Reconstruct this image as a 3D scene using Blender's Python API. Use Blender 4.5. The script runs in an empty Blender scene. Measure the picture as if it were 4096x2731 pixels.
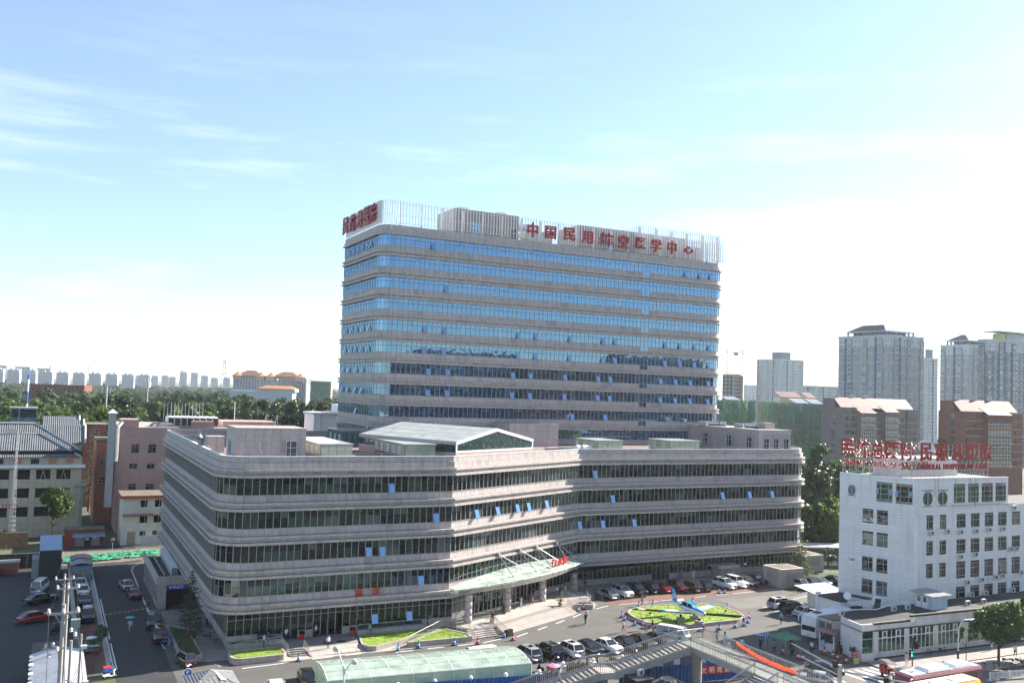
import bpy, math, random
import numpy as np
from mathutils import Matrix, Vector
random.seed(7)
S = bpy.context.scene
C = S.collection
rad = math.radians
# ---------------------------------------------------------------- camera
EYE = Vector((0.0, 0.0, 33.5))
YAW, PITCH, ROLL = 0.4719907, 0.0527256, 0.0350269
def _cam():
	cy, sy, cp, sp, cr, sr = math.cos(YAW), math.sin(YAW), math.cos(PITCH), math.sin(PITCH), math.cos(ROLL), math.sin(ROLL)
	f = Vector((sy*cp, cy*cp, sp)); r = Vector((cy, -sy, 0)); u = r.cross(f)
	r2, u2 = r*cr + u*sr, u*cr - r*sr
	m = Matrix((( r2.x, u2.x, -f.x, EYE.x), (r2.y, u2.y, -f.y, EYE.y), (r2.z, u2.z, -f.z, EYE.z), (0, 0, 0, 1)))
	cd = bpy.data.cameras.new('camera'); cd.sensor_width = 36; cd.lens = 31.82; cd.clip_start = .5; cd.clip_end = 20000
	o = bpy.data.objects.new('camera', cd); o.matrix_world = m; C.objects.link(o); S.camera = o
_cam()
# ---------------------------------------------------------------- sky, sun, exposure
SUN_AZ, SUN_EL = rad(7.5), rad(28)          # azimuth from +X towards +Y
SUN = Vector((math.cos(SUN_EL)*math.cos(SUN_AZ), math.cos(SUN_EL)*math.sin(SUN_AZ), math.sin(SUN_EL)))
SKY, SUN_STRENGTH, EXPOSURE = .07, 5.0, 1.72
HAZE = 0.8e-4
def _world():
	w = bpy.data.worlds.new('World'); S.world = w; w.use_nodes = True
	nt = w.node_tree; N = nt.nodes; L = nt.links; N.clear()
	out = N.new('ShaderNodeOutputWorld'); bg = N.new('ShaderNodeBackground'); sky = N.new('ShaderNodeTexSky')
	sky.sky_type = 'NISHITA'; sky.sun_disc = False; sky.sun_elevation = SUN_EL
	sky.sun_rotation = math.pi/2 - SUN_AZ      # measured clockwise from +Y
	sky.air_density = 1.0; sky.dust_density = .35; sky.ozone_density = 3.5; sky.altitude = 50
	bg.inputs['Strength'].default_value = SKY
	# thin cirrus: streaks in the direction of the sky, seen from anywhere
	tc = N.new('ShaderNodeTexCoord'); mp = N.new('ShaderNodeMapping'); nz = N.new('ShaderNodeTexNoise'); rp = N.new('ShaderNodeValToRGB')
	mp.inputs['Scale'].default_value = (1.3, 1.3, 11.0); mp.inputs['Rotation'].default_value = (0.10, 0.06, 0.3)
	nz.inputs['Scale'].default_value = 2.3; nz.inputs['Detail'].default_value = 7; nz.inputs['Roughness'].default_value = .62
	rp.color_ramp.elements[0].position = .50; rp.color_ramp.elements[0].color = (0, 0, 0, 1)
	rp.color_ramp.elements[1].position = .8; rp.color_ramp.elements[1].color = (.4, .4, .4, 1)
	mx = N.new('ShaderNodeMixRGB'); mx.inputs['Color2'].default_value = (7.5, 8.2, 9.0, 1)
	L.new(tc.outputs['Generated'], mp.inputs['Vector']); L.new(mp.outputs['Vector'], nz.inputs['Vector']); L.new(nz.outputs['Fac'], rp.inputs['Fac'])
	sp = N.new('ShaderNodeSeparateXYZ'); L.new(tc.outputs['Generated'], sp.inputs[0]); mz = N.new('ShaderNodeMapRange'); mz.inputs['From Min'].default_value = .22; mz.inputs['From Max'].default_value = .36; mz.inputs['To Min'].default_value = 1; mz.inputs['To Max'].default_value = .12; L.new(sp.outputs['Z'], mz.inputs['Value'])
	mm = N.new('ShaderNodeMath'); mm.operation = 'MULTIPLY'; L.new(rp.outputs['Color'], mm.inputs[0]); L.new(mz.outputs['Result'], mm.inputs[1]); m3 = N.new('ShaderNodeMath'); m3.operation = 'ADD'; m3.inputs[1].default_value = .10; L.new(mm.outputs[0], m3.inputs[0]); L.new(m3.outputs[0], mx.inputs['Fac']); L.new(sky.outputs['Color'], mx.inputs['Color1'])
	L.new(mx.outputs['Color'], bg.inputs['Color']); L.new(bg.outputs['Background'], out.inputs['Surface'])
_world()
def _sun():
	l = bpy.data.lights.new('sun', 'SUN'); l.energy = SUN_STRENGTH; l.angle = rad(.53); l.color = (1, .93, .82)
	o = bpy.data.objects.new('sun', l); o.rotation_euler = SUN.to_track_quat('Z', 'Y').to_euler(); o.location = SUN*300; C.objects.link(o)
_sun()
vs = S.view_settings
vs.view_transform = 'Standard'; vs.look = 'None'; vs.gamma = 1; vs.use_curve_mapping = False; vs.exposure = EXPOSURE
S.cycles.max_bounces = 8; S.cycles.volume_bounces = 1; S.cycles.caustics_reflective = False; S.cycles.caustics_refractive = False
# ---------------------------------------------------------------- materials
MATS = {}
def mat(name, col, rough=.7, vary=.12, scale=1.5, bump=0.0, bscale=None, metal=0.0, spec=.4, rnd=0.0, trans=0.0, emit=None, dirt=None, ior=None):
	"""procedural material: colour broken up by noise, optional relief, per-object variation, streaky dirt"""
	if name in MATS: return MATS[name]
	m = bpy.data.materials.new(name); m.use_nodes = True; MATS[name] = m
	nt = m.node_tree; N = nt.nodes; L = nt.links; b = N['Principled BSDF']
	b.inputs['Roughness'].default_value = rough; b.inputs['Metallic'].default_value = metal; b.inputs['Specular IOR Level'].default_value = spec
	if ior: b.inputs['IOR'].default_value = ior
	tc = N.new('ShaderNodeTexCoord'); nz = N.new('ShaderNodeTexNoise'); nz.inputs['Scale'].default_value = scale; nz.inputs['Detail'].default_value = 6
	L.new(tc.outputs['Object'], nz.inputs['Vector'])
	mr = N.new('ShaderNodeMapRange'); mr.inputs['From Min'].default_value = .3; mr.inputs['From Max'].default_value = .7
	mr.inputs['To Min'].default_value = 1-vary; mr.inputs['To Max'].default_value = 1+vary
	L.new(nz.outputs['Fac'], mr.inputs['Value'])
	val = mr.outputs['Result']
	if rnd:
		oi = N.new('ShaderNodeObjectInfo'); m2 = N.new('ShaderNodeMapRange'); m2.inputs['To Min'].default_value = 1-rnd; m2.inputs['To Max'].default_value = 1+rnd
		L.new(oi.outputs['Random'], m2.inputs['Value']); mu = N.new('ShaderNodeMath'); mu.operation = 'MULTIPLY'
		L.new(val, mu.inputs[0]); L.new(m2.outputs['Result'], mu.inputs[1]); val = mu.outputs[0]
	vm = N.new('ShaderNodeVectorMath'); vm.operation = 'SCALE'; vm.inputs[0].default_value = col[:3]; L.new(val, vm.inputs['Scale'])
	cout = vm.outputs['Vector']
	if dirt:
		mp = N.new('ShaderNodeMapping'); mp.inputs['Scale'].default_value = (1.3, 1.3, .12); n2 = N.new('ShaderNodeTexNoise'); n2.inputs['Scale'].default_value = 1.0; n2.inputs['Detail'].default_value = 8
		rp = N.new('ShaderNodeValToRGB'); rp.color_ramp.elements[0].position = .5; rp.color_ramp.elements[1].position = .75
		rp.color_ramp.elements[0].color = (0, 0, 0, 1); rp.color_ramp.elements[1].color = (.55, .55, .55, 1)
		L.new(tc.outputs['Object'], mp.inputs['Vector']); L.new(mp.outputs['Vector'], n2.inputs['Vector']); L.new(n2.outputs['Fac'], rp.inputs['Fac'])
		mx = N.new('ShaderNodeMixRGB'); mx.inputs['Color2'].default_value = (*dirt, 1); L.new(rp.outputs['Color'], mx.inputs['Fac']); L.new(cout, mx.inputs['Color1']); cout = mx.outputs['Color']
	L.new(cout, b.inputs['Base Color'])
	if bump:
		bn = N.new('ShaderNodeBump'); bn.inputs['Strength'].default_value = bump; bn.inputs['Distance'].default_value = .05
		n3 = N.new('ShaderNodeTexNoise'); n3.inputs['Scale'].default_value = bscale or scale*6; n3.inputs['Detail'].default_value = 4
		L.new(tc.outputs['Object'], n3.inputs['Vector']); L.new(n3.outputs['Fac'], bn.inputs['Height']); L.new(bn.outputs['Normal'], b.inputs['Normal'])
	if emit:
		b.inputs['Emission Color'].default_value = (*emit[:3], 1); b.inputs['Emission Strength'].default_value = emit[3]
	if trans:
		o = N['Material Output']; t = N.new('ShaderNodeBsdfTranslucent'); ms = N.new('ShaderNodeMixShader'); ms.inputs['Fac'].default_value = trans
		v2 = N.new('ShaderNodeVectorMath'); v2.operation = 'MULTIPLY'; v2.inputs[1].default_value = (1.5, 1.6, .7); L.new(cout, v2.inputs[0]); L.new(v2.outputs['Vector'], t.inputs['Color'])
		L.new(b.outputs['BSDF'], ms.inputs[1]); L.new(t.outputs['BSDF'], ms.inputs[2]); L.new(ms.outputs['Shader'], o.inputs['Surface'])
	return m
def glass(name, inner, gcol=(.75, .9, 1), f0=.2, wave=.02, rnd=.35, rough=.02):
	"""coated window pane: dark room behind, sky and town mirrored in slightly wavy glass"""
	if name in MATS: return MATS[name]
	m = bpy.data.materials.new(name); m.use_nodes = True; MATS[name] = m
	nt = m.node_tree; N = nt.nodes; L = nt.links; N.remove(N['Principled BSDF']); out = N['Material Output']
	d = N.new('ShaderNodeBsdfDiffuse'); g = N.new('ShaderNodeBsdfGlossy'); g.inputs['Color'].default_value = (*gcol, 1); g.inputs['Roughness'].default_value = rough
	tc = N.new('ShaderNodeTexCoord'); nz = N.new('ShaderNodeTexNoise'); nz.inputs['Scale'].default_value = 1.1; nz.inputs['Detail'].default_value = 5
	L.new(tc.outputs['Object'], nz.inputs['Vector'])
	mr = N.new('ShaderNodeMapRange'); mr.inputs['From Min'].default_value = .3; mr.inputs['From Max'].default_value = .72
	mr.inputs['To Min'].default_value = 1-rnd*1.6; mr.inputs['To Max'].default_value = 1+rnd*1.6; L.new(nz.outputs['Fac'], mr.inputs['Value'])
	vm = N.new('ShaderNodeVectorMath'); vm.operation = 'SCALE'; vm.inputs[0].default_value = inner; L.new(mr.outputs['Result'], vm.inputs['Scale']); L.new(vm.outputs['Vector'], d.inputs['Color'])
	n2 = N.new('ShaderNodeTexNoise'); n2.inputs['Scale'].default_value = .8; n2.inputs['Detail'].default_value = 1; L.new(tc.outputs['Object'], n2.inputs['Vector'])
	bp = N.new('ShaderNodeBump'); bp.inputs['Strength'].default_value = 1; bp.inputs['Distance'].default_value = wave; L.new(n2.outputs['Fac'], bp.inputs['Height']); L.new(bp.outputs['Normal'], g.inputs['Normal'])
	lw = N.new('ShaderNodeLayerWeight'); lw.inputs['Blend'].default_value = .5
	pw = N.new('ShaderNodeMath'); pw.operation = 'POWER'; pw.inputs[1].default_value = 4; L.new(lw.outputs['Facing'], pw.inputs[0])
	ma = N.new('ShaderNodeMath'); ma.operation = 'MULTIPLY_ADD'; ma.inputs[1].default_value = 1-f0; ma.inputs[2].default_value = f0; L.new(pw.outputs[0], ma.inputs[0])
	ms = N.new('ShaderNodeMixShader'); L.new(ma.outputs[0], ms.inputs['Fac']); L.new(d.outputs['BSDF'], ms.inputs[1]); L.new(g.outputs['BSDF'], ms.inputs[2]); L.new(ms.outputs['Shader'], out.inputs['Surface'])
	return m
def clear_glass(name, tint, op=.35, rough=.1):
	"""see-through greenish roof glass: part film of dust, part mirror, part transparent"""
	if name in MATS: return MATS[name]
	m = bpy.data.materials.new(name); m.use_nodes = True; MATS[name] = m
	nt = m.node_tree; N = nt.nodes; L = nt.links; b = N['Principled BSDF']; out = N['Material Output']
	b.inputs['Base Color'].default_value = (*tint, 1); b.inputs['Roughness'].default_value = rough; b.inputs['Specular IOR Level'].default_value = .6
	t = N.new('ShaderNodeBsdfTransparent'); t.inputs['Color'].default_value = (.82, .92, .86, 1); ms = N.new('ShaderNodeMixShader')
	tc = N.new('ShaderNodeTexCoord'); nz = N.new('ShaderNodeTexNoise'); nz.inputs['Scale'].default_value = .7; nz.inputs['Detail'].default_value = 7; L.new(tc.outputs['Object'], nz.inputs['Vector'])
	mr = N.new('ShaderNodeMapRange'); mr.inputs['From Min'].default_value = .3; mr.inputs['From Max'].default_value = .7; mr.inputs['To Min'].default_value = op-.15; mr.inputs['To Max'].default_value = op+.15
	L.new(nz.outputs['Fac'], mr.inputs['Value']); L.new(mr.outputs['Result'], ms.inputs['Fac']); L.new(t.outputs['BSDF'], ms.inputs[1]); L.new(b.outputs['BSDF'], ms.inputs[2]); L.new(ms.outputs['Shader'], out.inputs['Surface'])
	return m
M = lambda n: MATS[n]
mat('granite', (.45, .398, .378), .55, .10, 2.2, .15, 9, rnd=.05, dirt=(.25, .22, .21))
mat('granite_dark', (.36, .32, .305), .6, .12, 2.0, rnd=.06)
mat('joint', (.10, .09, .085), .9)
mat('core', (.03, .03, .032), .9)
mat('mullion', (.42, .40, .385), .4, .05, metal=.3)
mat('white_metal', (.72, .72, .72), .35, .06)
mat('steel', (.55, .55, .55), .35, .08, metal=.8)
mat('grey_metal', (.30, .31, .32), .45, .1, metal=.4)
mat('dark_metal', (.04, .04, .042), .5, .1)
mat('black', (.012, .012, .013), .5, .2)
mat('red_sign', (.34, .012, .012), .4, .08)
mat('red_bright', (.62, .03, .02), .45, .06)
mat('white', (.78, .78, .77), .5, .05)
mat('white_tile', (.74, .745, .75), .35, .05, 1.2, rnd=.035, dirt=(.55, .53, .50))
mat('plaster', (.72, .68, .60), .8, .07, .8, dirt=(.5, .45, .38))
mat('white_paint', (.70, .69, .67), .7, .10, 2.5)
mat('yellow_paint', (.60, .42, .10), .7, .1)
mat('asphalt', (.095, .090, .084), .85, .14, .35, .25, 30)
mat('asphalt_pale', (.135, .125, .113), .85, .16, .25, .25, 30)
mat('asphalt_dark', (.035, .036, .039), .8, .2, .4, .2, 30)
mat('paving', (.40, .355, .325), .7, .10, .7, rnd=.07)
mat('paving_grey', (.24, .222, .207), .75, .14, .6, .2, 12)
mat('brick_paving', (.16, .075, .06), .8, .2, .9, .3, 14)
mat('kerb', (.36, .32, .29), .75, .14, 1.3, dirt=(.18, .16, .15))
mat('kerb_white', (.55, .55, .53), .75, .12, 1.3)
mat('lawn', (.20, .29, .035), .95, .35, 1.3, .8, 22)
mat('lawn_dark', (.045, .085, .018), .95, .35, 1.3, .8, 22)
mat('soil', (.16, .13, .10), .95, .3, .7)
mat('roof_membrane', (.17, .15, .155), .85, .2, .3)
mat('roof_red', (.21, .15, .14), .85, .18, .4)
mat('tar_roof', (.022, .024, .027), .75, .35, .5, .3, 8)
mat('pink_tile', (.46, .30, .265), .55, .06, .9, rnd=.04)
mat('concrete', (.31, .30, .285), .8, .12, .8, .2, 9)
mat('bark', (.09, .07, .05), .9, .3, 4, .6, 18)
mat('leaf', (.052, .092, .020), .55, .35, .35, spec=.35, trans=.30, rnd=.16)
mat('leaf_dark', (.032, .060, .016), .5, .35, .35, spec=.45, trans=.22, rnd=.14)
mat('leaf_pale', (.085, .120, .030), .6, .3, .35, spec=.3, trans=.35, rnd=.14)
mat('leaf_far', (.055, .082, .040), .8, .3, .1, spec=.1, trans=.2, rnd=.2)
mat('needle', (.028, .055, .022), .7, .3, .8, trans=.2, rnd=.1)
mat('tent_black', (.02, .02, .021), .45, .2); mat('brown_post', (.14, .07, .04), .7, .1); mat('teal_paint', (.13, .24, .25), .7, .1); mat('dark_core', (.012, .012, .012), .9)
glass('pane_dark', (.006, .008, .009), (.55, .66, .74), .055, .012)
glass('pane_mid', (.013, .018, .020), (.55, .66, .74), .06, .012)
glass('pane_blind', (.085, .105, .095), (.55, .66, .74), .055, .010, .12)
glass('pane_teal', (.016, .036, .040), (.55, .70, .76), .09, .012)
glass('pane_blue', (.018, .045, .085), (.36, .64, .95), .38, .006, .15)
glass('pane_blue_blind', (.09, .14, .19), (.40, .67, .95), .35, .006, .15)
glass('sash_blue', (.04, .10, .20), (.52, .72, .96), .45, .004, .1)
glass('pane_green', (.010, .045, .028), (.6, .9, .75), .08, .01)
glass('pane_house', (.035, .04, .045), (.85, .92, 1), .12, .01, .5)
glass('car_glass', (.012, .014, .015), (.9, .95, 1), .08, .0)
clear_glass('canopy_glass', (.60, .72, .63), .50, .12)
clear_glass('pale_glass', (.60, .63, .60), .82, .2)
clear_glass('skylight_glass', (.62, .68, .54), .50, .15)
clear_glass('teal_glass', (.05, .14, .15), .70, .1)
clear_glass('green_net', (.02, .18, .12), .82, .8)
clear_glass('green_net_bright', (.04, .30, .12), .70, .8)
# ---------------------------------------------------------------- mesh builder
class MB:
	def __init__(s): s.v = []; s.f = []; s.m = []; s.mi = 0
	def raw(s, vs, fs):
		k = len(s.v); s.v += [tuple(p) for p in vs]; s.f += [tuple(i+k for i in f) for f in fs]; s.m += [s.mi]*len(fs); return s
	def hexa(s, b, t):      # bottom 4 and top 4 points, same order
		return s.raw(list(b)+list(t), [(3, 2, 1, 0), (4, 5, 6, 7), (0, 1, 5, 4), (1, 2, 6, 5), (2, 3, 7, 6), (3, 0, 4, 7)])
	def box(s, x0, x1, y0, y1, z0, z1):
		return s.hexa([(x0, y0, z0), (x1, y0, z0), (x1, y1, z0), (x0, y1, z0)], [(x0, y0, z1), (x1, y0, z1), (x1, y1, z1), (x0, y1, z1)])
	def cbox(s, c, d, rz=0, taper=1.0):
		cx, cy, cz = c; hx, hy, hz = d[0]/2, d[1]/2, d[2]/2; cr, sr = math.cos(rz), math.sin(rz)
		P = lambda x, y, z: (cx+x*cr-y*sr, cy+x*sr+y*cr, cz+z)
		q = [(-hx, -hy), (hx, -hy), (hx, hy), (-hx, hy)]
		return s.hexa([P(x, y, -hz) for x, y in q], [P(x*taper, y*taper, hz) for x, y in q])
	def prism(s, poly, z0, z1):
		n = len(poly); vs = [(p[0], p[1], z0) for p in poly]+[(p[0], p[1], z1) for p in poly]
		return s.raw(vs, [tuple(range(n-1, -1, -1)), tuple(range(n, 2*n))]+[(i, (i+1) % n, n+(i+1) % n, n+i) for i in range(n)])
	def sheet(s, poly, z): return s.raw([(p[0], p[1], z) for p in poly], [tuple(range(len(poly)))])
	def tube(s, p, q, r, n=6, r2=None):
		p, q = Vector(p), Vector(q); d = (q-p)
		if d.length < 1e-6: return s
		d.normalize(); a = d.orthogonal().normalized(); b = d.cross(a); r2 = r if r2 is None else r2
		vs = [p+(a*math.cos(t)+b*math.sin(t))*r for t in [2*math.pi*i/n for i in range(n)]]+[q+(a*math.cos(t)+b*math.sin(t))*r2 for t in [2*math.pi*i/n for i in range(n)]]
		return s.raw(vs, [(i, (i+1) % n, n+(i+1) % n, n+i) for i in range(n)]+[tuple(range(n-1, -1, -1)), tuple(range(n, 2*n))])
	def path(s, pts, r, n=5):
		for a, b in zip(pts, pts[1:]): s.tube(a, b, r, n)
		return s
	def lathe(s, c, prof, n=12):     # prof: (radius, z)
		vs = [(c[0]+r*math.cos(2*math.pi*i/n), c[1]+r*math.sin(2*math.pi*i/n), c[2]+z) for r, z in prof for i in range(n)]
		fs = [(k*n+i, k*n+(i+1) % n, (k+1)*n+(i+1) % n, (k+1)*n+i) for k in range(len(prof)-1) for i in range(n)]
		fs += [tuple(range(n-1, -1, -1)), tuple(range((len(prof)-1)*n, len(prof)*n))]
		return s.raw(vs, fs)
	def ball(s, c, r, n=8, sz=1.0):
		k = n//2+1; return s.lathe(c, [(max(1e-3, r*math.sin(math.pi*i/k)), -r*sz*math.cos(math.pi*i/k)) for i in range(k+1)], n)
	def mesh(s, name, mats, smooth=False):
		me = bpy.data.meshes.new(name); me.from_pydata(s.v, [], s.f)
		for m in (mats if isinstance(mats, (list, tuple)) else [mats]): me.materials.append(M(m) if isinstance(m, str) else m)
		if any(s.m): me.polygons.foreach_set('material_index', s.m)
		if smooth: me.polygons.foreach_set('use_smooth', [True]*len(s.f))
		return me
	def build(s, name, mats, parent=None, smooth=False, **kw):
		return put(name, s.mesh(name, mats, smooth), parent, **kw)
def put(name, me, parent=None, loc=None, rz=0, kind=None, label=None, cat=None, group=None, mw=None):
	o = bpy.data.objects.new(name, me); C.objects.link(o)
	if parent is not None: o.parent = parent
	if loc is not None: o.location = loc
	if rz: o.rotation_euler = (0, 0, rz)
	if mw is not None: o.matrix_local = mw
	return tag(o, label, cat, group, kind)
def tag(o, label=None, cat=None, group=None, kind=None):
	if label: o['label'] = label
	if cat: o['category'] = cat
	if group: o['group'] = group
	if kind: o['kind'] = kind
	return o
def thing(name, label, cat, loc=(0, 0, 0), rz=0, group=None): return put(name, None, None, loc, rz, None, label, cat, group)
def dup(src, loc, rz=None, label=None, group=None, scale=None, mats=None):
	"""copy of a thing with copies of its parts and sub-parts (mesh data shared)"""
	def cp(o, par):
		c = o.copy(); C.objects.link(c)
		if par is not None: c.parent = par
		if mats and c.type == 'MESH':
			for sl in c.material_slots:
				if sl.material and sl.material.name in mats:
					nm = mats[sl.material.name]; sl.link = 'OBJECT'; sl.material = nm
		for k in KIDS.get(o.name, ()): cp(k, c)
		return c
	c = cp(src, None); c.location = loc
	if rz is not None: c.rotation_euler = (0, 0, rz)
	if label: c['label'] = label
	if group: c['group'] = group
	if scale: c.scale = scale if isinstance(scale, (list, tuple)) else (scale,)*3
	return c
KIDS = {}
def learn(root):        # remember the children of a prototype (o.children is slow in large scenes)
	KIDS.clear()
	for o in S.objects:
		if o.parent: KIDS.setdefault(o.parent.name, []).append(o)
def remove_tree(o):
	for k in KIDS.get(o.name, ()): remove_tree(k)
	bpy.data.objects.remove(o)
# ---------------------------------------------------------------- lettering
_CH = {}; _CB = {}
def char_base(ch, bold):
	if (ch, bold) in _CB: return _CB[(ch, bold)]
	c = bpy.data.curves.new('t', 'FONT'); c.body = ch; c.extrude = .5; c.offset = bold; c.resolution_u = 2
	o = bpy.data.objects.new('t', c); C.objects.link(o); dg = bpy.context.evaluated_depsgraph_get(); dg.update()
	me = bpy.data.meshes.new_from_object(o.evaluated_get(dg)); bpy.data.objects.remove(o)
	xs = [v.co.x for v in me.vertices]; ys = [v.co.y for v in me.vertices]
	cx, cy = (min(xs)+max(xs))/2, (min(ys)+max(ys))/2
	for v in me.vertices: v.co.x -= cx; v.co.y -= cy
	_CB[(ch, bold)] = (me, max(xs)-min(xs), max(ys)-min(ys)); return _CB[(ch, bold)]
for _c, _b in (('急诊儿科门A楼病车场出口保证质量安全施工文明驾驶共享单禁止入内', .012), ('门诊部民航总医院', .02), ('中国民用航空医学心', .022), ('民航总医院', .026), ('GENRALHOSPITFC', .03), ('B-804P', .012)):
	for _x in _c: char_base(_x, _b)
def char_mesh(ch, mname, depth=None, bold=.012):
	k = (ch, mname, bold)
	if k not in _CH:
		me, w, h = char_base(ch, bold); me = me.copy(); me.materials.clear(); me.materials.append(M(mname)); _CH[k] = (me, w, h)
	return _CH[k]
def frame_mw(pos, right, up=(0, 0, 1), sx=1, sy=1):
	r = Vector(right).normalized(); u = Vector(up).normalized(); n = r.cross(u)
	return Matrix(((r.x*sx, u.x*sy, n.x, pos[0]), (r.y*sx, u.y*sy, n.y, pos[1]), (r.z*sx, u.z*sy, n.z, pos[2]), (0, 0, 0, 1)))
def letter(parent, ch, pos, right, height, mname, depth=.1, name='character', width=None, up=(0, 0, 1), bold=.012):
	me, w, h = char_mesh(ch, mname, depth, bold)
	k = height/h; kx = (width/w) if width else k
	m = frame_mw(pos, right, up, kx, k)
	for i in range(3): m[i][2] *= depth
	return put(name, me, parent, mw=m)
def text_row(parent, txt, pos, right, height, mname, depth=.03, name='letter', up=(0, 0, 1), gap=.18, bold=.012, single=False):
	"""a row of letters starting at pos (left, mid height); widths follow the font"""
	r = Vector(right).normalized(); x = 0; p = Vector(pos)
	for ch in txt:
		if ch == ' ': x += height*.5; continue
		me, w, h = char_mesh(ch, mname, depth/height, bold)
		k = height/(.72 if ord(ch) < 256 else .9); ww = w*k; hh = min(h*k, height*1.1)
		letter(parent, ch, p+r*(x+ww/2), r, hh, mname, depth, name, up=up, bold=bold); x += ww+height*gap
	return x
# ---------------------------------------------------------------- ground and paved surfaces
def sheet(name, m, poly, z, kind='structure', **kw): return MB().sheet(poly, z).build(name, m, None, kind=kind, **kw)
R4 = lambda x0, x1, y0, y1: [(x0, y0), (x1, y0), (x1, y1), (x0, y1)]
mat('ground_far', (.085, .10, .055), .95, .4, .02)
sheet('ground', 'ground_far', R4(-3500, 5000, -1500, 7000), -.02)
sheet('plaza', 'asphalt', R4(8.6, 140, 84, 135), 0.0)
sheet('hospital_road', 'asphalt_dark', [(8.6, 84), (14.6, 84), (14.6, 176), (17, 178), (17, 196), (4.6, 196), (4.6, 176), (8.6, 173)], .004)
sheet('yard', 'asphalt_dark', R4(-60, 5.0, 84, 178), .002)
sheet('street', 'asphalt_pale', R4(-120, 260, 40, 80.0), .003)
sheet('gate_road', 'asphalt_pale', R4(79, 95.4, 79.8, 92), .0075)
sheet('rear_lane', 'asphalt', R4(8, 150, 135.2, 200), .001)
sheet('sidewalk', 'paving_grey', [(95.4, 80.2), (160, 78.0), (160, 84.2), (95.4, 84.2)], .12)
sheet('bike_pavement', 'paving', [(98, 76.6), (160, 74.2), (160, 78.0), (98, 79.9)], .010)
sheet('parking_bays', 'brick_paving', R4(81.5, 118.6, 121.6, 130.2), .008)
sheet('roadside_bays', 'brick_paving', R4(5.0, 7.9, 112.8, 165), .012)
sheet('bay_border', 'paving', R4(7.9, 8.4, 112.8, 165), .014)
sheet('forecourt', 'paving', [(18.4, 113.3), (21.5, 113.2), (27, 110.2), (52, 110), (52, 120), (21.5, 120)], .016)
sheet('side_walkway', 'paving_grey', R4(16.2, 21.6, 113.5, 140), .018)
sheet('cracked_apron', 'asphalt_pale', [(99.5, 112.5), (117, 112), (119.5, 117.5), (100.5, 119.5)], .012)
sheet('excavated_strip', 'soil', [(3, 177.5), (13.5, 178.5), (22, 181.5), (22, 191), (3, 191)], .03)
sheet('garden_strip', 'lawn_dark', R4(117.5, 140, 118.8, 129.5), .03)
# kerbs: individual stones
def kerb(pts, m='kerb', w=.16, h=.13, L=1.0, name='kerb', gap=.015):
	root = put(name, None, None, (0, 0, 0), kind='structure'); k = 0
	for a, b in zip(pts, pts[1:]):
		a, b = Vector((*a, 0)), Vector((*b, 0)); d = b-a; n = max(1, round(d.length/L)); t = d/n; rz = math.atan2(d.y, d.x)
		for i in range(n):
			c = a+t*(i+.5); MB().cbox((c.x, c.y, h/2), (t.length-gap, w, h), rz).build('kerb_stone', m, root); k += 1
	return root
kerb([(8.5, 172.5), (8.5, 113.6), (8.0, 112.6), (5.6, 112.2)], 'kerb_white', .2, .14, 1.5)
kerb([(14.6, 139.0), (14.7, 170), (15.2, 173), (16.3, 175)], 'kerb_white', .2, .14, 1.5)
kerb([(95.4, 80.2), (160, 78.0)], 'kerb', .2, .14, 1.2)
kerb([(98, 76.6), (160, 74.2)], 'kerb', .2, .12, 1.2)
# painted lines
def paint(name, segs, w=.14, m='white_paint', z=.02):
	root = put(name, None, None, (0, 0, 0), kind='structure')
	for (a, b) in segs:
		a, b = Vector((*a, 0)), Vector((*b, 0)); d = b-a; n = Vector((-d.y, d.x, 0)).normalized()*w/2
		MB().raw([(p.x, p.y, z) for p in (a-n, b-n, b+n, a+n)], [(0, 1, 2, 3)]).build('painted_line', m, root)
paint('bay_marking', [((82.6, 121.3), (95.5, 121.4)), ((98.0, 121.6), (100.2, 121.6)), ((102.6, 121.7), (105, 121.7)), ((106.1, 121.7), (118, 122))], .16)
paint('edge_marking', [((40.8+i*4.3, 109.2+max(0, i-2)*.1), (43.2+i*4.3, 109.2+max(0, i-2)*.1)) for i in range(3)] + [((22, 109.2), (27.6, 109.6)), ((30.4, 109.9), (33.0, 110.1)), ((34.6, 110.1), (36.6, 110.1)), ((19.6, 111.2), (20.6, 110.6)), ((53.0, 109.2), (56.2, 110.2)), ((58.6, 110.3), (61.0, 111.6)), ((63.0, 112.4), (65.2, 113.6)), ((67.2, 114.6), (69.4, 115.8)), ((71.4, 116.8), (73.6, 118.2)), ((77.6, 120.2), (80.6, 121.3))], .18)
paint('crossing_marking', [((89.3+i*1.3, 82.4-i*.02), (90.1+i*1.45, 75.5-i*.02)) for i in range(6)], .5, z=.024)
paint('dashed_marking', [((8.9+i*.62, 140.0+i*.22), (9.25+i*.62, 140.12+i*.22)) for i in range(10)], .32, 'yellow_paint')
paint('side_marking', [((14.4, 130), (14.45, 127.2)), ((14.5, 124.6), (14.7, 120.4)), ((8.85, 125), (8.86, 113.8)), ((8.85, 150), (8.86, 127))], .16)
paint('lot_marking', [((27.5, 103.5), (31.5, 103.8)), ((33.5, 104.0), (40, 104.6)), ((28.6, 103.6), (28.7, 99.5)), ((103.9, 112.0), (119, 116.6)), ((103.9, 109.4), (109, 109.4)), ((103.9, 106.9), (109, 106.9))], .12)
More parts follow.
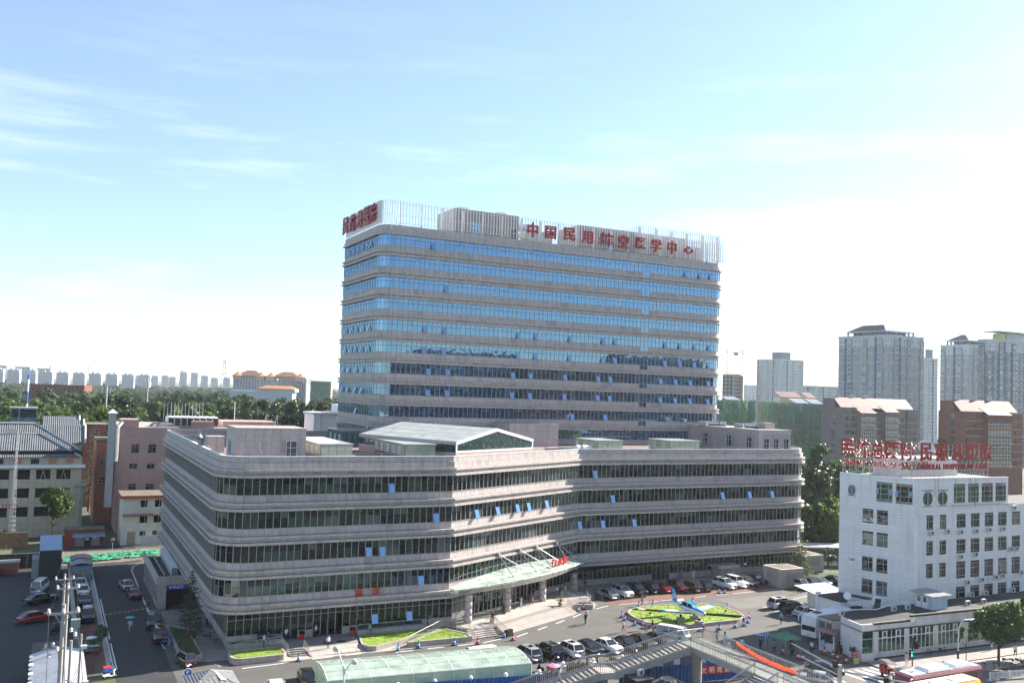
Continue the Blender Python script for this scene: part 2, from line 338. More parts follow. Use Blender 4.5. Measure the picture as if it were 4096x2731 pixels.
# ---------------------------------------------------------------- banded facades
def arc(cx, cy, r, a0, a1, n): return [(cx+r*math.cos(a0+(a1-a0)*i/n), cy+r*math.sin(a0+(a1-a0)*i/n)) for i in range(n+1)]
def divide(a, b, step):
	d = math.dist(a, b); n = max(1, round(d/step)); return [(a[0]+(b[0]-a[0])*i/n, a[1]+(b[1]-a[1])*i/n) for i in range(1, n+1)]
class Facade:
	"""walls along a plan line: every panel, cornice block and pane is its own piece; the ~290 that show largest become parts"""
	def __init__(s, root, nodes):
		s.root = root; s.P = np.array(nodes, float); d = s.P[1:]-s.P[:-1]; s.t = d/np.linalg.norm(d, axis=1)[:, None]
		s.n = np.stack([s.t[:, 1], -s.t[:, 0]], 1); N = len(s.P); s.mit = np.zeros((N, 2))
		for i in range(N):
			a = s.n[max(0, i-1)]; b = s.n[min(N-2, i)]; m = a+b; m /= np.linalg.norm(m); s.mit[i] = m/max(.4, m@b)
		s.items = {}; s.cols = N-1
	def pt(s, i, off): return s.P[i]+s.mit[i]*off
	def add(s, kind, m, i, z0, z1, o0, o1, gap=.02, gz=.012, tilt=0.0, f0=0.0, f1=1.0, smooth=False):
		a0, b0, a1, b1 = s.pt(i, o0), s.pt(i+1, o0), s.pt(i, o1), s.pt(i+1, o1)
		if f0 > 0 or f1 < 1:
			a0, b0, a1, b1 = a0+(b0-a0)*f0, a0+(b0-a0)*f1, a1+(b1-a1)*f0, a1+(b1-a1)*f1
		g = s.t[i]*gap; g0 = g; a0, a1, b0, b1 = a0+g, a1+g, b0-g, b1-g
		z0 += gz; z1 -= gz
		lo = s.n[i]*tilt
		b = [(*(a1+lo), z0), (*(b1+lo), z0), (*(b0+lo), z0), (*(a0+lo), z0)]; t = [(*a1, z1), (*b1, z1), (*b0, z1), (*a0, z1)]
		c = Vector((*(a1+b1)/2, (z0+z1)/2)); v = EYE-c; D = v.length; face = max(0, (s.n[i][0]*v.x+s.n[i][1]*v.y)/D)
		rank = face*np.linalg.norm(b1-a1)*(z1-z0)/D/D
		s.items.setdefault(kind, []).append((rank, m, b, t))
	def finish(s, limit=290, low=()):
		for kind, it in s.items.items():
			it.sort(key=lambda q: -q[0]); lim = 0 if kind in low else limit
			for r, m, b, t in it[:lim]: MB().hexa(b, t).build(kind, m, s.root)
			rest = it[lim:]
			if rest:
				ms = sorted({q[1] for q in rest}); mb = MB()
				for r, m, b, t in rest: mb.mi = ms.index(m); mb.hexa(b, t)
				mb.build(kind, ms, s.root, kind='stuff')
def pick_pane(rng, tower, z=0):
	r = rng.random()
	if tower: return 'pane_blue_blind' if r < .16 else 'pane_blue'
	return 'pane_blind' if r < .15 else 'pane_teal' if r < .34 else 'pane_mid' if r < .62 else 'pane_dark'
def band_floor(F, zs, top, transom, prof, rng, tower, opens=(), teal=0.0, skip=lambda i: False, base=None):
	"""one storey: sill height zs; glass up to top; prof lists stone bands (z0, z1, off0, off1, kind) relative to zs"""
	i = 0
	while i < F.cols:
		run = rng.choice((2, 2, 3)); var = pick_pane(rng, tower); var2 = pick_pane(rng, tower) if not tower else var
		for k in range(run):
			if i >= F.cols: break
			if not skip(i):
				zt = top-transom
				up = var if rng.random() < .8 else pick_pane(rng, tower)
				dn = ('pane_dark' if up == 'pane_blind' and rng.random() < .5 else var2) if not tower else ('pane_blue' if rng.random() < .8 else var)
				if not tower and rng.random() < teal: dn = up = 'pane_teal'
				F.add('window_pane', up, i, zt, top, -.06, 0, .035, .02)
				F.add('window_pane', dn, i, zs, zt, -.06, 0, .035, .02)
				if i in opens: F.add('open_sash', 'sash_blue', i, zs+.03, zt-.05, .03, .09, .07, .02, tilt=.42)
				F.add('mullion', 'mullion', i, zs, top, -.05, .07, 0, 0, f0=0, f1=.07)
				F.add('transom', 'dark_metal', i, zt-.03, zt+.03, -.05, .025, 0, 0)
				F.add('sill', 'mullion', i, zs, zs+.06, -.05, .09, 0, 0)
			i += 1
	for (a, b, o0, o1, kind) in prof:
		for i in range(F.cols):
			if kind == 'granite_panel' and skip(i): continue
			F.add(kind, 'granite' if rng.random() < .93 else 'granite_dark', i, zs+a, zs+b, o0, o1, .016, .014)
POD = [(20, 177)]+divide((20, 177), (20, 120.4), .95)+arc(23.6, 120.4, 3.6, math.pi, 1.5*math.pi, 6)[1:]+divide((23.6, 116.8), (51.1, 116.8), .95)+divide((51.1, 116.8), (80, 130.6), .97)+divide((80, 130.6), (129, 130.9), .93)+arc(129, 134.5, 3.6, -math.pi/2, 0, 6)[1:]+divide((132.6, 134.5), (132.6, 160), 1.0)
PN = len(POD)
def build_podium():
	root = thing('hospital_podium', 'five storey granite wing with ribbon windows and rounded corners in front of the tower', 'building')
	rng = random.Random(3); F = Facade(root, POD)
	i_front = min(range(PN), key=lambda i: math.dist(POD[i], (23.6, 116.8))); i_k1 = min(range(PN), key=lambda i: math.dist(POD[i], (51.1, 116.8))); i_k2 = min(range(PN), key=lambda i: math.dist(POD[i], (80, 130.6)))
	cor = [(-.85, 0, -.1, .02, 'granite_panel'), (-1.19, -.87, -.1, .72, 'cornice_block'), (-1.6, -1.19, -.1, .36, 'granite_panel'), (-1.97, -1.62, -.1, .72, 'cornice_block')]
	L1 = {i_front+4, i_front+24}
	opens = {6.4: {i_front+24}, 10.6: {i_front+16, i_front+18}, 14.8: {i_front+26, i_k1+5, i_k1+10, i_k1+15, i_k1+18, i_k1+23, i_k2+33, i_k2+40, i_k2+46}, 19.0: {i_front+19, i_k2+3}}
	opens[10.6] |= {i_k1+33, i_k2+5, i_k2+12}; opens[14.8] |= {i_k2+7}
	for zs in (6.4, 10.6, 14.8, 19.0):
		band_floor(F, zs, zs+2.22, .9, cor, rng, False, opens[zs], .25 if zs == 6.4 else .05)
	for i in range(F.cols):   # crown of the wing: cornice pair, two courses of wall, coping
		g = lambda: 'granite' if rng.random() < .93 else 'granite_dark'
		F.add('cornice_block', g(), i, 21.24, 21.6, -.1, .72, .016); F.add('granite_panel', g(), i, 21.6, 22.0, -.1, .36, .016)
		F.add('cornice_block', g(), i, 22.0, 22.33, -.1, .72, .016); F.add('granite_panel', g(), i, 22.33, 23.12, -.3, .27, .016); F.add('granite_panel', g(), i, 23.12, 23.84, -.3, .02, .016)
		F.add('coping', 'white_tile', i, 23.84, 23.93, -.4, .06, .004)
	F.finish(low=('mullion', 'transom', 'sill', 'coping'))
	inner = [tuple(F.pt(i, -.13)) for i in range(PN)]+[(118, 160), (118, 177)]
	MB().prism(inner, 4.3, 22.95).build('structural_core', 'core', root)
	MB().sheet([tuple(F.pt(i, -.42)) for i in range(PN)]+[(118, 160), (118, 177)], 23.0).build('roof_deck', 'roof_red', root)
	# inner parapet face and rail round the roof edge
	rl = MB(); ps = [Vector((*F.pt(i, -.45), 24.25)) for i in range(8, PN-4)]
	for k in range(0, len(ps)-2, 2):
		rl.tube(ps[k], ps[k+2], .02, 4); rl.tube(ps[k]-Vector((0, 0, .4)), ps[k], .02, 4)
	rl.build('roof_rail', 'steel', root)
	# ground storey set back under the lowest cornice
	G = [(21.7, 150), ]+divide((21.7, 150), (21.7, 118.2), 1.0)+divide((21.7, 118.2), (52.3, 118.2), 1.0)+divide((52.3, 118.2), (80.4, 131.9), 1.0)+divide((80.4, 131.9), (131.2, 132.6), .95)+divide((131.2, 132.6), (131.2, 158), 1.0)
	g = Facade(root, G); n0 = min(range(len(G)), key=lambda i: math.dist(G[i], (21.7, 118.2))); n1 = min(range(len(G)), key=lambda i: math.dist(G[i], (52.3, 118.2))); n2 = min(range(len(G)), key=lambda i: math.dist(G[i], (80.4, 131.9)))
	door = {n0+7, n0+8}; big = set(range(n0+11, n0+15)); hall = set(range(n1+3, n1+19)); ped = set(range(n2+17, n2+21)) | {n2+23}
	for i in range(g.cols):
		isd = i in door or i in big or i in hall or i in ped
		base = .75 if i < n1 else 1.7; z0 = .5 if isd and i < n1 else .9 if isd else 1.35 if i < n1 else 1.75
		if i >= n2: z0 = z0 if isd else 1.75
		if not isd:
			g.add('granite_panel', 'granite', i, .1, z0-.05, -.1, .05, .016)
			g.add('sill', 'mullion', i, z0-.05, z0+.05, -.1, .09, 0, 0)
		zt = 3.3
		m = 'pane_dark' if rng.random() < .6 else 'pane_mid'
		if i in big or i in hall:
			g.add('window_pane', 'pane_dark', i, 3.35, 4.42, -.06, 0, .03)
			g.add('door_leaf', 'pane_dark', i, z0, 3.3, -1.3 if i in big else -.9, -1.24 if i in big else -.84, .05)
			if i not in big: g.add('door_push_bar', 'sash_blue', i, 1.95, 2.06, -.8, -.74, .08)
			if (i-n1) % 3 == 0 or i == n0+13: g.add('door_post', 'steel', i, z0, 3.35, -.3, -.12, 0, 0, f0=0, f1=.12)
		elif i in door or i in ped:
			g.add('window_pane', m, i, 3.2, 4.42, -.06, 0, .03); g.add('door_leaf', 'pane_mid', i, z0, 3.15, -.06, 0, .06)
			if i in ped: g.add('door_push_bar', 'sash_blue', i, 1.95, 2.06, .02, .06, .08)
		else:
			g.add('window_pane', m, i, z0+.05, zt, -.06, 0, .03); g.add('window_pane', 'pane_dark' if rng.random() < .7 else 'pane_mid', i, zt, 4.42, -.06, 0, .03)
			if i in (n0+19, n0+24): g.add('open_sash', 'sash_blue', i, z0+.1, z0+1.3, .03, .09, .07, .02, tilt=.42)
		g.add('mullion', 'mullion', i, z0, 4.42, -.05, .07, 0, 0, f0=0, f1=.07); g.add('transom', 'mullion', i, zt-.03, zt+.03, -.05, .04, 0, 0)
	g.finish(low=('mullion', 'transom', 'sill'))
	mb = MB().prism([tuple(g.pt(i, -1.9)) for i in range(len(G))]+[(110, 157), (110, 176), (23, 176)], .1, 4.4); mb.build('ground_storey_core', 'core', root)
	# small piers on the recessed corner and lettering over the entrances
	s = thing('emergency_sign', 'two red characters for emergency fixed to the lowest stone band of the left wing', 'sign', (0, 0, 0))
	letter(s, '急', (38.15, 116.70, 6.0), (1, 0, 0), 1.25, 'red_bright', .12); letter(s, '诊', (40.5, 116.70, 6.05), (1, 0, 0), 1.25, 'red_bright', .12)
	s = thing('paediatrics_sign', 'two small red characters on the lowest stone band of the right wing', 'sign')
	letter(s, '儿', (100.2, 130.78, 6.0), (1, 0, 0), 1.0, 'red_bright', .1, width=1.05); letter(s, '科', (102.4, 130.78, 6.0), (1, 0, 0), 1.05, 'red_bright', .1)
	return root
build_podium()
def build_tower():
	root = thing('hospital_tower', 'thirteen storey slab tower with blue ribbon windows and grey stone bands rising behind the podium', 'building')
	rng = random.Random(9)
	T = [(52.5, 179)]+divide((52.5, 179), (52.5, 158.6), .97)+arc(55.1, 158.6, 2.6, math.pi, 1.5*math.pi, 5)[1:]+divide((55.1, 156), (129.2, 156), .97)+arc(129.2, 158.6, 2.6, -math.pi/2, 0, 5)[1:]+divide((131.8, 158.6), (131.8, 179), 1.0)
	F = Facade(root, T); i0 = min(range(len(T)), key=lambda i: math.dist(T[i], (55.1, 156)))
	at = lambda x: i0+int((x-55.1)/.974)
	prof = [(-.9, 0, -.1, .0, 'granite_panel'), (-1.24, -.92, -.1, .5, 'cornice_block'), (-1.6, -1.24, -.1, .2, 'granite_panel'), (-1.9, -1.6, -.1, .5, 'cornice_block')]
	S_ = [27.8+3.889*k for k in range(-2, 9)]
	op = {0: [], 8: [(62)], 6: [(66)]}
	for k, zs in enumerate(S_):
		kk = k-2; o = set()
		if kk == 8: o = {at(62), at(121), at(124.5), at(128)}; o |= {3, 6, 9, 12, 15, 17}
		elif kk == 6: o = {at(65)}
		elif kk in (4, 3): o = {at(x) for x in (61.5, 65, 81, 85, 93, 100, 103, 116, 120, 124, 127.6)} | {3, 7, 10, 14, 18}
		elif kk in (2, 1): o = {at(x) for x in (62, 66, 80, 84, 92, 99, 102, 115, 119, 123, 127.5)} | {2, 6, 11, 15}
		elif kk == 0: o = {at(x) for x in (94, 101)} | {12}
		band_floor(F, zs, zs+2.0, .75, prof, rng, True, o)
		# one bay where the glass drops through the stone band (stair hall)
		if kk >= 0:
			for i in (at(110.2), at(111.2)): F.add('window_pane', 'pane_blue', i, zs-.88, zs, .0, .05, .03); F.add('mullion', 'mullion', i, zs-.9, zs, -.05, .09, 0, 0, f0=0, f1=.07)
	zt = S_[-1]+2.0
	for i in range(F.cols):
		F.add('cornice_block', 'granite', i, zt, zt+.32, -.1, .5, .016); F.add('granite_panel', 'granite', i, zt+.32, zt+.95, -.1, .22, .016); F.add('granite_panel', 'granite', i, zt+.95, zt+1.82, -.1, .02, .016)
	F.finish(low=('mullion', 'transom', 'sill'))
	MB().prism([tuple(F.pt(i, -.13)) for i in range(len(T))], .1, zt+.9).build('structural_core', 'core', root)
	MB().sheet([tuple(F.pt(i, -.2)) for i in range(len(T))], zt+1.0).build('roof_deck', 'roof_membrane', root)
	# screen of upright bars on the roof edge
	sc = thing('roof_screen', 'open screen of pale upright bars standing round the tower roof edge', 'screen'); z0, z1 = 63.0, 67.25
	line = [(52.6, 178.5)]+divide((52.6, 178.5), (52.6, 158.6), .5)+arc(55.1, 158.6, 2.5, math.pi, 1.5*math.pi, 9)[1:]+divide((55.1, 156.1), (131.2, 156.1), .62)
	bar = MB().box(-.045, .045, -.09, .09, z0, z1).mesh('picket', 'white_metal'); n = 0; rest = MB()
	for i, p in enumerate(line):
		if i % 5 == 2 and False: continue
		if 52.9 < p[0]: put('upright_bar', bar, sc, (*p, 0)); n += 1
		else: rest.box(p[0]-.12, p[0]+.12, p[1]-.23, p[1]+.23, z0, z1)
	rest.build('solid_screen_panel', 'white_metal', sc)
	for z in (63.15, 64.65, 66.85): MB().path([(p[0]+.07, p[1]+.12, z) for p in line], .04, 4).build('screen_rail', 'white_metal', sc)
	for x in np.arange(56, 131, 4.2): MB().box(x-.13, x+.13, 156.6, 156.9, 62.8, 66.9).build('screen_post', 'white_metal', sc)
	hi = thing('tall_roof_screen', 'taller pale bar screen around plant at the right end of the tower roof', 'screen')
	line = divide((110, 168), (110, 157.3), .8)+divide((110, 157.3), (131.2, 157.3), .62)+divide((131.2, 157.3), (131.2, 178), .8)
	bar = MB().box(-.045, .045, -.09, .09, 63.0, 69.2).mesh('picket', 'white_metal')
	for p in line: put('upright_bar', bar, hi, (*p, 0))
	for z in (64.8, 66.6, 68.7): MB().path([(p[0], p[1]+.12, z) for p in line], .04, 4).build('screen_rail', 'white_metal', hi)
	for x in np.arange(110, 132, 4.2): MB().box(x-.2, x+.2, 157.6, 158, 62.8, 68.8).build('screen_post', 'white_metal', hi)
	s = thing('tower_rooftop_sign', 'ten large red characters hung along the bar screen of the tower front', 'sign')
	for (x, z, h, w), ch in zip([(83.15, 64.87, 2.95, 2.35), (87.2, 64.8, 2.55, 2.5), (91.5, 64.9, 2.6, 2.8), (95.75, 64.75, 2.5, 2.7), (100.3, 64.95, 2.5, 3.5), (104.55, 64.85, 2.7, 2.7), (108.75, 64.95, 2.3, 2.5), (112.8, 64.8, 2.85, 2.8), (116.95, 64.85, 2.9, 2.4), (121.3, 64.8, 1.6, 2.75)], '中国民用航空医学中心'):
		letter(s, ch, (x, 155.6, z), (1, 0, 0), h, 'red_sign', .3, width=w, bold=.022)
	s = thing('tower_side_sign', 'five red characters on the solid left flank of the tower roof screen', 'sign')
	for y, ch in zip((178.2, 173.2, 168.6, 164.4, 160.6), '民航总医院'): letter(s, ch, (52.1, y, 65.4), (0, -1, 0), 3.4, 'red_sign', .3, bold=.02)
	return root
build_tower()
# ---------------------------------------------------------------- tiled blocks: a core box dressed with square stones
def tiled_box(root, x0, x1, y0, y1, z0, z1, m='granite', tw=1.15, th=.9, faces='FL', core='joint', limit=250, openings=(), name='stone_tile', cap=True):
	"""stones on the front (-Y) and left (-X) faces; openings: (face, u0, u1, z0, z1) left free"""
	MB().box(x0+.04, x1-.0, y0+.04, y1, z0, z1-.05).build('wall', core, root)
	k = 0; rest = MB()
	for f in faces:
		L = (x1-x0) if f in 'FB' else (y1-y0); nu = max(1, round(L/tw)); nz = max(1, round((z1-z0)/th))
		for i in range(nu):
			for j in range(nz):
				u0, u1 = L*i/nu+.014, L*(i+1)/nu-.014; a, b = z0+(z1-z0)*j/nz+.012, z0+(z1-z0)*(j+1)/nz-.012
				if any(o[0] == f and u1 > o[1]+.05 and u0 < o[2]-.05 and b > o[3]+.05 and a < o[4]-.05 for o in openings): continue
				mb = MB() if k < limit else rest
				if f == 'F': mb.box(x0+u0, x0+u1, y0-.02, y0+.05, a, b)
				elif f == 'L': mb.box(x0-.02, x0+.05, y0+u0, y0+u1, a, b)
				elif f == 'R': mb.box(x1-.01, x1+.03, y0+u0, y0+u1, a, b)
				if k < limit: mb.build(name, m, root)
				k += 1
	if rest.v: rest.build(name, m, root, kind='stuff')
	if cap: MB().box(x0-.06, x1+.06, y0-.06, y1+.06, z1-.05, z1+.06).build('coping', 'kerb', root)
def win(root, face, a, u0, u1, z0, z1, pm='pane_house', fm='white_metal', bars=(1, 1), name='window', depth=.08, split=None):
	"""framed window in a wall plane: face F (-Y wall at y=a) or L (-X wall at x=a)"""
	def bx(mb, p, q, c, d, e, f): return mb.box(p, q, a+e, a+f, c, d) if face == 'F' else mb.box(a+e, a+f, p, q, c, d)
	w = bx(MB(), u0, u1, z0, z1, -.015, .05).build(name, pm, root)
	fr = MB(); t = .06
	for p, q, c, d in ((u0, u1, z0, z0+t), (u0, u1, z1-t, z1), (u0, u0+t, z0+t, z1-t), (u1-t, u1, z0+t, z1-t)): bx(fr, p, q, c, d, -depth, .04)
	for i in range(1, bars[0]+1): u = u0+(u1-u0)*(i/(bars[0]+1) if split is None else split[0]); bx(fr, u-.03, u+.03, z0+t, z1-t, -depth+.01, .04)
	for i in range(1, bars[1]+1): z = z0+(z1-z0)*(i/(bars[1]+1) if split is None else split[1]); bx(fr, u0+t, u1-t, z-.03, z+.03, -depth+.02, .04)
	fr.build('frame', fm, w); return w
# ---------------------------------------------------------------- on the podium roof
def roof_things():
	t = thing('stair_penthouse', 'square stone clad stair house on the roof above the left wing', 'roof house')
	tiled_box(t, 22.3, 31.4, 121.4, 128.6, 23.0, 27.2, openings=[('F', 6.4, 7.9, 23.2, 25.5), ('L', 4.3, 5.3, 23, 25.2)], core='granite_dark')
	win(t, 'F', 121.4, 28.75, 30.2, 23.2, 25.6, 'pane_blind', bars=(1, 1), split=(.4, .62)); win(t, 'L', 22.3, 125.8, 126.7, 23.0, 25.2, 'pane_dark', bars=(0, 0))
	hp = thing('hanging_hose', 'white hose hanging from the front of the left stair house', 'hose')
	MB().path([(25.2, 121.34, 25.5), (25.35, 121.33, 24.9), (25.3, 121.33, 24.5), (25.6, 121.33, 24.0)], .05, 5).build('hose', 'white', hp)
	t = thing('roof_ladder', 'pair of thin steel ladder hoops over the edge of the left stair house', 'ladder')
	for x in (27.4, 28.9): MB().path([(x-.5, 127.5, 27.2), (x, 128.2, 28.7), (x+.1, 128.2, 28.7), (x+.1, 128.4, 27.2)], .04, 4).build('ladder_hoop', 'steel', t)
	t = thing('vent_shaft', 'squat tiled vent shaft with flat cap near the left roof edge', 'vent shaft')
	tiled_box(t, 20.9, 23.2, 135.4, 138, 23.0, 25.2, tw=1.15, th=1.05)
	d = thing('roof_duct', 'blue grey duct elbow beside the tiled vent shaft', 'duct')
	MB().tube((20.2, 137.6, 23), (20.2, 137.6, 24.9), .38, 10).tube((20.2, 137.6, 24.8), (19.7, 137.3, 25.3), .42, 10).build('duct', 'grey_metal', d)
	t = thing('roof_curb', 'small tiled curb block by the back parapet of the left wing', 'vent shaft')
	tiled_box(t, 25.2, 27.5, 172, 174, 23.0, 24.3, tw=1.2, th=1.2)
	MB().box(20.4, 60, 176.6, 177, 23, 24.0).build('back_parapet', 'granite_dark', t)
	# glazed roof lights
	def roof_light(lab, x0, x1, y0, y1, zt, gm='skylight_glass'):
		t = thing('roof_light', lab, 'skylight', group='glazed roof lights on the podium')
		MB().box(x0+.1, x1-.1, y0+.1, y1-.1, 23, 23.55).build('curb', 'roof_red', t)
		MB().box(x0-.15, x1+.15, y0-.15, y1+.15, zt-.08, zt).build('roof_pane', 'pale_glass' if gm == 'skylight_glass' else gm, t)
		fr = MB(); lv = MB(); n = max(2, round((x1-x0)/1.1))
		for i in range(n):
			p, q = x0+(x1-x0)*i/n, x0+(x1-x0)*(i+1)/n; MB().box(p+.03, q-.03, y0, y0+.03, 23.6, zt-.1).build('side_pane', gm, t); fr.box(p-.03, p+.03, y0-.03, y0+.02, 23.5, zt)
		n = max(2, round((y1-y0)/1.3))
		for i in range(n):
			p, q = y0+(y1-y0)*i/n, y0+(y1-y0)*(i+1)/n; MB().box(x0, x0+.03, p+.03, q-.03, 23.6, zt-.1).build('side_pane', gm, t); fr.box(x0-.03, x0+.02, p-.03, p+.03, 23.5, zt)
			if i % 2:
				for k in range(6): lv.box(x0-.03, x0-.005, p+.15, q-.15, 23.75+k*.2, 23.85+k*.2)
		fr.box(x0-.05, x1+.05, y0-.05, y0+.05, zt-.2, zt-.08).box(x0-.05, x0+.05, y0, y1, zt-.2, zt-.08); fr.build('frame', 'kerb', t); lv.build('louvre', 'white_metal', t)
		MB().box(x0+.4, x1-.4, y1-.6, y1-.3, 23.5, zt-.5).build('inner_wall', 'yellow_wall', t)
	mat('yellow_wall', (.62, .56, .22), .8, .06)
	roof_light('long low glazed roof light beside the left stair house', 33.2, 37.6, 120.4, 136, 25.3)
	roof_light('second glazed roof light, left of the big gabled skylight', 45.2, 49.9, 120.6, 136, 25.3)
	roof_light('glazed roof light left of centre on the right wing', 84.4, 89.6, 131.8, 139, 25.3)
	roof_light('glazed roof light at the right of the right wing, near the stone stair house', 100.2, 106.9, 132.4, 139, 25.3)
	roof_light('dark teal glass enclosure at the foot of the tower', 44.6, 53.0, 148.4, 158, 25.6, 'teal_glass')
	# gabled skylight parallel to the slanting front
	t = thing('gabled_skylight', 'big gabled glass hall rising from the podium roof over the main entrance', 'skylight', (52.3, 118.9, 23), rad(25.4))
	W, D, e, a = 18.6, 20, 2.75, 4.55
	tiled = MB(); n = 14
	for i in range(n): MB().box(W*i/n+.02, W*(i+1)/n-.02, -.04, .06, .1, 1.2).build('stone_tile', 'pink_tile', t)
	MB().box(0.02, W, .05, D, 0, 1.1).build('base', 'pink_tile', t)
	for i in range(12):
		p, q = .25+(W-.5)*i/12, .25+(W-.5)*(i+1)/12; h = lambda x: e+(a-e)*(1-abs(x-W/2)/(W/2))-.45
		MB().raw([(p+.04, .02, 1.45), (q-.04, .02, 1.45), (q-.04, .02, h(q)), (p+.04, .02, h(p))], [(0, 1, 2, 3)]).build('gable_pane', 'pane_teal', t)
	fr = MB().box(0, W, -.06, .04, 1.2, 1.45).box(0, .25, -.06, .04, 1.45, e).box(W-.25, W, -.06, .04, 1.45, e)
	for s in (0, 1):
		x0, x1 = (0, W/2) if not s else (W, W/2)
		fr.raw([(x0, -.12, e-.45), (x1, -.12, a-.45), (x1, -.12, a), (x0, -.12, e), (x0, .3, e-.45), (x1, .3, a-.45), (x1, .3, a), (x0, .3, e)], [(0, 1, 2, 3), (4, 7, 6, 5), (3, 2, 6, 7), (0, 4, 5, 1)])
	fr.build('gable_frame', 'white_metal', t)
	for s in (0, 1):
		for i in range(5):
			for j in range(4):
				u0, u1 = j/4+.006, (j+1)/4-.006; f = lambda u: (u*W/2 if not s else W-u*W/2); zz = lambda u: e+(a-e)*u+.03
				y0, y1 = D*i/5+.04, D*(i+1)/5-.04
				MB().raw([(f(u0), y0, zz(u0)), (f(u1), y0, zz(u1)), (f(u1), y1, zz(u1)), (f(u0), y1, zz(u0))], [(0, 1, 2, 3)]).build('roof_pane', 'pale_glass', t)
	MB().raw([(-.1, 0, e-.02), (W/2, 0, a-.02), (W/2, D, a-.02), (-.1, D, e-.02), (W+.1, 0, e-.02), (W+.1, D, e-.02)], [(0, 1, 2, 3), (1, 4, 5, 2)]).build('roof_ribs', 'grey_metal', t)
	for i in range(9):
		y0, y1 = D*i/9, D*(i+1)/9
		if i % 2 == 0 or i > 5: MB().box(-.02, .03, y0+.1, y1-.1, 1.25, e-.5).build('side_pane', 'pane_teal', t)
	MB().box(-.01, .3, 0, D, e-.45, e).box(-.01, .2, 0, D, .9, 1.25).build('side_frame', 'grey_metal', t)
	t = thing('plant_room', 'stone clad plant room against the tower foot behind the gabled skylight', 'roof house')
	tiled_box(t, 76.2, 86.6, 149, 155.6, 23, 27.2, tw=1.3, th=1.2)
	t = thing('stair_penthouse', 'stone clad stair house with windows at the right end of the podium roof', 'roof house')
	tiled_box(t, 122.9, 131.2, 134.4, 160, 23, 27.3, openings=[('F', 1.2, 2.7, 23, 25.8), ('F', 3.6, 5.1, 23, 25.8), ('F', 6.2, 7.7, 23, 25.8), ('L', 1.8, 3.2, 23.5, 26), ('L', 7.6, 9.2, 23.5, 26), ('L', 15, 16.6, 23.5, 26)], core='granite_dark')
	for u in (124.15, 126.6, 129.2): win(t, 'F', 134.4, u, u+1.35, 23.2, 25.7, 'pane_mid', bars=(1, 1), split=(.45, .6))
	for u in (136.3, 142.2, 149.6): win(t, 'L', 122.9, u, u+1.5, 23.6, 25.9, 'pane_mid', bars=(1, 1), split=(.6, .6))
	for lab, (x, y) in {'short silver duct with open mouth on the right stair house roof': (126, 150), 'silver duct lying by the vent box on the right stair house roof': (128, 141)}.items():
		d = thing('roof_duct', lab, 'duct', (x, y, 27.35)); MB().tube((-1.6, 1.5, .5), (1.2, -1, .5), .5, 12).build('duct_pipe', 'steel', d); MB().tube((.1, 0, .5), (.2, -.1, .5), .53, 12).build('duct_band', 'dark_metal', d); MB().cbox((-2.4, 2.2, .45), (1.8, 1.6, .8), .7).build('duct_box', 'grey_metal', d)
	d = thing('vent_box', 'small white vent box on the right stair house', 'vent', (129.3, 139.2, 27.35)); MB().box(-1.4, 1.2, -1, 1, 0, 1.15).build('housing', 'granite', d); MB().box(-1.5, 1.3, -1.1, 1.1, 1.15, 1.25).build('lid', 'kerb', d)
	d = thing('roof_duct', 'row of duct boxes with white round fan end by the bend of the front parapet', 'duct', (77.6, 131.2, 23.1))
	MB().box(-3, -1, 0, 1.6, 0, 1.0).build('duct_box', 'pink_tile', d); MB().box(-.8, 2.6, .2, 1.4, .1, 1.1).build('duct_box', 'steel', d); MB().tube((2.6, .8, .75), (5.4, .9, .75), .62, 14).build('fan_barrel', 'white_metal', d); MB().tube((3.5, .8, .75), (3.7, .8, .75), .66, 14).build('fan_band', 'dark_metal', d)
	d = thing('roof_duct', 'silver duct on the roof at the left foot of the gabled skylight', 'duct', (50.8, 121.6, 23.1)); MB().tube((-.6, .2, .5), (1.3, .4, .5), .4, 10).build('duct_pipe', 'grey_metal', d); MB().box(1.2, 2.6, 0, .8, .1, .8).build('duct_box', 'steel', d)
	# tower roof plant
	t = thing('lift_house', 'dark ribbed lift house with pale flank on the tower roof, left of the sign', 'roof house'); zt = 62.8
	MB().box(68, 82, 159.5, 168, zt, 68.0).build('wall', 'granite', t)
	for i in range(46): MB().box(68.05+i*.305, 68.05+i*.305+.15, 159.35, 159.5, zt, 68.0).build('cladding_rib', 'granite_dark', t)
	win(t, 'F', 159.35, 71.5, 73.6, zt+.4, 65.6, 'pane_blue', bars=(1, 1)); win(t, 'F', 159.35, 80.2, 81.6, zt+.4, 65.6, 'pane_house', bars=(1, 1))
	for x in (69.5, 78): MB().box(x, x+2, 161, 163, 68, 68.7).build('roof_unit', 'white_metal', t)
	t = thing('lift_house', 'wide dark ribbed plant house behind the right half of the tower sign', 'roof house')
	MB().box(96, 124, 159.5, 168, zt, 67.9).build('wall', 'granite', t)
	for i in range(80): MB().box(96.05+i*.35, 96.05+i*.35+.18, 159.35, 159.5, zt, 67.9).build('cladding_rib', 'granite_dark', t)
	for x in (103, 113, 118): MB().box(x, x+1.6, 159.3, 159.42, zt+.4, 64.6).build('window', 'pane_blue', t)
	t = thing('roof_chiller', 'louvred white chiller on the tower roof behind the second sign character', 'chiller'); MB().box(84.4, 90, 160, 163, zt, 65.6).build('housing', 'grey_metal', t)
	for i in range(14): MB().box(84.6+i*.38, 84.8+i*.38, 159.9, 160, zt+.3, 65.3).build('louvre', 'white_metal', t)
	t = thing('roof_chiller', 'louvred grey chiller at the right end of the tower roof', 'chiller'); MB().box(124.6, 129, 160, 163, zt, 66.4).build('housing', 'dark_metal', t)
	for i in range(11): MB().box(124.8+i*.38, 125+i*.38, 159.9, 160, zt+.3, 66.1).build('louvre', 'white_metal', t)
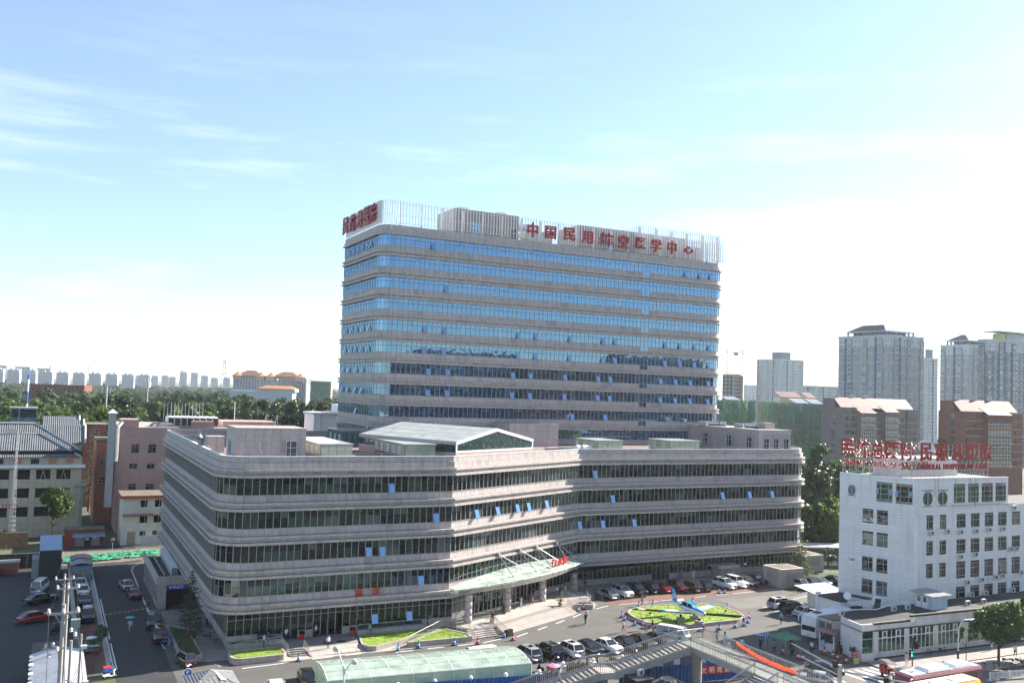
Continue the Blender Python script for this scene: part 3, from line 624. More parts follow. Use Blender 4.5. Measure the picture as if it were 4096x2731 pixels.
	t = thing('roof_duct', 'fat curved silver duct on the tower roof left of the first sign character', 'duct'); MB().path([(82.5, 161.5, 66.0), (85, 161.5, 66.4), (87, 161.5, 66.0), (87.6, 161.5, 64.6)], .7, 10).build('duct_pipe', 'steel', t)
	MB().box(82.6, 86.2, 160.6, 162, 64.0, 64.7).build('duct_box', 'white_metal', t)
roof_things()
# ---------------------------------------------------------------- entrance canopy, columns, steps
def entrance():
	t = thing('entrance_canopy', 'sloping glass canopy with steel struts along the slanting front over the main doors', 'canopy')
	a = rad(25.5); e = Vector((math.cos(a), math.sin(a), 0)); n = Vector((math.sin(a), -math.cos(a), 0)); K = Vector((51.1, 116.8, 0))
	P = lambda u, d, z: K+e*u+n*d+Vector((0, 0, z))
	U = [-.6+i*1.75 for i in range(20)]
	out = lambda u: 1.0+3.5*math.sin(math.pi*max(0, min(1, (u+1.2)/36)))**.8; zo = lambda u: 5.75+.25*math.sin(math.pi*max(0, min(1, u/33)))
	inn = lambda u: .78; zi = lambda u: zo(u)+.15+.95*math.sin(math.pi*max(0, min(1, (u+1)/35)))**.7
	lerp = lambda A, B, k: A+(B-A)*k
	for i in range(19):
		u0, u1 = U[i], U[i+1]
		for j in range(3):
			k0, k1 = j/3+.01, (j+1)/3-.01
			q = [lerp(P(u, inn(u), zi(u)), P(u, out(u)+.35, zo(u)), k) for u, k in ((u0+.02, k0), (u1-.02, k0), (u1-.02, k1), (u0+.02, k1))]
			MB().raw(q, [(0, 1, 2, 3)]).build('roof_pane', 'canopy_glass', t)
	for u in U: MB().tube(P(u, inn(u), zi(u)-.14), P(u, out(u), zo(u)-.14), .05, 5).build('rib', 'steel', t)
	ed = MB().path([P(u, out(u), zo(u)-.1) for u in U], .13, 8).path([P(u, (out(u)+inn(u))/2, (zo(u)+zi(u))/2-.12) for u in U], .06, 5); ed.build('edge_tube', 'steel', t)
	for u in U[1:-1:2]: MB().tube(P(u, out(u)-.05, zo(u)-.3), P(u, out(u)+.5, zo(u)+.03), .07, 6).build('edge_bracket', 'white_metal', t)
	fb = MB()
	for u0, u1 in zip(U, U[1:]):
		d = lambda u: max(.6, out(u)-1.3)
		fb.hexa([P(u0, d(u0)+.25, 4.72), P(u1, d(u1)+.25, 4.72), P(u1, d(u1)-.35, 4.72), P(u0, d(u0)-.35, 4.72)], [P(u0, d(u0)+.25, 5.3), P(u1, d(u1)+.25, 5.3), P(u1, d(u1)-.35, 5.3), P(u0, d(u0)-.35, 5.3)])
	fb.build('fascia_beam', 'kerb', t)
	for u in (10.2, 15.4, 19.7, 25.2):
		top = P(u, .7, 9.15); MB().cbox(P(u, .75, 9.0), (.5, .35, .7), a).build('strut_anchor', 'kerb', t)
		for du in (0.2, 4.4): MB().tube(top, P(u+du, out(u+du)*.85, lerp(zi(u+du), zo(u+du), .8)+.05), .065, 6).build('strut', 'grey_metal', t)
	s = thing('entrance_sign', 'three red characters standing on the glass entrance canopy', 'sign')
	for u, ch in ((20.6, '门'), (22.4, '诊'), (24.2, '部')): letter(s, ch, P(u, out(u)*.8, 6.95), e, 1.15, 'red_bright', .2, bold=.02)
	MB().tube(P(19.8, out(20)*.8, 6.15), P(25, out(25)*.8, 6.15), .05, 5).build('sign_rail', 'steel', s)
	for i, (x, y) in enumerate(((53.95, 116.15), (62.1, 120.15), (70.3, 124.2), (78.8, 128.9))):
		c = thing('entrance_column', ('leftmost', 'second from left', 'third from left', 'rightmost')[i]+' round stone column under the entrance canopy', 'column', (x, y, 0), 0, 'round columns under the canopy')
		for k in range(4): MB().lathe((0, 0, 0), [(.52, .9+k*.97+.012), (.52, .9+(k+1)*.97-.012)], 20).build('drum', 'granite', c, True)
		MB().lathe((0, 0, 0), [(.49, .1), (.49, 4.85)], 16).build('shaft', 'joint', c)
	# raised terrace, broad steps
	f = put('terrace', None, None, kind='structure')
	T = [(51.6, 114.6), (53.2, 112.6), (56.4, 113.2), (57.4, 113.4), (72.0, 119.9), (77.5, 123.2), (81.0, 126.0), (81.5, 132.2), (52.2, 118.6)]
	MB().prism(T, .02, .86).build('terrace_base', 'paving_grey', f)
	for i in range(30):
		for j in range(7):
			c = K+e*(i*1.0+.6)+n*(j*.9-1.0)
			poly = [(c+e*x+n*y) for x, y in ((-.49, -.44), (.49, -.44), (.49, .44), (-.49, .44))]
			inside = lambda p: all((T[(k+1) % len(T)][0]-T[k][0])*(p.y-T[k][1])-(T[(k+1) % len(T)][1]-T[k][1])*(p.x-T[k][0]) > -.05 for k in range(len(T)))
			if all(inside(p) for p in poly): MB().prism([(p.x, p.y) for p in poly], .86, .885).build('paving_slab', 'paving', f)
	st = put('main_steps', None, None, kind='structure')
	for k in range(5):
		dd = k*.36; z = .86-.17*k
		A = [Vector((57.0, 113.3, 0)), Vector((72.2, 119.9, 0))]; q = [A[0]-e*.2+n*(dd), A[1]+e*.3+n*dd, A[1]+e*.3+n*(dd+.37), A[0]-e*.2+n*(dd+.37)]
		MB().prism([(p.x, p.y) for p in q], .012, z-.0).build('step', 'paving', st)
	st = put('left_steps', None, None, kind='structure')
	for k in range(5):
		z = .86-.17*k; dd = k*.36
		MB().prism([(52.2+dd*.1, 112.8-dd), (56.3, 113.2-dd), (56.3, 113.2-dd-.37), (52.2+dd*.1, 112.8-dd-.37)], .012, z).build('step', 'paving', st)
	st = put('right_steps', None, None, kind='structure')
	for k in range(5):
		dd = k*.36; z = .86-.17*k; MB().prism([(75.6+dd*.8, 121.8-dd*.5), (77.6+dd*.8, 122.6-dd*.5), (77.97+dd*.8, 122.4-dd*.5), (75.97+dd*.8, 121.6-dd*.5)], .012, z).build('step', 'paving_grey', st)
	st = put('emergency_steps', None, None, kind='structure')
	for k in range(4): MB().box(27.8+k*.12, 30.2, 112.9-k*.42, 113.4-k*.42+.0, .02, .56-.14*k).build('step', 'paving_grey', st)
	MB().box(21.9, 37.4, 113.4, 118.0, .02, .42).build('landing', 'paving_grey', st)
	rp = put('emergency_ramp', None, None, kind='structure')
	MB().hexa([(30.6, 110.6, .02), (37.2, 111.2, .02), (37.4, 113.4, .02), (30.3, 113.4, .02)], [(30.6, 110.6, .05), (37.2, 111.2, .05), (37.4, 113.4, .43), (30.3, 113.4, .43)]).build('ramp_slab', 'paving', rp)
	for i in range(7):
		for j in range(2):
			x = 30.7+i*.95; y = 110.9+j*1.25; zz = lambda y: .06+(y-110.6)/2.8*.37
			MB().hexa([(x, y, zz(y)-.02), (x+.92, y, zz(y)-.02), (x+.92, y+1.2, zz(y+1.2)-.02), (x, y+1.2, zz(y+1.2)-.02)], [(x, y, zz(y)+.015), (x+.92, y, zz(y)+.015), (x+.92, y+1.2, zz(y+1.2)+.015), (x, y+1.2, zz(y+1.2)+.015)]).build('paving_slab', 'paving', rp)
	fo = put('forecourt_slabs', None, None, kind='structure')
	for i in range(34):
		for j in range(6):
			x, y = 22.2+i*.92, 113.6+j*.74
			if x < 37 and y < 117.4 and (i*6+j) < 290: MB().box(x, x+.895, y, y+.715, .41, .437).build('paving_slab', 'paving_grey', fo)
	wk = put('walkway_slabs', None, None, kind='structure')
	for i in range(5):
		for j in range(26):
			x, y = 18.5+i*.62, 115.8+j*.9
			if x < 21.4: MB().box(x, x+.6, y, y+.88, .018, .034).build('paving_slab', 'paving_grey', wk)
entrance()
# ---------------------------------------------------------------- planters, railings
def planter(lab, poly, h=.55, top='lawn', inner=.28, slope=None):
	t = thing('planter', lab, 'planter'); n = len(poly)
	c = Vector((sum(p[0] for p in poly)/n, sum(p[1] for p in poly)/n)); w = MB()
	ins = []
	for i in range(n):
		a, b, d = Vector(poly[i-1]), Vector(poly[i]), Vector(poly[(i+1) % n]); t1 = (b-a).normalized(); t2 = (d-b).normalized()
		n1, n2 = Vector((-t1.y, t1.x)), Vector((-t2.y, t2.x)); m = (n1+n2).normalized(); ins.append(b+m*inner/max(.5, m.dot(n1)))
	zt = [h if slope is None else slope(p) for p in poly]
	for i in range(n):
		j = (i+1) % n; a, b, p, q = poly[i], poly[j], ins[i], ins[j]
		L = math.dist(a, b); k = max(1, round(L/1.6))
		for s in range(k):
			f = lambda A, B, r: (A[0]+(B[0]-A[0])*r, A[1]+(B[1]-A[1])*r); r0, r1 = (s+.008)/k, (s+1-.008)/k
			z0_, z1_ = zt[i]+(zt[j]-zt[i])*r0, zt[i]+(zt[j]-zt[i])*r1
			bt = [(*f(a, b, r0), .01), (*f(a, b, r1), .01), (*f(p, q, r1), .01), (*f(p, q, r0), .01)]; tp = [(*f(a, b, r0), z0_), (*f(a, b, r1), z1_), (*f(p, q, r1), z1_), (*f(p, q, r0), z0_)]
			MB().hexa(bt, tp).build('wall_stone', 'kerb', t)
	vs = [(p.x, p.y, z-.06) for p, z in zip(ins, zt)]
	MB().raw(vs+[(p.x, p.y, .0) for p in ins], [tuple(range(n))]+[(i, i+n, (i+1) % n+n, (i+1) % n) for i in range(n)]).build('turf', top, t)
	return t
def tufts(name, poly, n, z, m, hgt=.12, seed=1):
	r = random.Random(seed); mb = MB(); xs = [p[0] for p in poly]; ys = [p[1] for p in poly]
	def ins(x, y):
		k = False
		for i in range(len(poly)):
			(x1, y1), (x2, y2) = poly[i-1], poly[i]
			if (y1 > y) != (y2 > y) and x < (x2-x1)*(y-y1)/(y2-y1)+x1: k = not k
		return k
	while n > 0:
		x, y = r.uniform(min(xs), max(xs)), r.uniform(min(ys), max(ys))
		if not ins(x, y): continue
		n -= 1; a = r.uniform(0, 6.3); w = r.uniform(.05, .12); h = hgt*r.uniform(.5, 1.2); dx, dy = math.cos(a)*w, math.sin(a)*w
		mb.raw([(x-dx, y-dy, z), (x+dx, y+dy, z), (x+dx*.3+r.uniform(-.05, .05), y+dy*.3+r.uniform(-.05, .05), z+h)], [(0, 1, 2)])
	mb.build(name, m, None, kind='stuff')
def rounded(poly, r, n=4):
	out = []
	for i in range(len(poly)):
		a, b, c = Vector(poly[i-1]), Vector(poly[i]), Vector(poly[(i+1) % len(poly)]); rr = r[i] if isinstance(r, (list, tuple)) else r
		if rr <= 0: out.append((b.x, b.y)); continue
		p, q = b+(a-b).normalized()*rr, b+(c-b).normalized()*rr
		for k in range(n+1):
			s = k/n; v = p*(1-s)**2+b*2*s*(1-s)+q*s*s; out.append((v.x, v.y))
	return out
PL1 = rounded([(21.0, 110.5), (27.6, 110.6), (27.6, 114.3), (21.1, 114.2)], [1.6, .9, 0, .5])
planter('long lawn planter with rounded corner left of the emergency steps, in shade', PL1, .75)
PL2 = rounded([(15.9, 113.6), (18.5, 114.4), (18.3, 127), (15.8, 130.5)], [.4, 1.2, .3, .3])
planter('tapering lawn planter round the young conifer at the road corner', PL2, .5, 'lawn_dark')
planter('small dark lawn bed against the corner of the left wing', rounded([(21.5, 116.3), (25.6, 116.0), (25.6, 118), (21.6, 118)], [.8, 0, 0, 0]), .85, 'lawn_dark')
PL3 = [(37.3, 112.2), (37.8, 111.0), (38.7, 110.5), (47.6, 114.3), (47.6, 116.6), (38.3, 116.7)]
planter('wedge lawn bed in front of the long bench by the emergency doors', PL3, .6)
PL4 = [(43.0, 111.0), (43.0, 110.5), (51.9, 110.2), (52.1, 111.9), (49.9, 115.6)]
planter('triangular sunny lawn bed behind sloping railing left of the main steps', PL4, .7)
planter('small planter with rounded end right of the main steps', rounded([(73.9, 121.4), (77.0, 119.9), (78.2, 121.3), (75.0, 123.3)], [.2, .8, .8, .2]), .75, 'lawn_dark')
ISL = rounded([(79.0, 110.6), (80.6, 105.9), (94.5, 105.8), (96.8, 108.2), (97.3, 115.3), (84.5, 118.2), (79.8, 115.8)], [2, 2.4, 2, 2, 2, 3, 2.5], 5)
planter('large diamond shaped lawn island carrying the blue light aircraft', ISL, .5)
tufts('lawn_grass', [(p[0]*.97+88*.03, p[1]*.97+111.5*.03) for p in ISL], 3000, .44, 'lawn', .05, 2)
tufts('bed_grass', [(p[0]*.95+47.6*.05, p[1]*.93+112.2*.07) for p in PL4], 700, .63, 'lawn', .06, 3)
tufts('bed_grass', [(p[0]*.95+41.5*.05, p[1]*.93+113.7*.07) for p in PL3], 700, .53, 'lawn', .06, 4)
tufts('bed_grass', [(p[0]*.93+24.3*.07, p[1]*.86+112.4*.14) for p in PL1], 700, .68, 'lawn', .06, 5)
# glazed light wells with stone benches
def light_well(lab, x0, x1, y0, y1, zb, n):
	t = thing('light_well', lab, 'light well')
	k = round((x1-x0)/1.0)
	for i in range(k): MB().box(x0+(x1-x0)*i/k+.015, x0+(x1-x0)*(i+1)/k-.015, y0, y0+.9, .1, zb).build('bench_stone', 'granite', t)
	MB().box(x0+.1, x1, y0+.9, y1, .1, zb+.0).build('base', 'granite', t)
	MB().box(x0+.5, x1-.3, y0+.92, y0+.96, zb, zb+.55).build('front_pane', 'pane_teal', t); MB().box(x0+.46, x0+.5, y0+.95, y1, zb, zb+.6).build('side_pane', 'pane_teal', t)
	for i in range(n):
		a, b = x0+.5+(x1-x0-.8)*i/n+.03, x0+.5+(x1-x0-.8)*(i+1)/n-.03
		MB().hexa([(a, y0+.92, zb+.55), (b, y0+.92, zb+.55), (b, y1, zb+.85), (a, y1, zb+.85)], [(a, y0+.92, zb+.59), (b, y0+.92, zb+.59), (b, y1, zb+.89), (a, y1, zb+.89)]).build('top_pane', 'pane_teal', t)
	MB().box(x0+.45, x1-.25, y0+.9, y0+.98, zb+.5, zb+.58).build('frame', 'steel', t)
light_well('short glazed light well with stone ledge left of the emergency doors', 25.0, 28.6, 116.2, 118.05, .85, 2)
light_well('long glazed light well with stone bench right of the emergency doors', 38.2, 48.0, 116.9, 118.05, .95, 6)
def railing(lab, pts, h=1.0, step=.16, m='steel', name='stair_railing', group=None, bars=True):
	t = thing(name, lab, 'railing', group=group); pts = [Vector(p) for p in pts]; up = Vector((0, 0, h))
	for a, b in zip(pts, pts[1:]):
		MB().tube(a+up, b+up, .035, 6).build('handrail', m, t); MB().tube(a+up*.14, b+up*.14, .018, 4).build('lower_rail', m, t)
		n = max(1, int((b-a).length/step)); bb = MB()
		for i in range(1, n): p = a+(b-a)*i/n; bb.tube(p+up*.14, p+up*.98, .014, 4)
		if bars and bb.v: bb.build('baluster', m, t, kind='stuff')
	for p in pts: MB().tube(p, p+up, .035, 6).build('post', m, t)
	return t
railing('sloping steel railing along the dark lawn planter left of the emergency steps', [(22.2, 114.5, .45), (27.7, 114.5, .9), (28.0, 112.2, .25)])
railing('short steel railing right of the emergency steps', [(30.3, 113.6, .45), (30.4, 111.4, .05)])
railing('steel railing climbing beside the ramp and round the sunny triangular lawn bed', [(43.2, 110.8, .35), (50.0, 115.6, .86), (51.2, 113.8, .86), (52.2, 112.0, .86), (52.3, 110.3, .05)])
railing('steel railing at the left edge of the broad main steps', [(56.7, 114.2, .86), (56.9, 113.2, .86), (57.6, 111.4, .05)])
railing('steel railing between the left steps and the potted palm', [(56.3, 114.0, .86), (56.4, 111.4, .05)])
railing('double steel railing at the right edge of the broad main steps', [(72.6, 120.4, .86), (73.0, 118.9, .1), (73.5, 118.3, .05)])
railing('steel railing round the small planter right of the main steps', [(74.4, 125.6, .86), (78.6, 127.4, .86)])
railing('steel railing by the right steps below the rightmost column', [(74.2, 124.9, .86), (75.2, 123.0, .86), (76.4, 121.2, .05)])
railing('long steel ramp railing behind the parked cars under the right wing', [(81.6, 124.6, .05), (79.6, 128.6, .86), (88, 130.0, .9), (96.0, 131.2, 1.1)])
railing('short ramp railing in front of the paediatrics doors', [(103.4, 129.6, .1), (101.8, 131.3, .9), (107.6, 131.6, .9)])
MB().box(81.6, 130, 130.2, 132.4, .02, .84).build('ramp_terrace', 'paving_grey', None, kind='structure')
# ---------------------------------------------------------------- cars
for nm, c, mt in (('silver', (.42, .43, .44), .6), ('white', (.78, .78, .78), 0), ('black', (.012, .012, .013), 0), ('red', (.30, .015, .015), .1), ('darkred', (.12, .01, .012), .2), ('brown', (.10, .075, .06), .5), ('tan', (.22, .19, .16), .6), ('grey', (.11, .11, .115), .5), ('bluegrey', (.25, .29, .36), .5), ('champagne', (.40, .36, .30), .5)):
	m = mat('paint_'+nm, c, .22, .02, 1, metal=mt*.7, spec=.6); m.node_tree.nodes['Principled BSDF'].inputs['Coat Weight'].default_value = .6
mat('tyre', (.016, .016, .016), .85, .2); mat('alloy', (.45, .45, .46), .35, .05, metal=.7); mat('lamp_clear', (.75, .77, .8), .1, .02, spec=.8); mat('lamp_red', (.35, .01, .01), .2, .02, spec=.7)
mat('plate_blue', (.02, .10, .45), .4, .05); mat('plate_green', (.10, .55, .38), .4, .05); mat('plate_yellow', (.75, .45, .03), .4, .05); mat('trim', (.02, .02, .02), .6, .1)
CARS = {   # length, width, height, belt, hood height, x stations of hood end, roof start, roof end, tail (fractions), wheel radius, base
	'sedan': (4.75, 1.82, 1.46, .92, .95, .27, .43, .72, .88, .99, .32, 2.8),
	'hatch': (4.1, 1.75, 1.5, .95, .98, .22, .38, .86, .97, .98, .31, 2.55),
	'suv': (4.7, 1.88, 1.72, 1.06, 1.08, .25, .38, .88, .97, .99, .37, 2.75),
	'jeep': (4.7, 1.88, 1.85, 1.15, 1.12, .30, .36, .95, .975, .985, .39, 2.8),
	'mpv': (4.8, 1.82, 1.62, .98, .98, .18, .36, .90, .975, .99, .33, 2.85),
	'van': (4.6, 1.72, 1.92, 1.05, 1.12, .07, .17, .955, .985, .99, .31, 2.7),
	'mini': (3.2, 1.5, 1.58, .95, .96, .16, .32, .90, .97, .98, .27, 2.1)}
def make_car(kind, body='paint_white', plate='plate_blue', roof=None, rails=False):
	L, W, H, belt, hood, fh, f1, f2, f3, f4, wr, wb = CARS[kind]
	t = thing('parked_car', 'car', 'car'); X = lambda f: L/2-f*L          # nose at +X
	cl = .2                                                             # ground clearance
	top = lambda f: (hood-.28+.28*min(1, f/.10)**.5 - .0) if f < fh else belt+.02 if f < f3 else (belt+.0 if kind == 'sedan' else belt)-.10*max(0, (f-f3)/(1-f3+1e-6))
	hw = lambda f: W/2*(.80+.20*min(1, f/.12)**.6)*(.86+.14*min(1, (1-f)/.10)**.6)
	fs = [0, .03, .08, .14, .2, fh, .36, .5, .64, .76, .85, .92, .97, 1]; rings = []
	for f in fs:
		x, w, z1 = X(f), hw(f), top(f); z0 = cl+.12*(1 if f < .03 or f > .97 else 0)
		rings.append([(x, -w*.93, z0), (x, -w, z0+.22), (x, -w, z1*.78), (x, -w*.93, z1-.05), (x, -w*.80, z1), (x, w*.80, z1), (x, w*.93, z1-.05), (x, w, z1*.78), (x, w, z0+.22), (x, w*.93, z0)])
	b = MB(); n = 10
	b.raw([p for r in rings for p in r], [(k*n+i, k*n+(i+1) % n, (k+1)*n+(i+1) % n, (k+1)*n+i) for k in range(len(fs)-1) for i in range(n)]+[tuple(range(n)), tuple(range(len(fs)*n-1, (len(fs)-1)*n-1, -1))])
	# roof and pillars
	wB, wR = W/2*.90, W/2*.70; c = [(X(fh), wB, belt), (X(f1), wR, H-.04), (X(f2), wR, H-.05), (X(f3), wB*.94, belt)]
	mid = (X((f1+f2)/2), wR*1.02, H)
	bo = b.build('body', body, t, True)
	rf = MB().raw([(c[1][0], -wR, H-.07), (mid[0], -wR*1.03, H-.03), (c[2][0], -wR, H-.08), (c[1][0], -wR*.8, H-.02), (mid[0], -wR*.82, H+.01), (c[2][0], -wR*.8, H-.03), (c[1][0], wR*.8, H-.02), (mid[0], wR*.82, H+.01), (c[2][0], wR*.8, H-.03), (c[1][0], wR, H-.07), (mid[0], wR*1.03, H-.03), (c[2][0], wR, H-.08)],
		[(0, 1, 4, 3), (1, 2, 5, 4), (3, 4, 7, 6), (4, 5, 8, 7), (6, 7, 10, 9), (7, 8, 11, 10)]).build('roof', roof or body, t, True)
	MB().raw([(c[0][0], -wB*.93, belt), (c[0][0], wB*.93, belt), (c[1][0], wR*.95, H-.05), (c[1][0], -wR*.95, H-.05)], [(0, 1, 2, 3)]).build('windscreen', 'car_glass', t)
	MB().raw([(c[3][0], -wB*.86, belt), (c[2][0], -wR*.93, H-.06), (c[2][0], wR*.93, H-.06), (c[3][0], wB*.86, belt)], [(0, 1, 2, 3)]).build('rear_window', 'car_glass', t)
	for s in (-1, 1):
		MB().raw([(c[0][0], s*wB, belt), (c[1][0], s*wR, H-.07), (mid[0], s*wR*1.02, H-.04), (c[2][0], s*wR, H-.07), (c[3][0], s*wB*.95, belt)], [(0, 1, 2, 3, 4)]).build('side_window', 'car_glass', t)
		pl = MB();
		for f in (fh, (f1+f2)/2+.02, f2 if kind != 'sedan' else f2, ):
			pass
		xm = X((f1+f2)/2+.02); pl.raw([(xm-.05, s*(wB+.012), belt), (xm+.05, s*(wB+.012), belt), (xm+.04, s*(wR*1.02+.012), H-.05), (xm-.04, s*(wR*1.02+.012), H-.05)], [(0, 1, 2, 3)])
		for (p, q) in ((c[0], c[1]), (c[3], c[2])):
			pl.tube((p[0], s*p[1]*.98, p[2]), (q[0], s*q[1], q[2]-.02), .045, 4)
		pl.build('pillar', body, t)
		MB().cbox((X(fh)-.45, s*(W/2+.08), belt+.05), (.16, .2, .14)).build('mirror', body, t)
		MB().cbox((X(.035), s*W/2*.62, hood-.22), (.16, .34, .14)).build('headlight', 'lamp_clear', t)
		MB().cbox((X(.985), s*W/2*.66, belt-.16), (.12, .32, .18 if kind == 'sedan' else .26)).build('tail_lamp', 'lamp_red', t)
		for k, xw in enumerate((wb/2, -wb/2)):
			w = MB().tube((xw, s*(W/2-.02), wr), (xw, s*(W/2-.21), wr), wr, 16).build('wheel', 'tyre', t)
			r_ = MB().tube((xw, s*(W/2-.012), wr), (xw, s*(W/2-.03), wr), wr*.66, 12).build('rim', 'alloy', w)
			MB().tube((xw, s*(W/2-.005), wr+.05), (xw, s*(W/2-.2), wr+.05), wr+.07, 14).build('wheel_arch', 'trim', t)
			for o_ in (): pass
	MB().cbox((X(.002)+.0, 0, .45), (.05, .46, .14)).build('number_plate', plate, t); MB().cbox((X(.998), 0, .78 if kind != 'sedan' else .7), (.05, .46, .14)).build('number_plate', plate, t)
	MB().cbox((X(.012), 0, .56), (.08, W*.55, .16)).build('grille', 'trim', t)
	MB().box(-L*.46, L*.46, -W*.42, W*.42, .17, .3).build('underbody', 'trim', t)
	if rails:
		for s in (-1, 1): MB().tube((c[1][0]-.1, s*wR*.9, H+.03), (c[2][0]+.1, s*wR*.9, H+.02), .025, 4).build('roof_rail', 'steel', t)
	if kind in ('suv', 'mpv'): MB().cbox((X((f1+f2)/2-.03), 0, H+.012), (L*.22, wR*1.2, .02)).build('sunroof', 'car_glass', t)
	return t
PROTO = {}
for k in CARS: PROTO[k] = make_car(k, rails=k == 'suv')
learn(None)
def car(kind, col, x, y, heading, label, group=None, roof=None):
	mats = {'paint_white': M('paint_'+col)}
	o = dup(PROTO[kind], (x, y, .015), rad(heading), label, group, mats=mats); o['category'] = 'car'
	if roof:
		for c in S.objects[-1:]: pass
	return o
GA = 'cars nosed in under the right wing'
AY = 126.3
car('sedan', 'silver', 83.6, 126.2, 93, 'silver saloon at the left end of the row under the right wing', GA)
car('suv', 'white', 86.7, 126.5, -88, 'white sporty SUV beside the silver saloon, headlights facing out', GA)
car('suv', 'black', 89.7, 126.7, -88, 'black SUV facing out, next to the white sporty SUV', GA)
car('suv', 'black', 92.7, 127.6, 91, 'black SUV parked tail out, left of the bright red saloon', GA)
car('sedan', 'red', 95.3, 127.4, 91, 'bright red saloon parked tail out in the row', GA)
car('suv', 'darkred', 98.1, 126.6, -90, 'dark red SUV facing out, right of the red saloon', GA)
car('suv', 'brown', 100.6, 126.0, 90, 'brown SUV parked tail out near the right end of the row', GA)
car('hatch', 'black', 102.9, 125.8, 90, 'small black hatchback with red tail lamps ending the row', GA)
GB = 'cars in front of the stone kiosk'
car('suv', 'white', 108.0, 126.0, -84, 'tall white SUV facing out, first in the right hand group', GB)
car('jeep', 'white', 110.9, 126.3, -84, 'boxy white off roader with black hardtop', GB)
car('sedan', 'tan', 113.6, 126.6, -84, 'tan saloon between the off roader and a black saloon', GB)
car('sedan', 'black', 116.3, 127.2, -84, 'black saloon at the right of the group, nearest the stone kiosk', GB)
GC = 'cars beside the conifer'
car('suv', 'silver', 121.0, 121.2, -82, 'silver SUV with roof rails parked right of the stone kiosk', GC)
car('suv', 'grey', 123.9, 121.8, -82, 'dark grey estate beside the silver SUV', GC)
car('sedan', 'bluegrey', 126.6, 122.0, -82, 'blue grey saloon third from the stone kiosk', GC)
car('sedan', 'black', 130.3, 122.0, -84, 'black car half hidden behind the white office block', GC)
GD = 'cars in the bays near the coach'
car('suv', 'white', 106.8, 111.0, 2, 'white SUV, tail towards the lawn island, farthest from the coach', GD)
car('suv', 'black', 106.7, 108.3, 2, 'black SUV, tail towards the lawn island, between white cars', GD)
car('sedan', 'white', 107.0, 105.7, 4, 'white saloon third in the bays near the coach', GD)
car('suv', 'white', 107.2, 103.2, 4, 'white SUV in the bay right beside the coach', GD)
car('sedan', 'white', 113.2, 109.4, 6, 'white saloon in the second line behind the black SUV', GD)
car('sedan', 'black', 116.2, 107.0, 6, 'black saloon mostly hidden behind the glass porch', GD)
GE = 'cars along the ramp shelter'
car('mpv', 'silver', 55.4, 101.2, 92, 'silver people carrier next to the glass ramp shelter', GE)
car('suv', 'black', 58.4, 101.2, 94, 'large black off roader right of the silver people carrier', GE)
car('suv', 'white', 61.2, 100.7, 94, 'white SUV with red tail lamps behind the motorbikes', GE)
car('sedan', 'black', 64.2, 100.9, -84, 'black saloon facing the footbridge between two white cars', GE)
car('sedan', 'white', 66.9, 100.6, -82, 'white saloon with dark sunroof behind the footbridge stair', GE)
car('sedan', 'black', 69.8, 100.6, -84, 'black saloon with a sun shade behind the windscreen', GE)
car('sedan', 'brown', 72.5, 100.8, -84, 'brown grey saloon behind the upper footbridge stair', GE)
car('sedan', 'grey', 75.4, 100.9, -84, 'dark saloon almost hidden by the footbridge railing', GE)
car('van', 'white', 78.3, 101.6, -60, 'white van behind the top of the footbridge stair')
car('van', 'white', 48.9, 101.6, -176, 'white van showing only its roof behind the ramp shelter')
car('sedan', 'white', 23.6, 99.4, 80, 'white saloon with dark rear window below the shop roof')
car('sedan', 'black', 20.0, 98.0, 78, 'black saloon beside the tiled guard house roof')
car('sedan', 'black', 27.6, 101.4, -96, 'black saloon half hidden at the left end of the ramp shelter')
car('sedan', 'black', 87.0, 82.8, -48, 'black saloon driving out of the gate beyond the footbridge')
car('sedan', 'silver', 83.0, 80.2, 130, 'silver car behind the red banner on the footbridge')
car('sedan', 'white', 82.2, 76.4, 150, 'white car turning in below the footbridge deck')
GF = 'cars parked along the shaded side road'
car('sedan', 'silver', 12.9, 156.0, 97, 'silver saloon double parked at the head of the side road', GF)
car('sedan', 'darkred', 13.5, 149.6, 94, 'red saloon behind the silver one by the garage', GF)
car('suv', 'black', 14.5, 131.6, -96, 'black SUV with roof rails facing the camera beside the conifer', GF)
car('suv', 'darkred', 14.6, 124.4, -94, 'dark red SUV facing the camera in front of the black SUV', GF)
car('mini', 'brown', 16.2, 112.8, 104, 'tiny brown electric car with green plate at the corner', GF)
GG = 'cars in the brick bays left of the side road'
car('sedan', 'white', 6.4, 158.8, -92, 'white saloon tucked behind the utility cabin', GG)
car('sedan', 'white', 6.6, 153.8, -92, 'second white saloon in the brick bays, below the cabin', GG)
car('sedan', 'black', 6.6, 147.6, -90, 'black saloon facing the camera in the brick bays', GG)
car('suv', 'black', 6.7, 137.8, -90, 'black compact SUV with bright grille in the brick bays', GG)
car('sedan', 'champagne', 6.6, 123.4, 88, 'champagne saloon under the small roadside tree', GG)
GH = 'vehicles parked in the yard behind the poles'
car('van', 'white', .7, 158.0, 76, 'white minibus with dark rear window in the yard', GH)
car('sedan', 'black', .9, 150.2, 30, 'black saloon parked askew below the minibus', GH)
car('sedan', 'red', .2, 139.2, 24, 'bright red saloon in the yard left of the poles', GH)
for k, o in PROTO.items():
	if o: remove_tree(o)
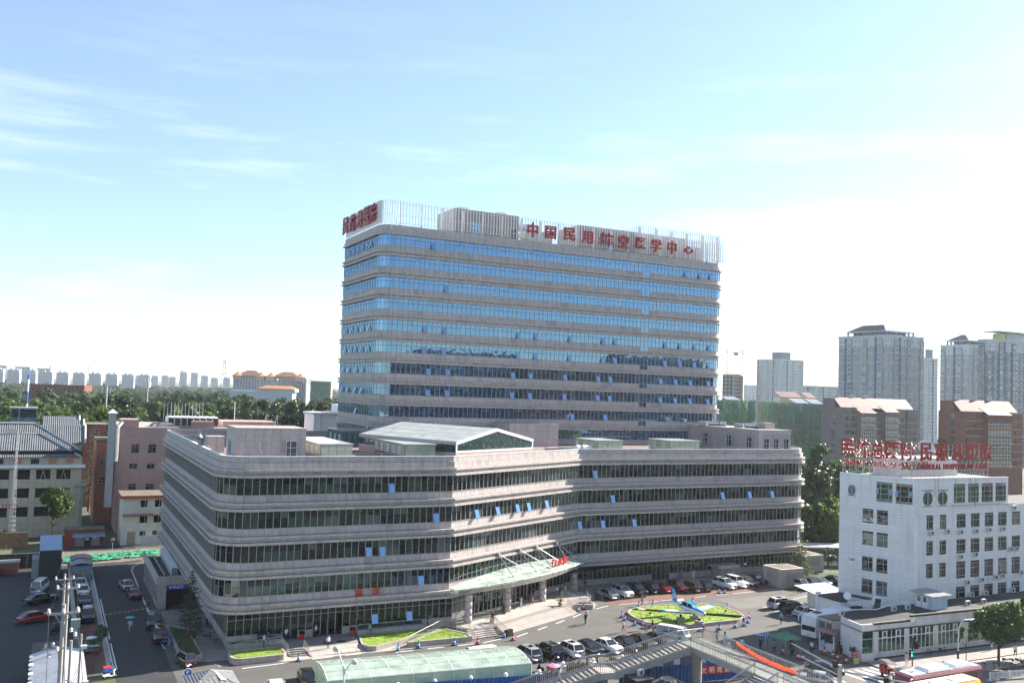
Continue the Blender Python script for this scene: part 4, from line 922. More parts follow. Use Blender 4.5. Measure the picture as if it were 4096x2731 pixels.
# ---------------------------------------------------------------- coach and city buses
def coach(name, lab, x, y, h, L, W, H, body, extras):
	t = thing(name, lab, 'bus', (x, y, .02), rad(h))
	bd = MB(); r = .18; sec = [(-W/2, .35), (-W/2, H-.35), (-W/2+.2, H-.06), (-W/2+.5, H), (W/2-.5, H), (W/2-.2, H-.06), (W/2, H-.35), (W/2, .35)]
	n = len(sec); st = [(-L/2, 1, 0), (L/2-.35, 1, 0), (L/2, .93, .12)]
	bd.raw([(X, y_*s, z-(d if z > 1 else 0)) for X, s, d in st for y_, z in sec], [(k*n+i, k*n+(i+1) % n, (k+1)*n+(i+1) % n, (k+1)*n+i) for k in range(2) for i in range(n)]+[tuple(range(n)), tuple(range(3*n-1, 2*n-1, -1))]); bd.build('body', body, t)
	MB().raw([(L/2+.02, -W/2*.86, 1.15), (L/2+.02, W/2*.86, 1.15), (L/2-.03, W/2*.84, H-.5), (L/2-.03, -W/2*.84, H-.5)], [(0, 1, 2, 3)]).build('windscreen', 'car_glass', t)
	k = int((L-1.2)/1.45)
	for s in (-1, 1):
		for i in range(k): MB().box(L/2-1.0-1.45*(i+1)+.05, L/2-1.0-1.45*i-.05, s*(W/2+.012)-.01, s*(W/2+.012)+.01, 1.35, H-.6).build('side_window', 'car_glass', t)
		for xw in (L/2-2.3, -L/2+2.6):
			w = MB().tube((xw, s*(W/2+.01), .48), (xw, s*(W/2-.28), .48), .48, 16).build('wheel', 'tyre', t); MB().tube((xw, s*(W/2+.02), .48), (xw, s*(W/2), .48), .3, 12).build('rim', 'alloy', w)
		MB().cbox((L/2+.0, s*W*.36, .75), (.06, .45, .2)).build('headlight', 'lamp_clear', t)
		MB().path([(L/2-.1, s*(W/2-.05), H-.25), (L/2+.35, s*(W/2+.12), H-.2), (L/2+.42, s*(W/2+.12), H-1.0)], .07, 6).build('mirror_arm', 'white', t)
	MB().cbox((L/2+.02, 0, .62), (.04, .5, .16)).build('number_plate', 'plate_yellow', t)
	extras(t, L, W, H); return t
def ex1(t, L, W, H):
	MB().cbox((L/2-2.2, 0, H+.06), (1.1, .9, .12)).build('roof_hatch', 'trim', t)
	for i in range(6): MB().cbox((L/2-.5, -.9+i*.36, H-.02), (.12, .08, .06)).build('roof_lamp', 'grey_metal', t)
coach('coach', 'white coach parked facing out beside the gate booth', 101.6, 96.4, 193, 9.5, 2.45, 3.35, 'white', ex1)
mat('bus_maroon', (.22, .07, .09), .4, .06); mat('bus_yellow', (.75, .42, .03), .4, .05); mat('bus_cream', (.72, .68, .58), .45, .05)
def ex2(t, L, W, H):
	MB().box(-L/2+.3, L/2-.5, -W/2+.35, W/2-.35, H, H+.03).build('roof_panel', 'white', t)
	for x0, w, l in ((1.0, 1.9, 4.0), (-3.2, 1.8, 3.0)): MB().cbox((x0, 0, H+.2), (l, w, .34), 0, .82).build('roof_unit', 'white', t)
	for i in range(6): MB().tube((-4.2+i*.35, .2, H+.36), (-4.2+i*.35, .2, H+.42), .13, 10).build('fan', 'grey_metal', t)
	for x in (4.3, -5.0): MB().cbox((x, 0, H+.07), (.9, .8, .12)).build('roof_hatch', 'white_metal', t); MB().cbox((x, 0, H+.15), (.5, .5, .05)).build('hatch_lid', 'grey_metal', t)
coach('city_bus', 'maroon and white city bus with roof units, nearest the tricycle', 93.4, 71.7, 180, 12, 2.5, 3.1, 'bus_maroon', ex2)
def ex3(t, L, W, H):
	MB().box(-L/2+.2, 2.2, -W/2+.25, W/2-.25, H, H+.03).build('roof_panel', 'bus_cream', t)
	for i in range(8): MB().box(2.3+i*.2, 2.42+i*.2, -W/2+.1, W/2-.1, H, H+.1).build('bellows_fold', 'trim', t)
	for x in (-4.2, -1.2, 5.2): MB().cbox((x, 0, H+.07), (.9, .8, .12)).build('roof_hatch', 'white_metal', t)
coach('city_bus', 'yellow and cream articulated bus at the bottom edge of the street', 86.8, 68.2, 180, 15, 2.5, 3.1, 'bus_yellow', ex3)
# ---------------------------------------------------------------- two and three wheelers
def bicycle(lab, x, y, h, frame='black', group=None, basket=False):
	t = thing('bicycle', lab, 'bicycle', (x, y, .02), rad(h), group)
	for s in (-.52, .52):
		w = MB();
		for i in range(14): a, b = 2*math.pi*i/14, 2*math.pi*(i+1)/14; w.tube((s+.33*math.cos(a), 0, .34+.33*math.sin(a)), (s+.33*math.cos(b), 0, .34+.33*math.sin(b)), .022, 4)
		for i in range(4): a = math.pi*i/4; w.tube((s+.32*math.cos(a), 0, .34+.32*math.sin(a)), (s-.32*math.cos(a), 0, .34-.32*math.sin(a)), .006, 3)
		w.build('wheel', 'tyre', t)
	MB().path([(-.52, 0, .34), (-.12, 0, .32), (.36, 0, .78), (-.2, 0, .80), (-.12, 0, .32)], .02, 5).tube((-.52, 0, .34), (-.2, 0, .8), .015, 4).tube((.52, 0, .34), (.36, 0, .95), .018, 5).build('frame', frame, t)
	MB().cbox((-.24, 0, .93), (.26, .15, .06)).tube((-.2, 0, .8), (-.22, 0, .92), .015, 4).build('saddle', 'black', t)
	MB().path([(.3, -.28, 1.0), (.38, -.1, .97), (.38, .1, .97), (.3, .28, 1.0)], .015, 4).build('handlebar', 'steel', t)
	if basket: MB().cbox((.58, 0, .8), (.26, .32, .22), 0, 1.15).build('basket', 'dark_metal', t)
	return t
def scooter(lab, x, y, h, col='trim', group=None):
	t = thing('scooter', lab, 'motor scooter', (x, y, .02), rad(h), group)
	for s in (-.6, .62):
		w = MB().tube((s, -.06, .26), (s, .06, .26), .26, 12).build('wheel', 'tyre', t); MB().tube((s, -.065, .26), (s, .065, .26), .13, 8).build('rim', 'alloy', w)
	MB().hexa([(-.85, -.13, .4), (-.05, -.15, .3), (-.05, .15, .3), (-.85, .13, .4)], [(-.9, -.1, .68), (-.15, -.12, .62), (-.15, .12, .62), (-.9, .1, .68)]).box(-.1, .4, -.14, .14, .26, .34).hexa([(.36, -.16, .3), (.46, -.16, .3), (.46, .16, .3), (.36, .16, .3)], [(.26, -.14, .92), (.36, -.12, .95), (.36, .12, .95), (.26, .14, .92)]).build('body', col, t)
	MB().cbox((-.48, 0, .73), (.72, .26, .12), 0, .85).build('saddle', 'black', t)
	MB().path([(.2, -.34, 1.05), (.3, -.1, 1.0), (.3, .1, 1.0), (.2, .34, 1.05)], .02, 5).tube((.3, 0, 1.0), (.62, 0, .28), .03, 5).build('handlebar', 'dark_metal', t)
	MB().ball((.42, 0, .86), .09, 8).build('headlight', 'lamp_clear', t)
	for s in (-1, 1): MB().tube((.25, s*.3, 1.05), (.25, s*.36, 1.25), .01, 4).ball((.25, s*.36, 1.28), .06, 6).build('mirror', 'grey_metal', t)
	return t
rr = random.Random(5); G = 'motorbikes packed behind the footbridge stair'
spots = [(54.0, 95.4, 'trim'), (55.3, 95.2, 'paint_red'), (56.4, 95.6, 'trim'), (57.5, 95.2, 'trim'), (58.5, 95.6, 'paint_red'), (59.5, 95.2, 'paint_grey'), (60.6, 95.5, 'trim'), (55.8, 93.6, 'paint_red'), (57.2, 93.5, 'trim'), (58.8, 93.6, 'trim'), (60.2, 93.4, 'paint_white'), (61.8, 95.2, 'trim')]
for x, y, c in spots: scooter('parked motorbike in the tight cluster between the ramp shelter and footbridge stair', x, y, 80+rr.uniform(-25, 25), c, G)
for x, y, c in ((67.8, 94.4, 'paint_white'), (69.4, 94.6, 'trim'), (71.0, 94.8, 'paint_white'), (72.4, 94.4, 'trim')): scooter('motor scooter in the dark bay seen below the footbridge', x, y, 70+rr.uniform(-20, 20), c, 'scooters under the footbridge')
scooter('white delivery scooter at the foot of the small roadside tree', 8.0, 110.6, 20, 'paint_white')
box = thing('delivery_box', 'blue delivery box with red lid on the scooter by the kerb', 'box', (7.6, 110.5, .85), .35); MB().box(-.3, .3, -.28, .28, 0, .42).build('box', 'plate_blue', box); MB().box(-.32, .32, -.3, .3, .42, .55).build('lid', 'red_bright', box)
scooter('dark cargo scooter under the teal tricycle pile in the yard', 2.6, 132.0, 60, 'trim')
for x, y, b in ((21.0, 122.6, 'black'), (21.2, 121.0, 'plate_green'), (21.2, 119.6, 'black')): bicycle('bicycle leaning at the glass flank of the left wing, '+{122.6: 'farthest back', 121.0: 'green framed, middle', 119.6: 'nearest the corner'}[y], x-.5, y, 78, b)
bicycle('bicycle in the railing by the side door of the left wing', 20.4, 130.2, 85); scooter('black scooter by the side door of the left wing', 21.0, 129.0, 80)
for i, (x, c) in enumerate(((99.8, 'black'), (100.8, 'grey_metal'), (101.8, 'black'), (103.0, 'steel'))): bicycle('parked bicycle in the line behind the traffic light pole', x, 78.6, 160+i*7, c, 'bicycles behind the maroon bus')
bicycle('old black bicycle leaning under the green office windows', 106.4, 83.2, 4); bicycle('bicycle with basket leaning right of the lamp post', 109.0, 83.0, 176, basket=True)
for i, (x, y, c) in enumerate(((107.6, 76.2, 'bus_yellow'), (109.4, 75.6, 'bus_yellow'), (112.6, 76.2, 'black'), (113.6, 75.6, 'bus_yellow'), (114.6, 76.0, 'black'), (117.2, 75.4, 'red_sign'))): bicycle('shared bicycle on the pavement round the big street tree', x, y, 20+i*40, c, 'shared bicycles round the street tree', True)
scooter('red motor scooter among the shared bicycles by the street tree', 115.8, 75.6, 140, 'paint_darkred')
def tricycle(lab, x, y, h, col, canopy):
	t = thing('tricycle', lab, 'tricycle', (x, y, .02), rad(h))
	for p in ((1.1, 0), (-.7, -.5), (-.7, .5)): MB().tube((p[0], p[1]-.06, .27), (p[0], p[1]+.06, .27), .27, 12).build('wheel', 'tyre', t)
	MB().box(-1.3, .1, -.55, .55, .4, .62).box(-1.3, -1.2, -.55, .55, .62, 1.3).build('cargo_bed', col, t)
	MB().path([(1.1, 0, .3), (.85, 0, 1.1)], .04, 5).path([(.8, -.3, 1.1), (.85, 0, 1.08), (.8, .3, 1.1)], .02, 4).box(.1, .75, -.12, .12, .35, .45).build('frame', 'dark_metal', t)
	MB().cbox((.25, 0, .75), (.4, .45, .14)).build('saddle', 'black', t)
	if canopy:
		for p in ((-1.2, -.5), (-1.2, .5), (.5, -.5), (.5, .5)): MB().tube((p[0], p[1], .6), (p[0], p[1], 1.75), .02, 4).build('canopy_pole', 'steel', t)
		MB().hexa([(-1.5, -.75, 1.72), (.8, -.75, 1.72), (.8, .75, 1.72), (-1.5, .75, 1.72)], [(-1.2, -.5, 1.9), (.5, -.5, 1.9), (.5, .5, 1.9), (-1.2, .5, 1.9)]).build('canopy', 'paint_champagne', t)
		MB().box(-1.2, .1, -.5, .5, .62, 1.1).build('back_panel', 'red_sign', t)
tricycle('covered motor tricycle with pale canopy waiting beside the maroon bus', 93.4, 78.6, 250, 'red_sign', True)
tricycle('teal cargo tricycle with heaped load among the yard poles', 3.0, 134.5, 250, 'teal_glass', False)
# ---------------------------------------------------------------- light aircraft on the island
def aircraft():
	mat('sky_blue', (.03, .30, .62), .3, .04); t = thing('light_aircraft', 'small blue and white low wing aeroplane displayed on the lawn island', 'aeroplane', (86.3, 108.4, .45), rad(-90))   # nose towards local +X
	fs = [(3.6, .06, 1.62, .06), (3.45, .30, 1.6, .34), (2.6, .50, 1.6, .44), (1.6, .56, 1.62, .50), (.2, .58, 1.62, .52), (-1.2, .46, 1.68, .40), (-2.6, .26, 1.78, .24), (-3.9, .07, 1.9, .10)]
	b = MB(); n = 12
	for x, w, z, h in fs: b.v += [(x, w*math.cos(a), z+h*math.sin(a)) for a in [2*math.pi*i/n for i in range(n)]]
	for k in range(len(fs)-1):
		for i in range(n): b.f.append((k*n+i, k*n+(i+1) % n, (k+1)*n+(i+1) % n, (k+1)*n+i)); b.m.append(1 if 0 <= i < 6 and (i not in (0, 5) or k > 4) else 0)
	b.build('fuselage', ['white', 'sky_blue'], t, True)
	for s in (-1, 1):
		for z in (1.52, 1.66): MB().box(-3.2, 2.4, s*.585-.006, s*.585+.006, z, z+.05).build('stripe', 'sky_blue', t) if z < 1.6 else None
		MB().hexa([(.9, 0, 1.18), (-.75, 0, 1.2), (-.6, s*4.6, 1.66), (.35, s*4.6, 1.66)], [(.8, 0, 1.40), (-.7, 0, 1.30), (-.58, s*4.6, 1.72), (.3, s*4.6, 1.76)]).build('wing', 'white', t)
		MB().hexa([(.37, s*4.3, 1.60), (-.62, s*4.3, 1.60), (-.6, s*4.9, 1.68), (.2, s*4.9, 1.68)], [(.35, s*4.3, 1.78), (-.6, s*4.3, 1.74), (-.58, s*4.9, 1.74), (.15, s*4.9, 1.76)]).build('wing_tip', 'sky_blue', t)
		MB().hexa([(-3.2, 0, 1.92), (-3.95, 0, 1.92), (-3.95, s*1.8, 1.94), (-3.45, s*1.8, 1.94)], [(-3.2, 0, 2.0), (-3.95, 0, 1.97), (-3.95, s*1.8, 1.97), (-3.45, s*1.8, 1.98)]).build('tailplane', 'white', t)
		MB().tube((-.35, s*1.2, 1.25), (-.35, s*1.25, .75), .06, 6).build('gear_leg', 'white', t); MB().tube((-.35, s*1.17, .62), (-.35, s*1.33, .62), .22, 12).build('wheel', 'tyre', t)
	MB().hexa([(-2.7, -.05, 1.95), (-3.95, -.05, 1.95), (-3.95, .05, 1.95), (-2.7, .05, 1.95)], [(-3.7, -.03, 3.75), (-4.35, -.03, 3.75), (-4.35, .03, 3.75), (-3.7, .03, 3.75)]).build('fin', 'sky_blue', t)
	MB().tube((-3.62, -.07, 2.75), (-3.62, .07, 2.75), .34, 14).build('fin_emblem', 'white', t); MB().tube((-3.62, -.08, 2.75), (-3.62, .08, 2.75), .2, 12).build('fin_emblem', 'sky_blue', t)
	cn = MB(); sec = [(1.45, .42, 2.06), (.85, .42, 2.50), (-.5, .40, 2.55), (-1.5, .30, 2.08)]
	cn.raw([p for x, w, z in sec for p in ((x, -w, z), (x, w, z))], [(0, 1, 3, 2), (2, 3, 5, 4), (4, 5, 7, 6)]); cn.build('canopy_roof', 'sky_blue', t)
	MB().raw([(1.47, -.45, 2.0), (1.47, .45, 2.0), (.86, .42, 2.5), (.86, -.42, 2.5)], [(0, 1, 2, 3)]).build('windscreen', 'car_glass', t)
	for s in (-1, 1):
		for x0, x1 in ((1.35, .15), (.05, -1.3)): MB().raw([(x0, s*.50, 2.02), (x1, s*.47, 2.04), (min(x1+.15, x0), s*.41, 2.48), (x0-.35 if x0 > 1 else x0, s*.42, 2.48)], [(0, 1, 2, 3)]).build('side_window', 'car_glass', t)
	MB().ball((3.65, 0, 1.62), .16, 8).build('spinner', 'grey_metal', t)
	for a in (.6, .6+math.pi): MB().hexa([(3.66, 0, 1.6), (3.72, 0, 1.6), (3.72, .0+.1*math.cos(a), 1.6+.1*math.sin(a)), (3.66, .1*math.cos(a), 1.6+.1*math.sin(a))], [(3.66, .95*math.cos(a)-.06, 1.6+.95*math.sin(a)), (3.7, .95*math.cos(a)-.06, 1.6+.95*math.sin(a)), (3.7, .95*math.cos(a)+.06, 1.6+.95*math.sin(a)), (3.66, .95*math.cos(a)+.06, 1.6+.95*math.sin(a))]).build('propeller_blade', 'dark_metal', t)
	MB().tube((2.2, 0, 1.2), (2.4, 0, .75), .06, 6).build('gear_leg', 'white', t); MB().tube((2.4, -.08, .62), (2.4, .08, .62), .2, 12).build('wheel', 'tyre', t)
	for s in (-1, 1): text_row(t, 'B-8804', (-1.45 if s < 0 else -2.75, s*.44, 1.93) if s < 0 else (-1.4, s*.5, 1.93), (-1, 0, 0) if s > 0 else (1, 0, 0), .30, 'black', .02, 'registration_letter') if False else None
	text_row(t, 'B-8804', (-2.6, -.37, 1.96), (1, .12, 0), .30, 'white', .02, 'registration_letter'); text_row(t, 'B-8804', (-1.3, .53, 1.93), (-1, -.14, 0), .30, 'white', .02, 'registration_letter')
	for i, (x, y) in enumerate(((-.35, -1.25), (-.35, 1.25), (2.4, 0))):
		p = thing('plinth', ('concrete pad under the right wheel of the aeroplane', 'concrete pad under the left wheel of the aeroplane', 'taller concrete block under the nose wheel of the aeroplane')[i], 'plinth', (86.3+y, 108.4-x, 0)); MB().box(-.45, .45, -.45, .45, .3, .86).build('block', 'concrete', p)
	for x, y, l in ((82.3, 112.6, 'small black flood lamp on the far left of the lawn island'), (82.8, 106.9, 'small black flood lamp on the near edge of the lawn island'), (94.6, 110.0, 'small black flood lamp on the right of the lawn island')):
		f = thing('flood_lamp', l, 'lamp', (x, y, .44)); MB().lathe((0, 0, 0), [(.3, 0), (.3, .06)], 14).build('pad', 'concrete', f); MB().tube((0, 0, .05), (0, 0, .22), .03, 5).cbox((0, 0, .3), (.3, .22, .22)).build('lamp_head', 'black', f)
aircraft()
# ---------------------------------------------------------------- white tiled office block on the right
def prow(root, P0, P1, z0, z1, mname, course, pieces=True, thick=.06, limit=300, skip=()):
	"""a wall between two plan points, clad in horizontal board courses; skip = (u0,u1,z0,z1) openings"""
	a, b = Vector((*P0, 0)), Vector((*P1, 0)); d = (b-a); L = d.length; e = d/L; n = Vector((e.y, -e.x, 0)); k = 0; rest = MB()
	q = [a-n*.25, b-n*.25, b-n*.0, a-n*.0]
	zz = z0; nz = round((z1-z0)/course)
	for j in range(nz):
		za, zb = z0+(z1-z0)*j/nz+.012, z0+(z1-z0)*(j+1)/nz-.012; cuts = [(0, L)]
		for (u0, u1, w0, w1) in skip:
			if zb > w0 and za < w1: cuts = [c for (p, r) in cuts for c in ((p, min(r, u0)), (max(p, u1), r)) if c[1]-c[0] > .03]
		for p, r in cuts:
			w = [a+e*p+n*thick, a+e*r+n*thick, a+e*r-n*.01, a+e*p-n*.01]; mb = MB() if k < limit else rest
			mb.hexa([(v.x, v.y, za) for v in w], [(v.x, v.y, zb) for v in w])
			if k < limit: mb.build('cladding_board', mname, root)
			k += 1
	if rest.v: rest.build('cladding_board', mname, root, kind='stuff')
	return e, n, L
def wwin(root, P0, e, n, u0, u1, z0, z1, pm, bars, split=None, recess=.02, fm='mullion', awn=False):
	a = Vector((*P0, 0)); o = a+n*recess
	def bx(mb, p, q, c, d, h): w = [o+e*p+n*h, o+e*q+n*h, o+e*q-n*.05, o+e*p-n*.05]; return mb.hexa([(v.x, v.y, c) for v in w], [(v.x, v.y, d) for v in w])
	w = bx(MB(), u0, u1, z0, z1, 0).build('window', pm, root); fr = MB(); t = .055
	for p, q, c, d in ((u0, u1, z0, z0+t), (u0, u1, z1-t, z1), (u0, u0+t, z0, z1), (u1-t, u1, z0, z1)): bx(fr, p, q, c, d, .05)
	us = [u0+(u1-u0)*k for k in (split[0] if split else [(i+1)/(bars[0]+1) for i in range(bars[0])])]; zs = [z0+(z1-z0)*k for k in (split[1] if split else [(i+1)/(bars[1]+1) for i in range(bars[1])])]
	for u in us: bx(fr, u-.03, u+.03, z0, z1, .045)
	for z in zs: bx(fr, u0, u1, z-.03, z+.03, .043)
	fr.build('frame', fm, w)
	if awn:
		for p, q in ((u0+.02, u0+.42), (u1-.45, u1-.02)):
			c, d = z0+.8, z0+1.5; v = [o+e*p+n*.42, o+e*q+n*.42, o+e*q+n*.1, o+e*p+n*.1]
			MB().raw([(v[0].x, v[0].y, c), (v[1].x, v[1].y, c), (v[2].x, v[2].y, d), (v[3].x, v[3].y, d)], [(0, 1, 2, 3)]).build('open_sash', 'sash_blue', w)
	return w
def ac_unit(lab, p, rz, group='air conditioners on the white office block'):
	t = thing('air_conditioner', lab, 'air conditioner', p, rz, group)
	MB().box(-.42, .42, -.36, 0, 0, .62).build('casing', 'kerb_white', t); MB().tube((-.1, -.365, .31), (-.1, -.38, .31), .24, 12).build('fan_grille', 'dark_metal', t); MB().box(-.4, .4, -.3, -.02, -.06, 0).build('bracket', 'grey_metal', t)
def office_block():
	t = thing('office_block', 'white tiled six storey office block with red roof letters at the right', 'building')
	A, B, E = (110.24, 102.4), (114.2, 91.9), (160, 91.75); H = 22.4
	MB().prism([(A[0]+.3, A[1]+.1), (B[0]+.2, B[1]+.25), (160, 92.0), (160, 102.6), (A[0]+.3, 102.6)], 0, 18.0).build('structural_core', 'joint', t)
	MB().prism([(A[0]+.3, A[1]+.1), (B[0]+.2, B[1]+.25), (135.3, 92.2), (135.3, 102.6), (A[0]+.3, 102.6)], 18.0, H-.2).build('roof_deck', 'concrete', t)
	L_ = 11.22
	lw = [(3.27, 5.58-.0, 19.0, 21.3, 'b'), (.32, 2.73, 18.85, 21.25, 'b')]
	lw = [(L_-5.58, L_-3.21, 19.0, 21.32), (L_-2.73, L_-.32, 18.9, 21.25)]
	rows = []
	for z0, z1 in ((15.4, 17.15), (11.85, 13.65), (8.3, 10.1), (4.8, 6.6)): rows += [(L_-7.64, L_-5.98, z0, z1), (L_-5.48, L_-3.81, z0, z1)]
	rnd = (L_-9.9, L_-8.75, 19.15, 20.7)
	e, n, L = prow(t, A, B, 3.0, H, 'white_tile', .42, skip=[w[:4] for w in lw]+rows+[rnd])
	rg = random.Random(4)
	for w in lw: wwin(t, A, e, n, *w, 'pane_green' if w is lw[0] else 'pane_mid', (2, 1), ([.26, .76], [.33, .68]), awn=True)
	for w in rows: wwin(t, A, e, n, *w, rg.choice(['pane_house', 'pane_dark', 'pane_blind']), (1, 1), ([.62], [.62]))
	def round_win(P0, e, n, u, z, ru, rz_, pm):
		a = Vector((*P0, 0)); c = a+e*u+n*.03; N = 24
		for s in (-1, 1):
			pts = [(c+e*(s*(.06+max(0, math.cos(x))*(ru-.06))), z+math.sin(x)*rz_) for x in [-math.pi/2+math.pi*i/12 for i in range(13)]]
			w = MB().raw([(p.x, p.y, zz) for p, zz in pts], [tuple(range(13))]).build('round_window_half', pm, t)
			MB().path([(p.x+n.x*.03, p.y+n.y*.03, zz) for p, zz in pts+[pts[0]]], .045, 4).build('frame', 'mullion', w)
	nn = n; k = MB(); o = Vector((*A, 0))+n*.01; q = [o+e*rnd[0], o+e*rnd[1]]
	k.raw([(q[0].x, q[0].y, rnd[2]), (q[1].x, q[1].y, rnd[2]), (q[1].x, q[1].y, rnd[3]), (q[0].x, q[0].y, rnd[3])], [(0, 1, 2, 3)]).build('blank_panel', 'white_tile', t)
	round_win(A, e, n, L_-9.33, 19.92, .58, .76, 'pane_blue')
	# right face
	tw = [(x0-B[0], x1-B[0], 18.75, 21.2) for x0, x1 in ((122.64, 125.22), (125.87, 128.38), (129.03, 131.71), (132.32, 134.88))]
	rw = []
	for z0, z1 in ((15.0, 16.8), (11.45, 13.2), (7.8, 9.6), (4.4, 5.95)):
		rw += [(116.63-B[0], 118.11-B[0], z0+.1, z1), (119.54-B[0], 121.0-B[0], z0+.1, z1)] if z0 > 4.5 else []
		rw += [(x-B[0], x+2.08-B[0], z0, z1) for x in (123.3, 126.54, 129.78, 133.01, 136.31, 139.6, 142.8, 146.1)]
	ov = [(115.7-B[0], 118.05-B[0], 18.4, 20.6), (119.0-B[0], 121.3-B[0], 18.4, 20.6)]
	e2, n2, L2 = prow(t, B, (135.4, 91.88), 18.3, H, 'white_tile', .42, skip=tw+ov)
	prow(t, B, (160, 91.78), 4.5, 18.3, 'white_tile', .42, skip=rw)
	for w in ov:
		o = Vector((*B, 0))+n2*.01; q = [o+e2*w[0], o+e2*w[1]]
		MB().raw([(q[0].x, q[0].y, w[2]), (q[1].x, q[1].y, w[2]), (q[1].x, q[1].y, w[3]), (q[0].x, q[0].y, w[3])], [(0, 1, 2, 3)]).build('blank_panel', 'white_tile', t)
		round_win(B, e2, n2, (w[0]+w[1])/2, 19.5, 1.02, 1.02, 'pane_teal')
	for w in tw: wwin(t, B, e2, n2, *w, rg.choice(['pane_green', 'pane_dark', 'pane_mid']), (2, 1), ([.24, .74], [.36, .66]))
	for w in rw: wwin(t, B, e2, n2, *w, rg.choice(['pane_house', 'pane_dark', 'pane_mid', 'pane_dark']), (1, 1), ([.3], [.62]))
	# coping, slim pilaster near the corner, ledge under the upper windows
	for P, Q in ((A, B), (B, (135.5, 91.88))):
		a, b = Vector((*P, 0)), Vector((*Q, 0)); d = (b-a).normalized(); m = Vector((d.y, -d.x, 0)); w = [a+m*.1, b+m*.1, b-m*.3, a-m*.3]
		MB().prism([(v.x, v.y) for v in w], H+.002, H+.08).build('coping', 'white_tile', t)
	MB().tube((114.35, 91.9, 3), (114.35, 91.9, 16.9), .38, 12).build('corner_pier', 'white_tile', t); MB().box(121.9, 160, 91.55, 91.8, 3.5, 18.35).build('bay_projection', 'white_tile', t) if False else None
	MB().box(122, 136.6, 91.55, 91.85, 18.3, 18.42).build('ledge', 'mullion', t)
	# fittings
	spots = [(117.5, 14.2), (121.0, 14.3), (124.0, 14.1), (127.5, 14.1), (130.6, 14.2), (133.9, 14.2), (124.0, 10.4), (127.4, 10.6), (135.8, 11.0), (125.6, 6.5), (128.9, 6.7), (132.2, 6.9), (133.8, 7.0), (126.5, 4.6), (129.8, 4.6), (138.4, 7.2), (136.3, 4.6), (137.2, 11.0)]
	cnt = {}
	for x, z in sorted(spots):
		f = 'fourth' if z > 13 else 'third' if z > 9 else 'second' if z > 5.5 else 'first'; cnt[f] = cnt.get(f, 0)+1
		ac_unit('air conditioner %d from the left below the %s floor windows, white tiled wall' % (cnt[f], f), (x, 91.72, z), 0)
	ac_unit('larger air conditioner by the roof step, upper right of the white block', (136.6, 91.72, 17.4), 0)
	cb = thing('hanging_cable', 'grey cables looping down the white tiles from the roof letters', 'cable')
	for x, l in ((118.2, 2.6), (119.0, 2.9), (122.9, 3.6), (126.2, 1.6), (127.5, 4.5)): MB().path([(x, 91.75, H), (x+.15, 91.72, H-l*.5), (x-.1, 91.72, H-l)], .03, 4).build('cable', 'grey_metal', cb)
	sg = thing('wall_sign', 'small blue and white A building plate on the left face of the white block', 'sign'); o = Vector((*A, 0))+e*(L_-9.2)+n*.09
	MB().cbox((o.x, o.y, 9.4), (1.0, .05, .9), math.atan2(e.y, e.x)).build('plate', 'white', sg)
	for i, ch in enumerate('门A楼'): letter(sg, ch, (o.x+n.x*.05+e.x*(i-1)*.3, o.y+n.y*.05+e.y*(i-1)*.3, 9.4), e, .42 if ch == 'A' else .38, 'plate_blue', .02)
	# roof letters on two frames
	for lab, P0, d, nn, u0, us, x_en, hh in (('red roof letters on steel frame along the left face of the white block', Vector((*A, 0)), e, n, .2, [.9, 3.3, 5.55, 7.8, 10.1], .15, 3.0), ('red roof letters on steel frame along the street face of the white block', Vector((*B, 0)), e2, n2, 1.3, [2.9, 6.4, 9.9, 13.2, 16.6], 1.6, 3.0)):
		s = thing('roof_sign', lab, 'sign'); fr = MB(); base = P0-nn*.5
		for u, ch in zip(us, '民航总医院'): p = base+d*u; letter(s, ch, (p.x, p.y, H+3.95), d, 2.75, 'red_sign', .2, width=2.15 if nn is n else 2.5, bold=.026)
		W_ = us[-1]+1; p = base+d*x_en
		txt = 'GENERAL HOSPITAL OF CAAC'; total = W_-x_en-.2
		# measure, then space the letters evenly over the frame
		xs = []; x = 0
		for ch in txt:
			if ch == ' ': x += .42; continue
			me, w, h = char_mesh(ch, 'red_sign', .2, .03); xs.append((ch, x+w*.5, w)); x += w+.17
		for ch, c, w in xs: q = p+d*(c*total/x); letter(s, ch, (q.x, q.y, H+1.75), d, .82, 'red_sign', .18, 'letter', width=w*total/x, bold=.03)
		u = .1
		while u < W_:
			q = base+d*u-nn*.3; fr.tube((q.x, q.y, H), (q.x, q.y, H+5.1), .035, 4); r = q-nn*1.3; fr.tube((r.x, r.y, H), (q.x, q.y, H+4), .03, 4)
			q2 = base+d*min(W_, u+1.0)-nn*.3; fr.tube((q.x, q.y, H+.4), (q2.x, q2.y, H+2.3), .02, 4); u += 1.02
		for z in (.4, 1.2, 2.3, 3.3, 4.3): a, b = base-nn*.3, base+d*W_-nn*.3; fr.tube((a.x, a.y, H+z), (b.x, b.y, H+z), .03, 4)
		fr.build('sign_frame', 'steel', s)
	# roof clutter
	r = thing('roof_shed', 'long pale roof house behind the red letters on the white block', 'roof house'); MB().box(117, 131, 97.5, 102, H-.2, H+2.4).build('wall', 'white_tile', r); MB().box(116.6, 131.4, 97.2, 102.4, H+2.4, H+2.6).build('roof', 'white_metal', r); MB().box(118, 124, 97.45, 97.5, H+.8, H+2.0).build('window', 'pane_house', r)
	r = thing('satellite_dish', 'large pale satellite dish on the white block roof', 'dish', (126.6, 100, H+2.6)); MB().tube((0, 0, 0), (0, 0, 1.2), .08, 6).build('mast', 'steel', r)
	dd = MB();
	for i in range(14):
		for j in range(4): pass
	ax = Vector((-.5, -.75, .45)).normalized(); u_ = ax.orthogonal().normalized(); v_ = ax.cross(u_); vs = []; fs = []
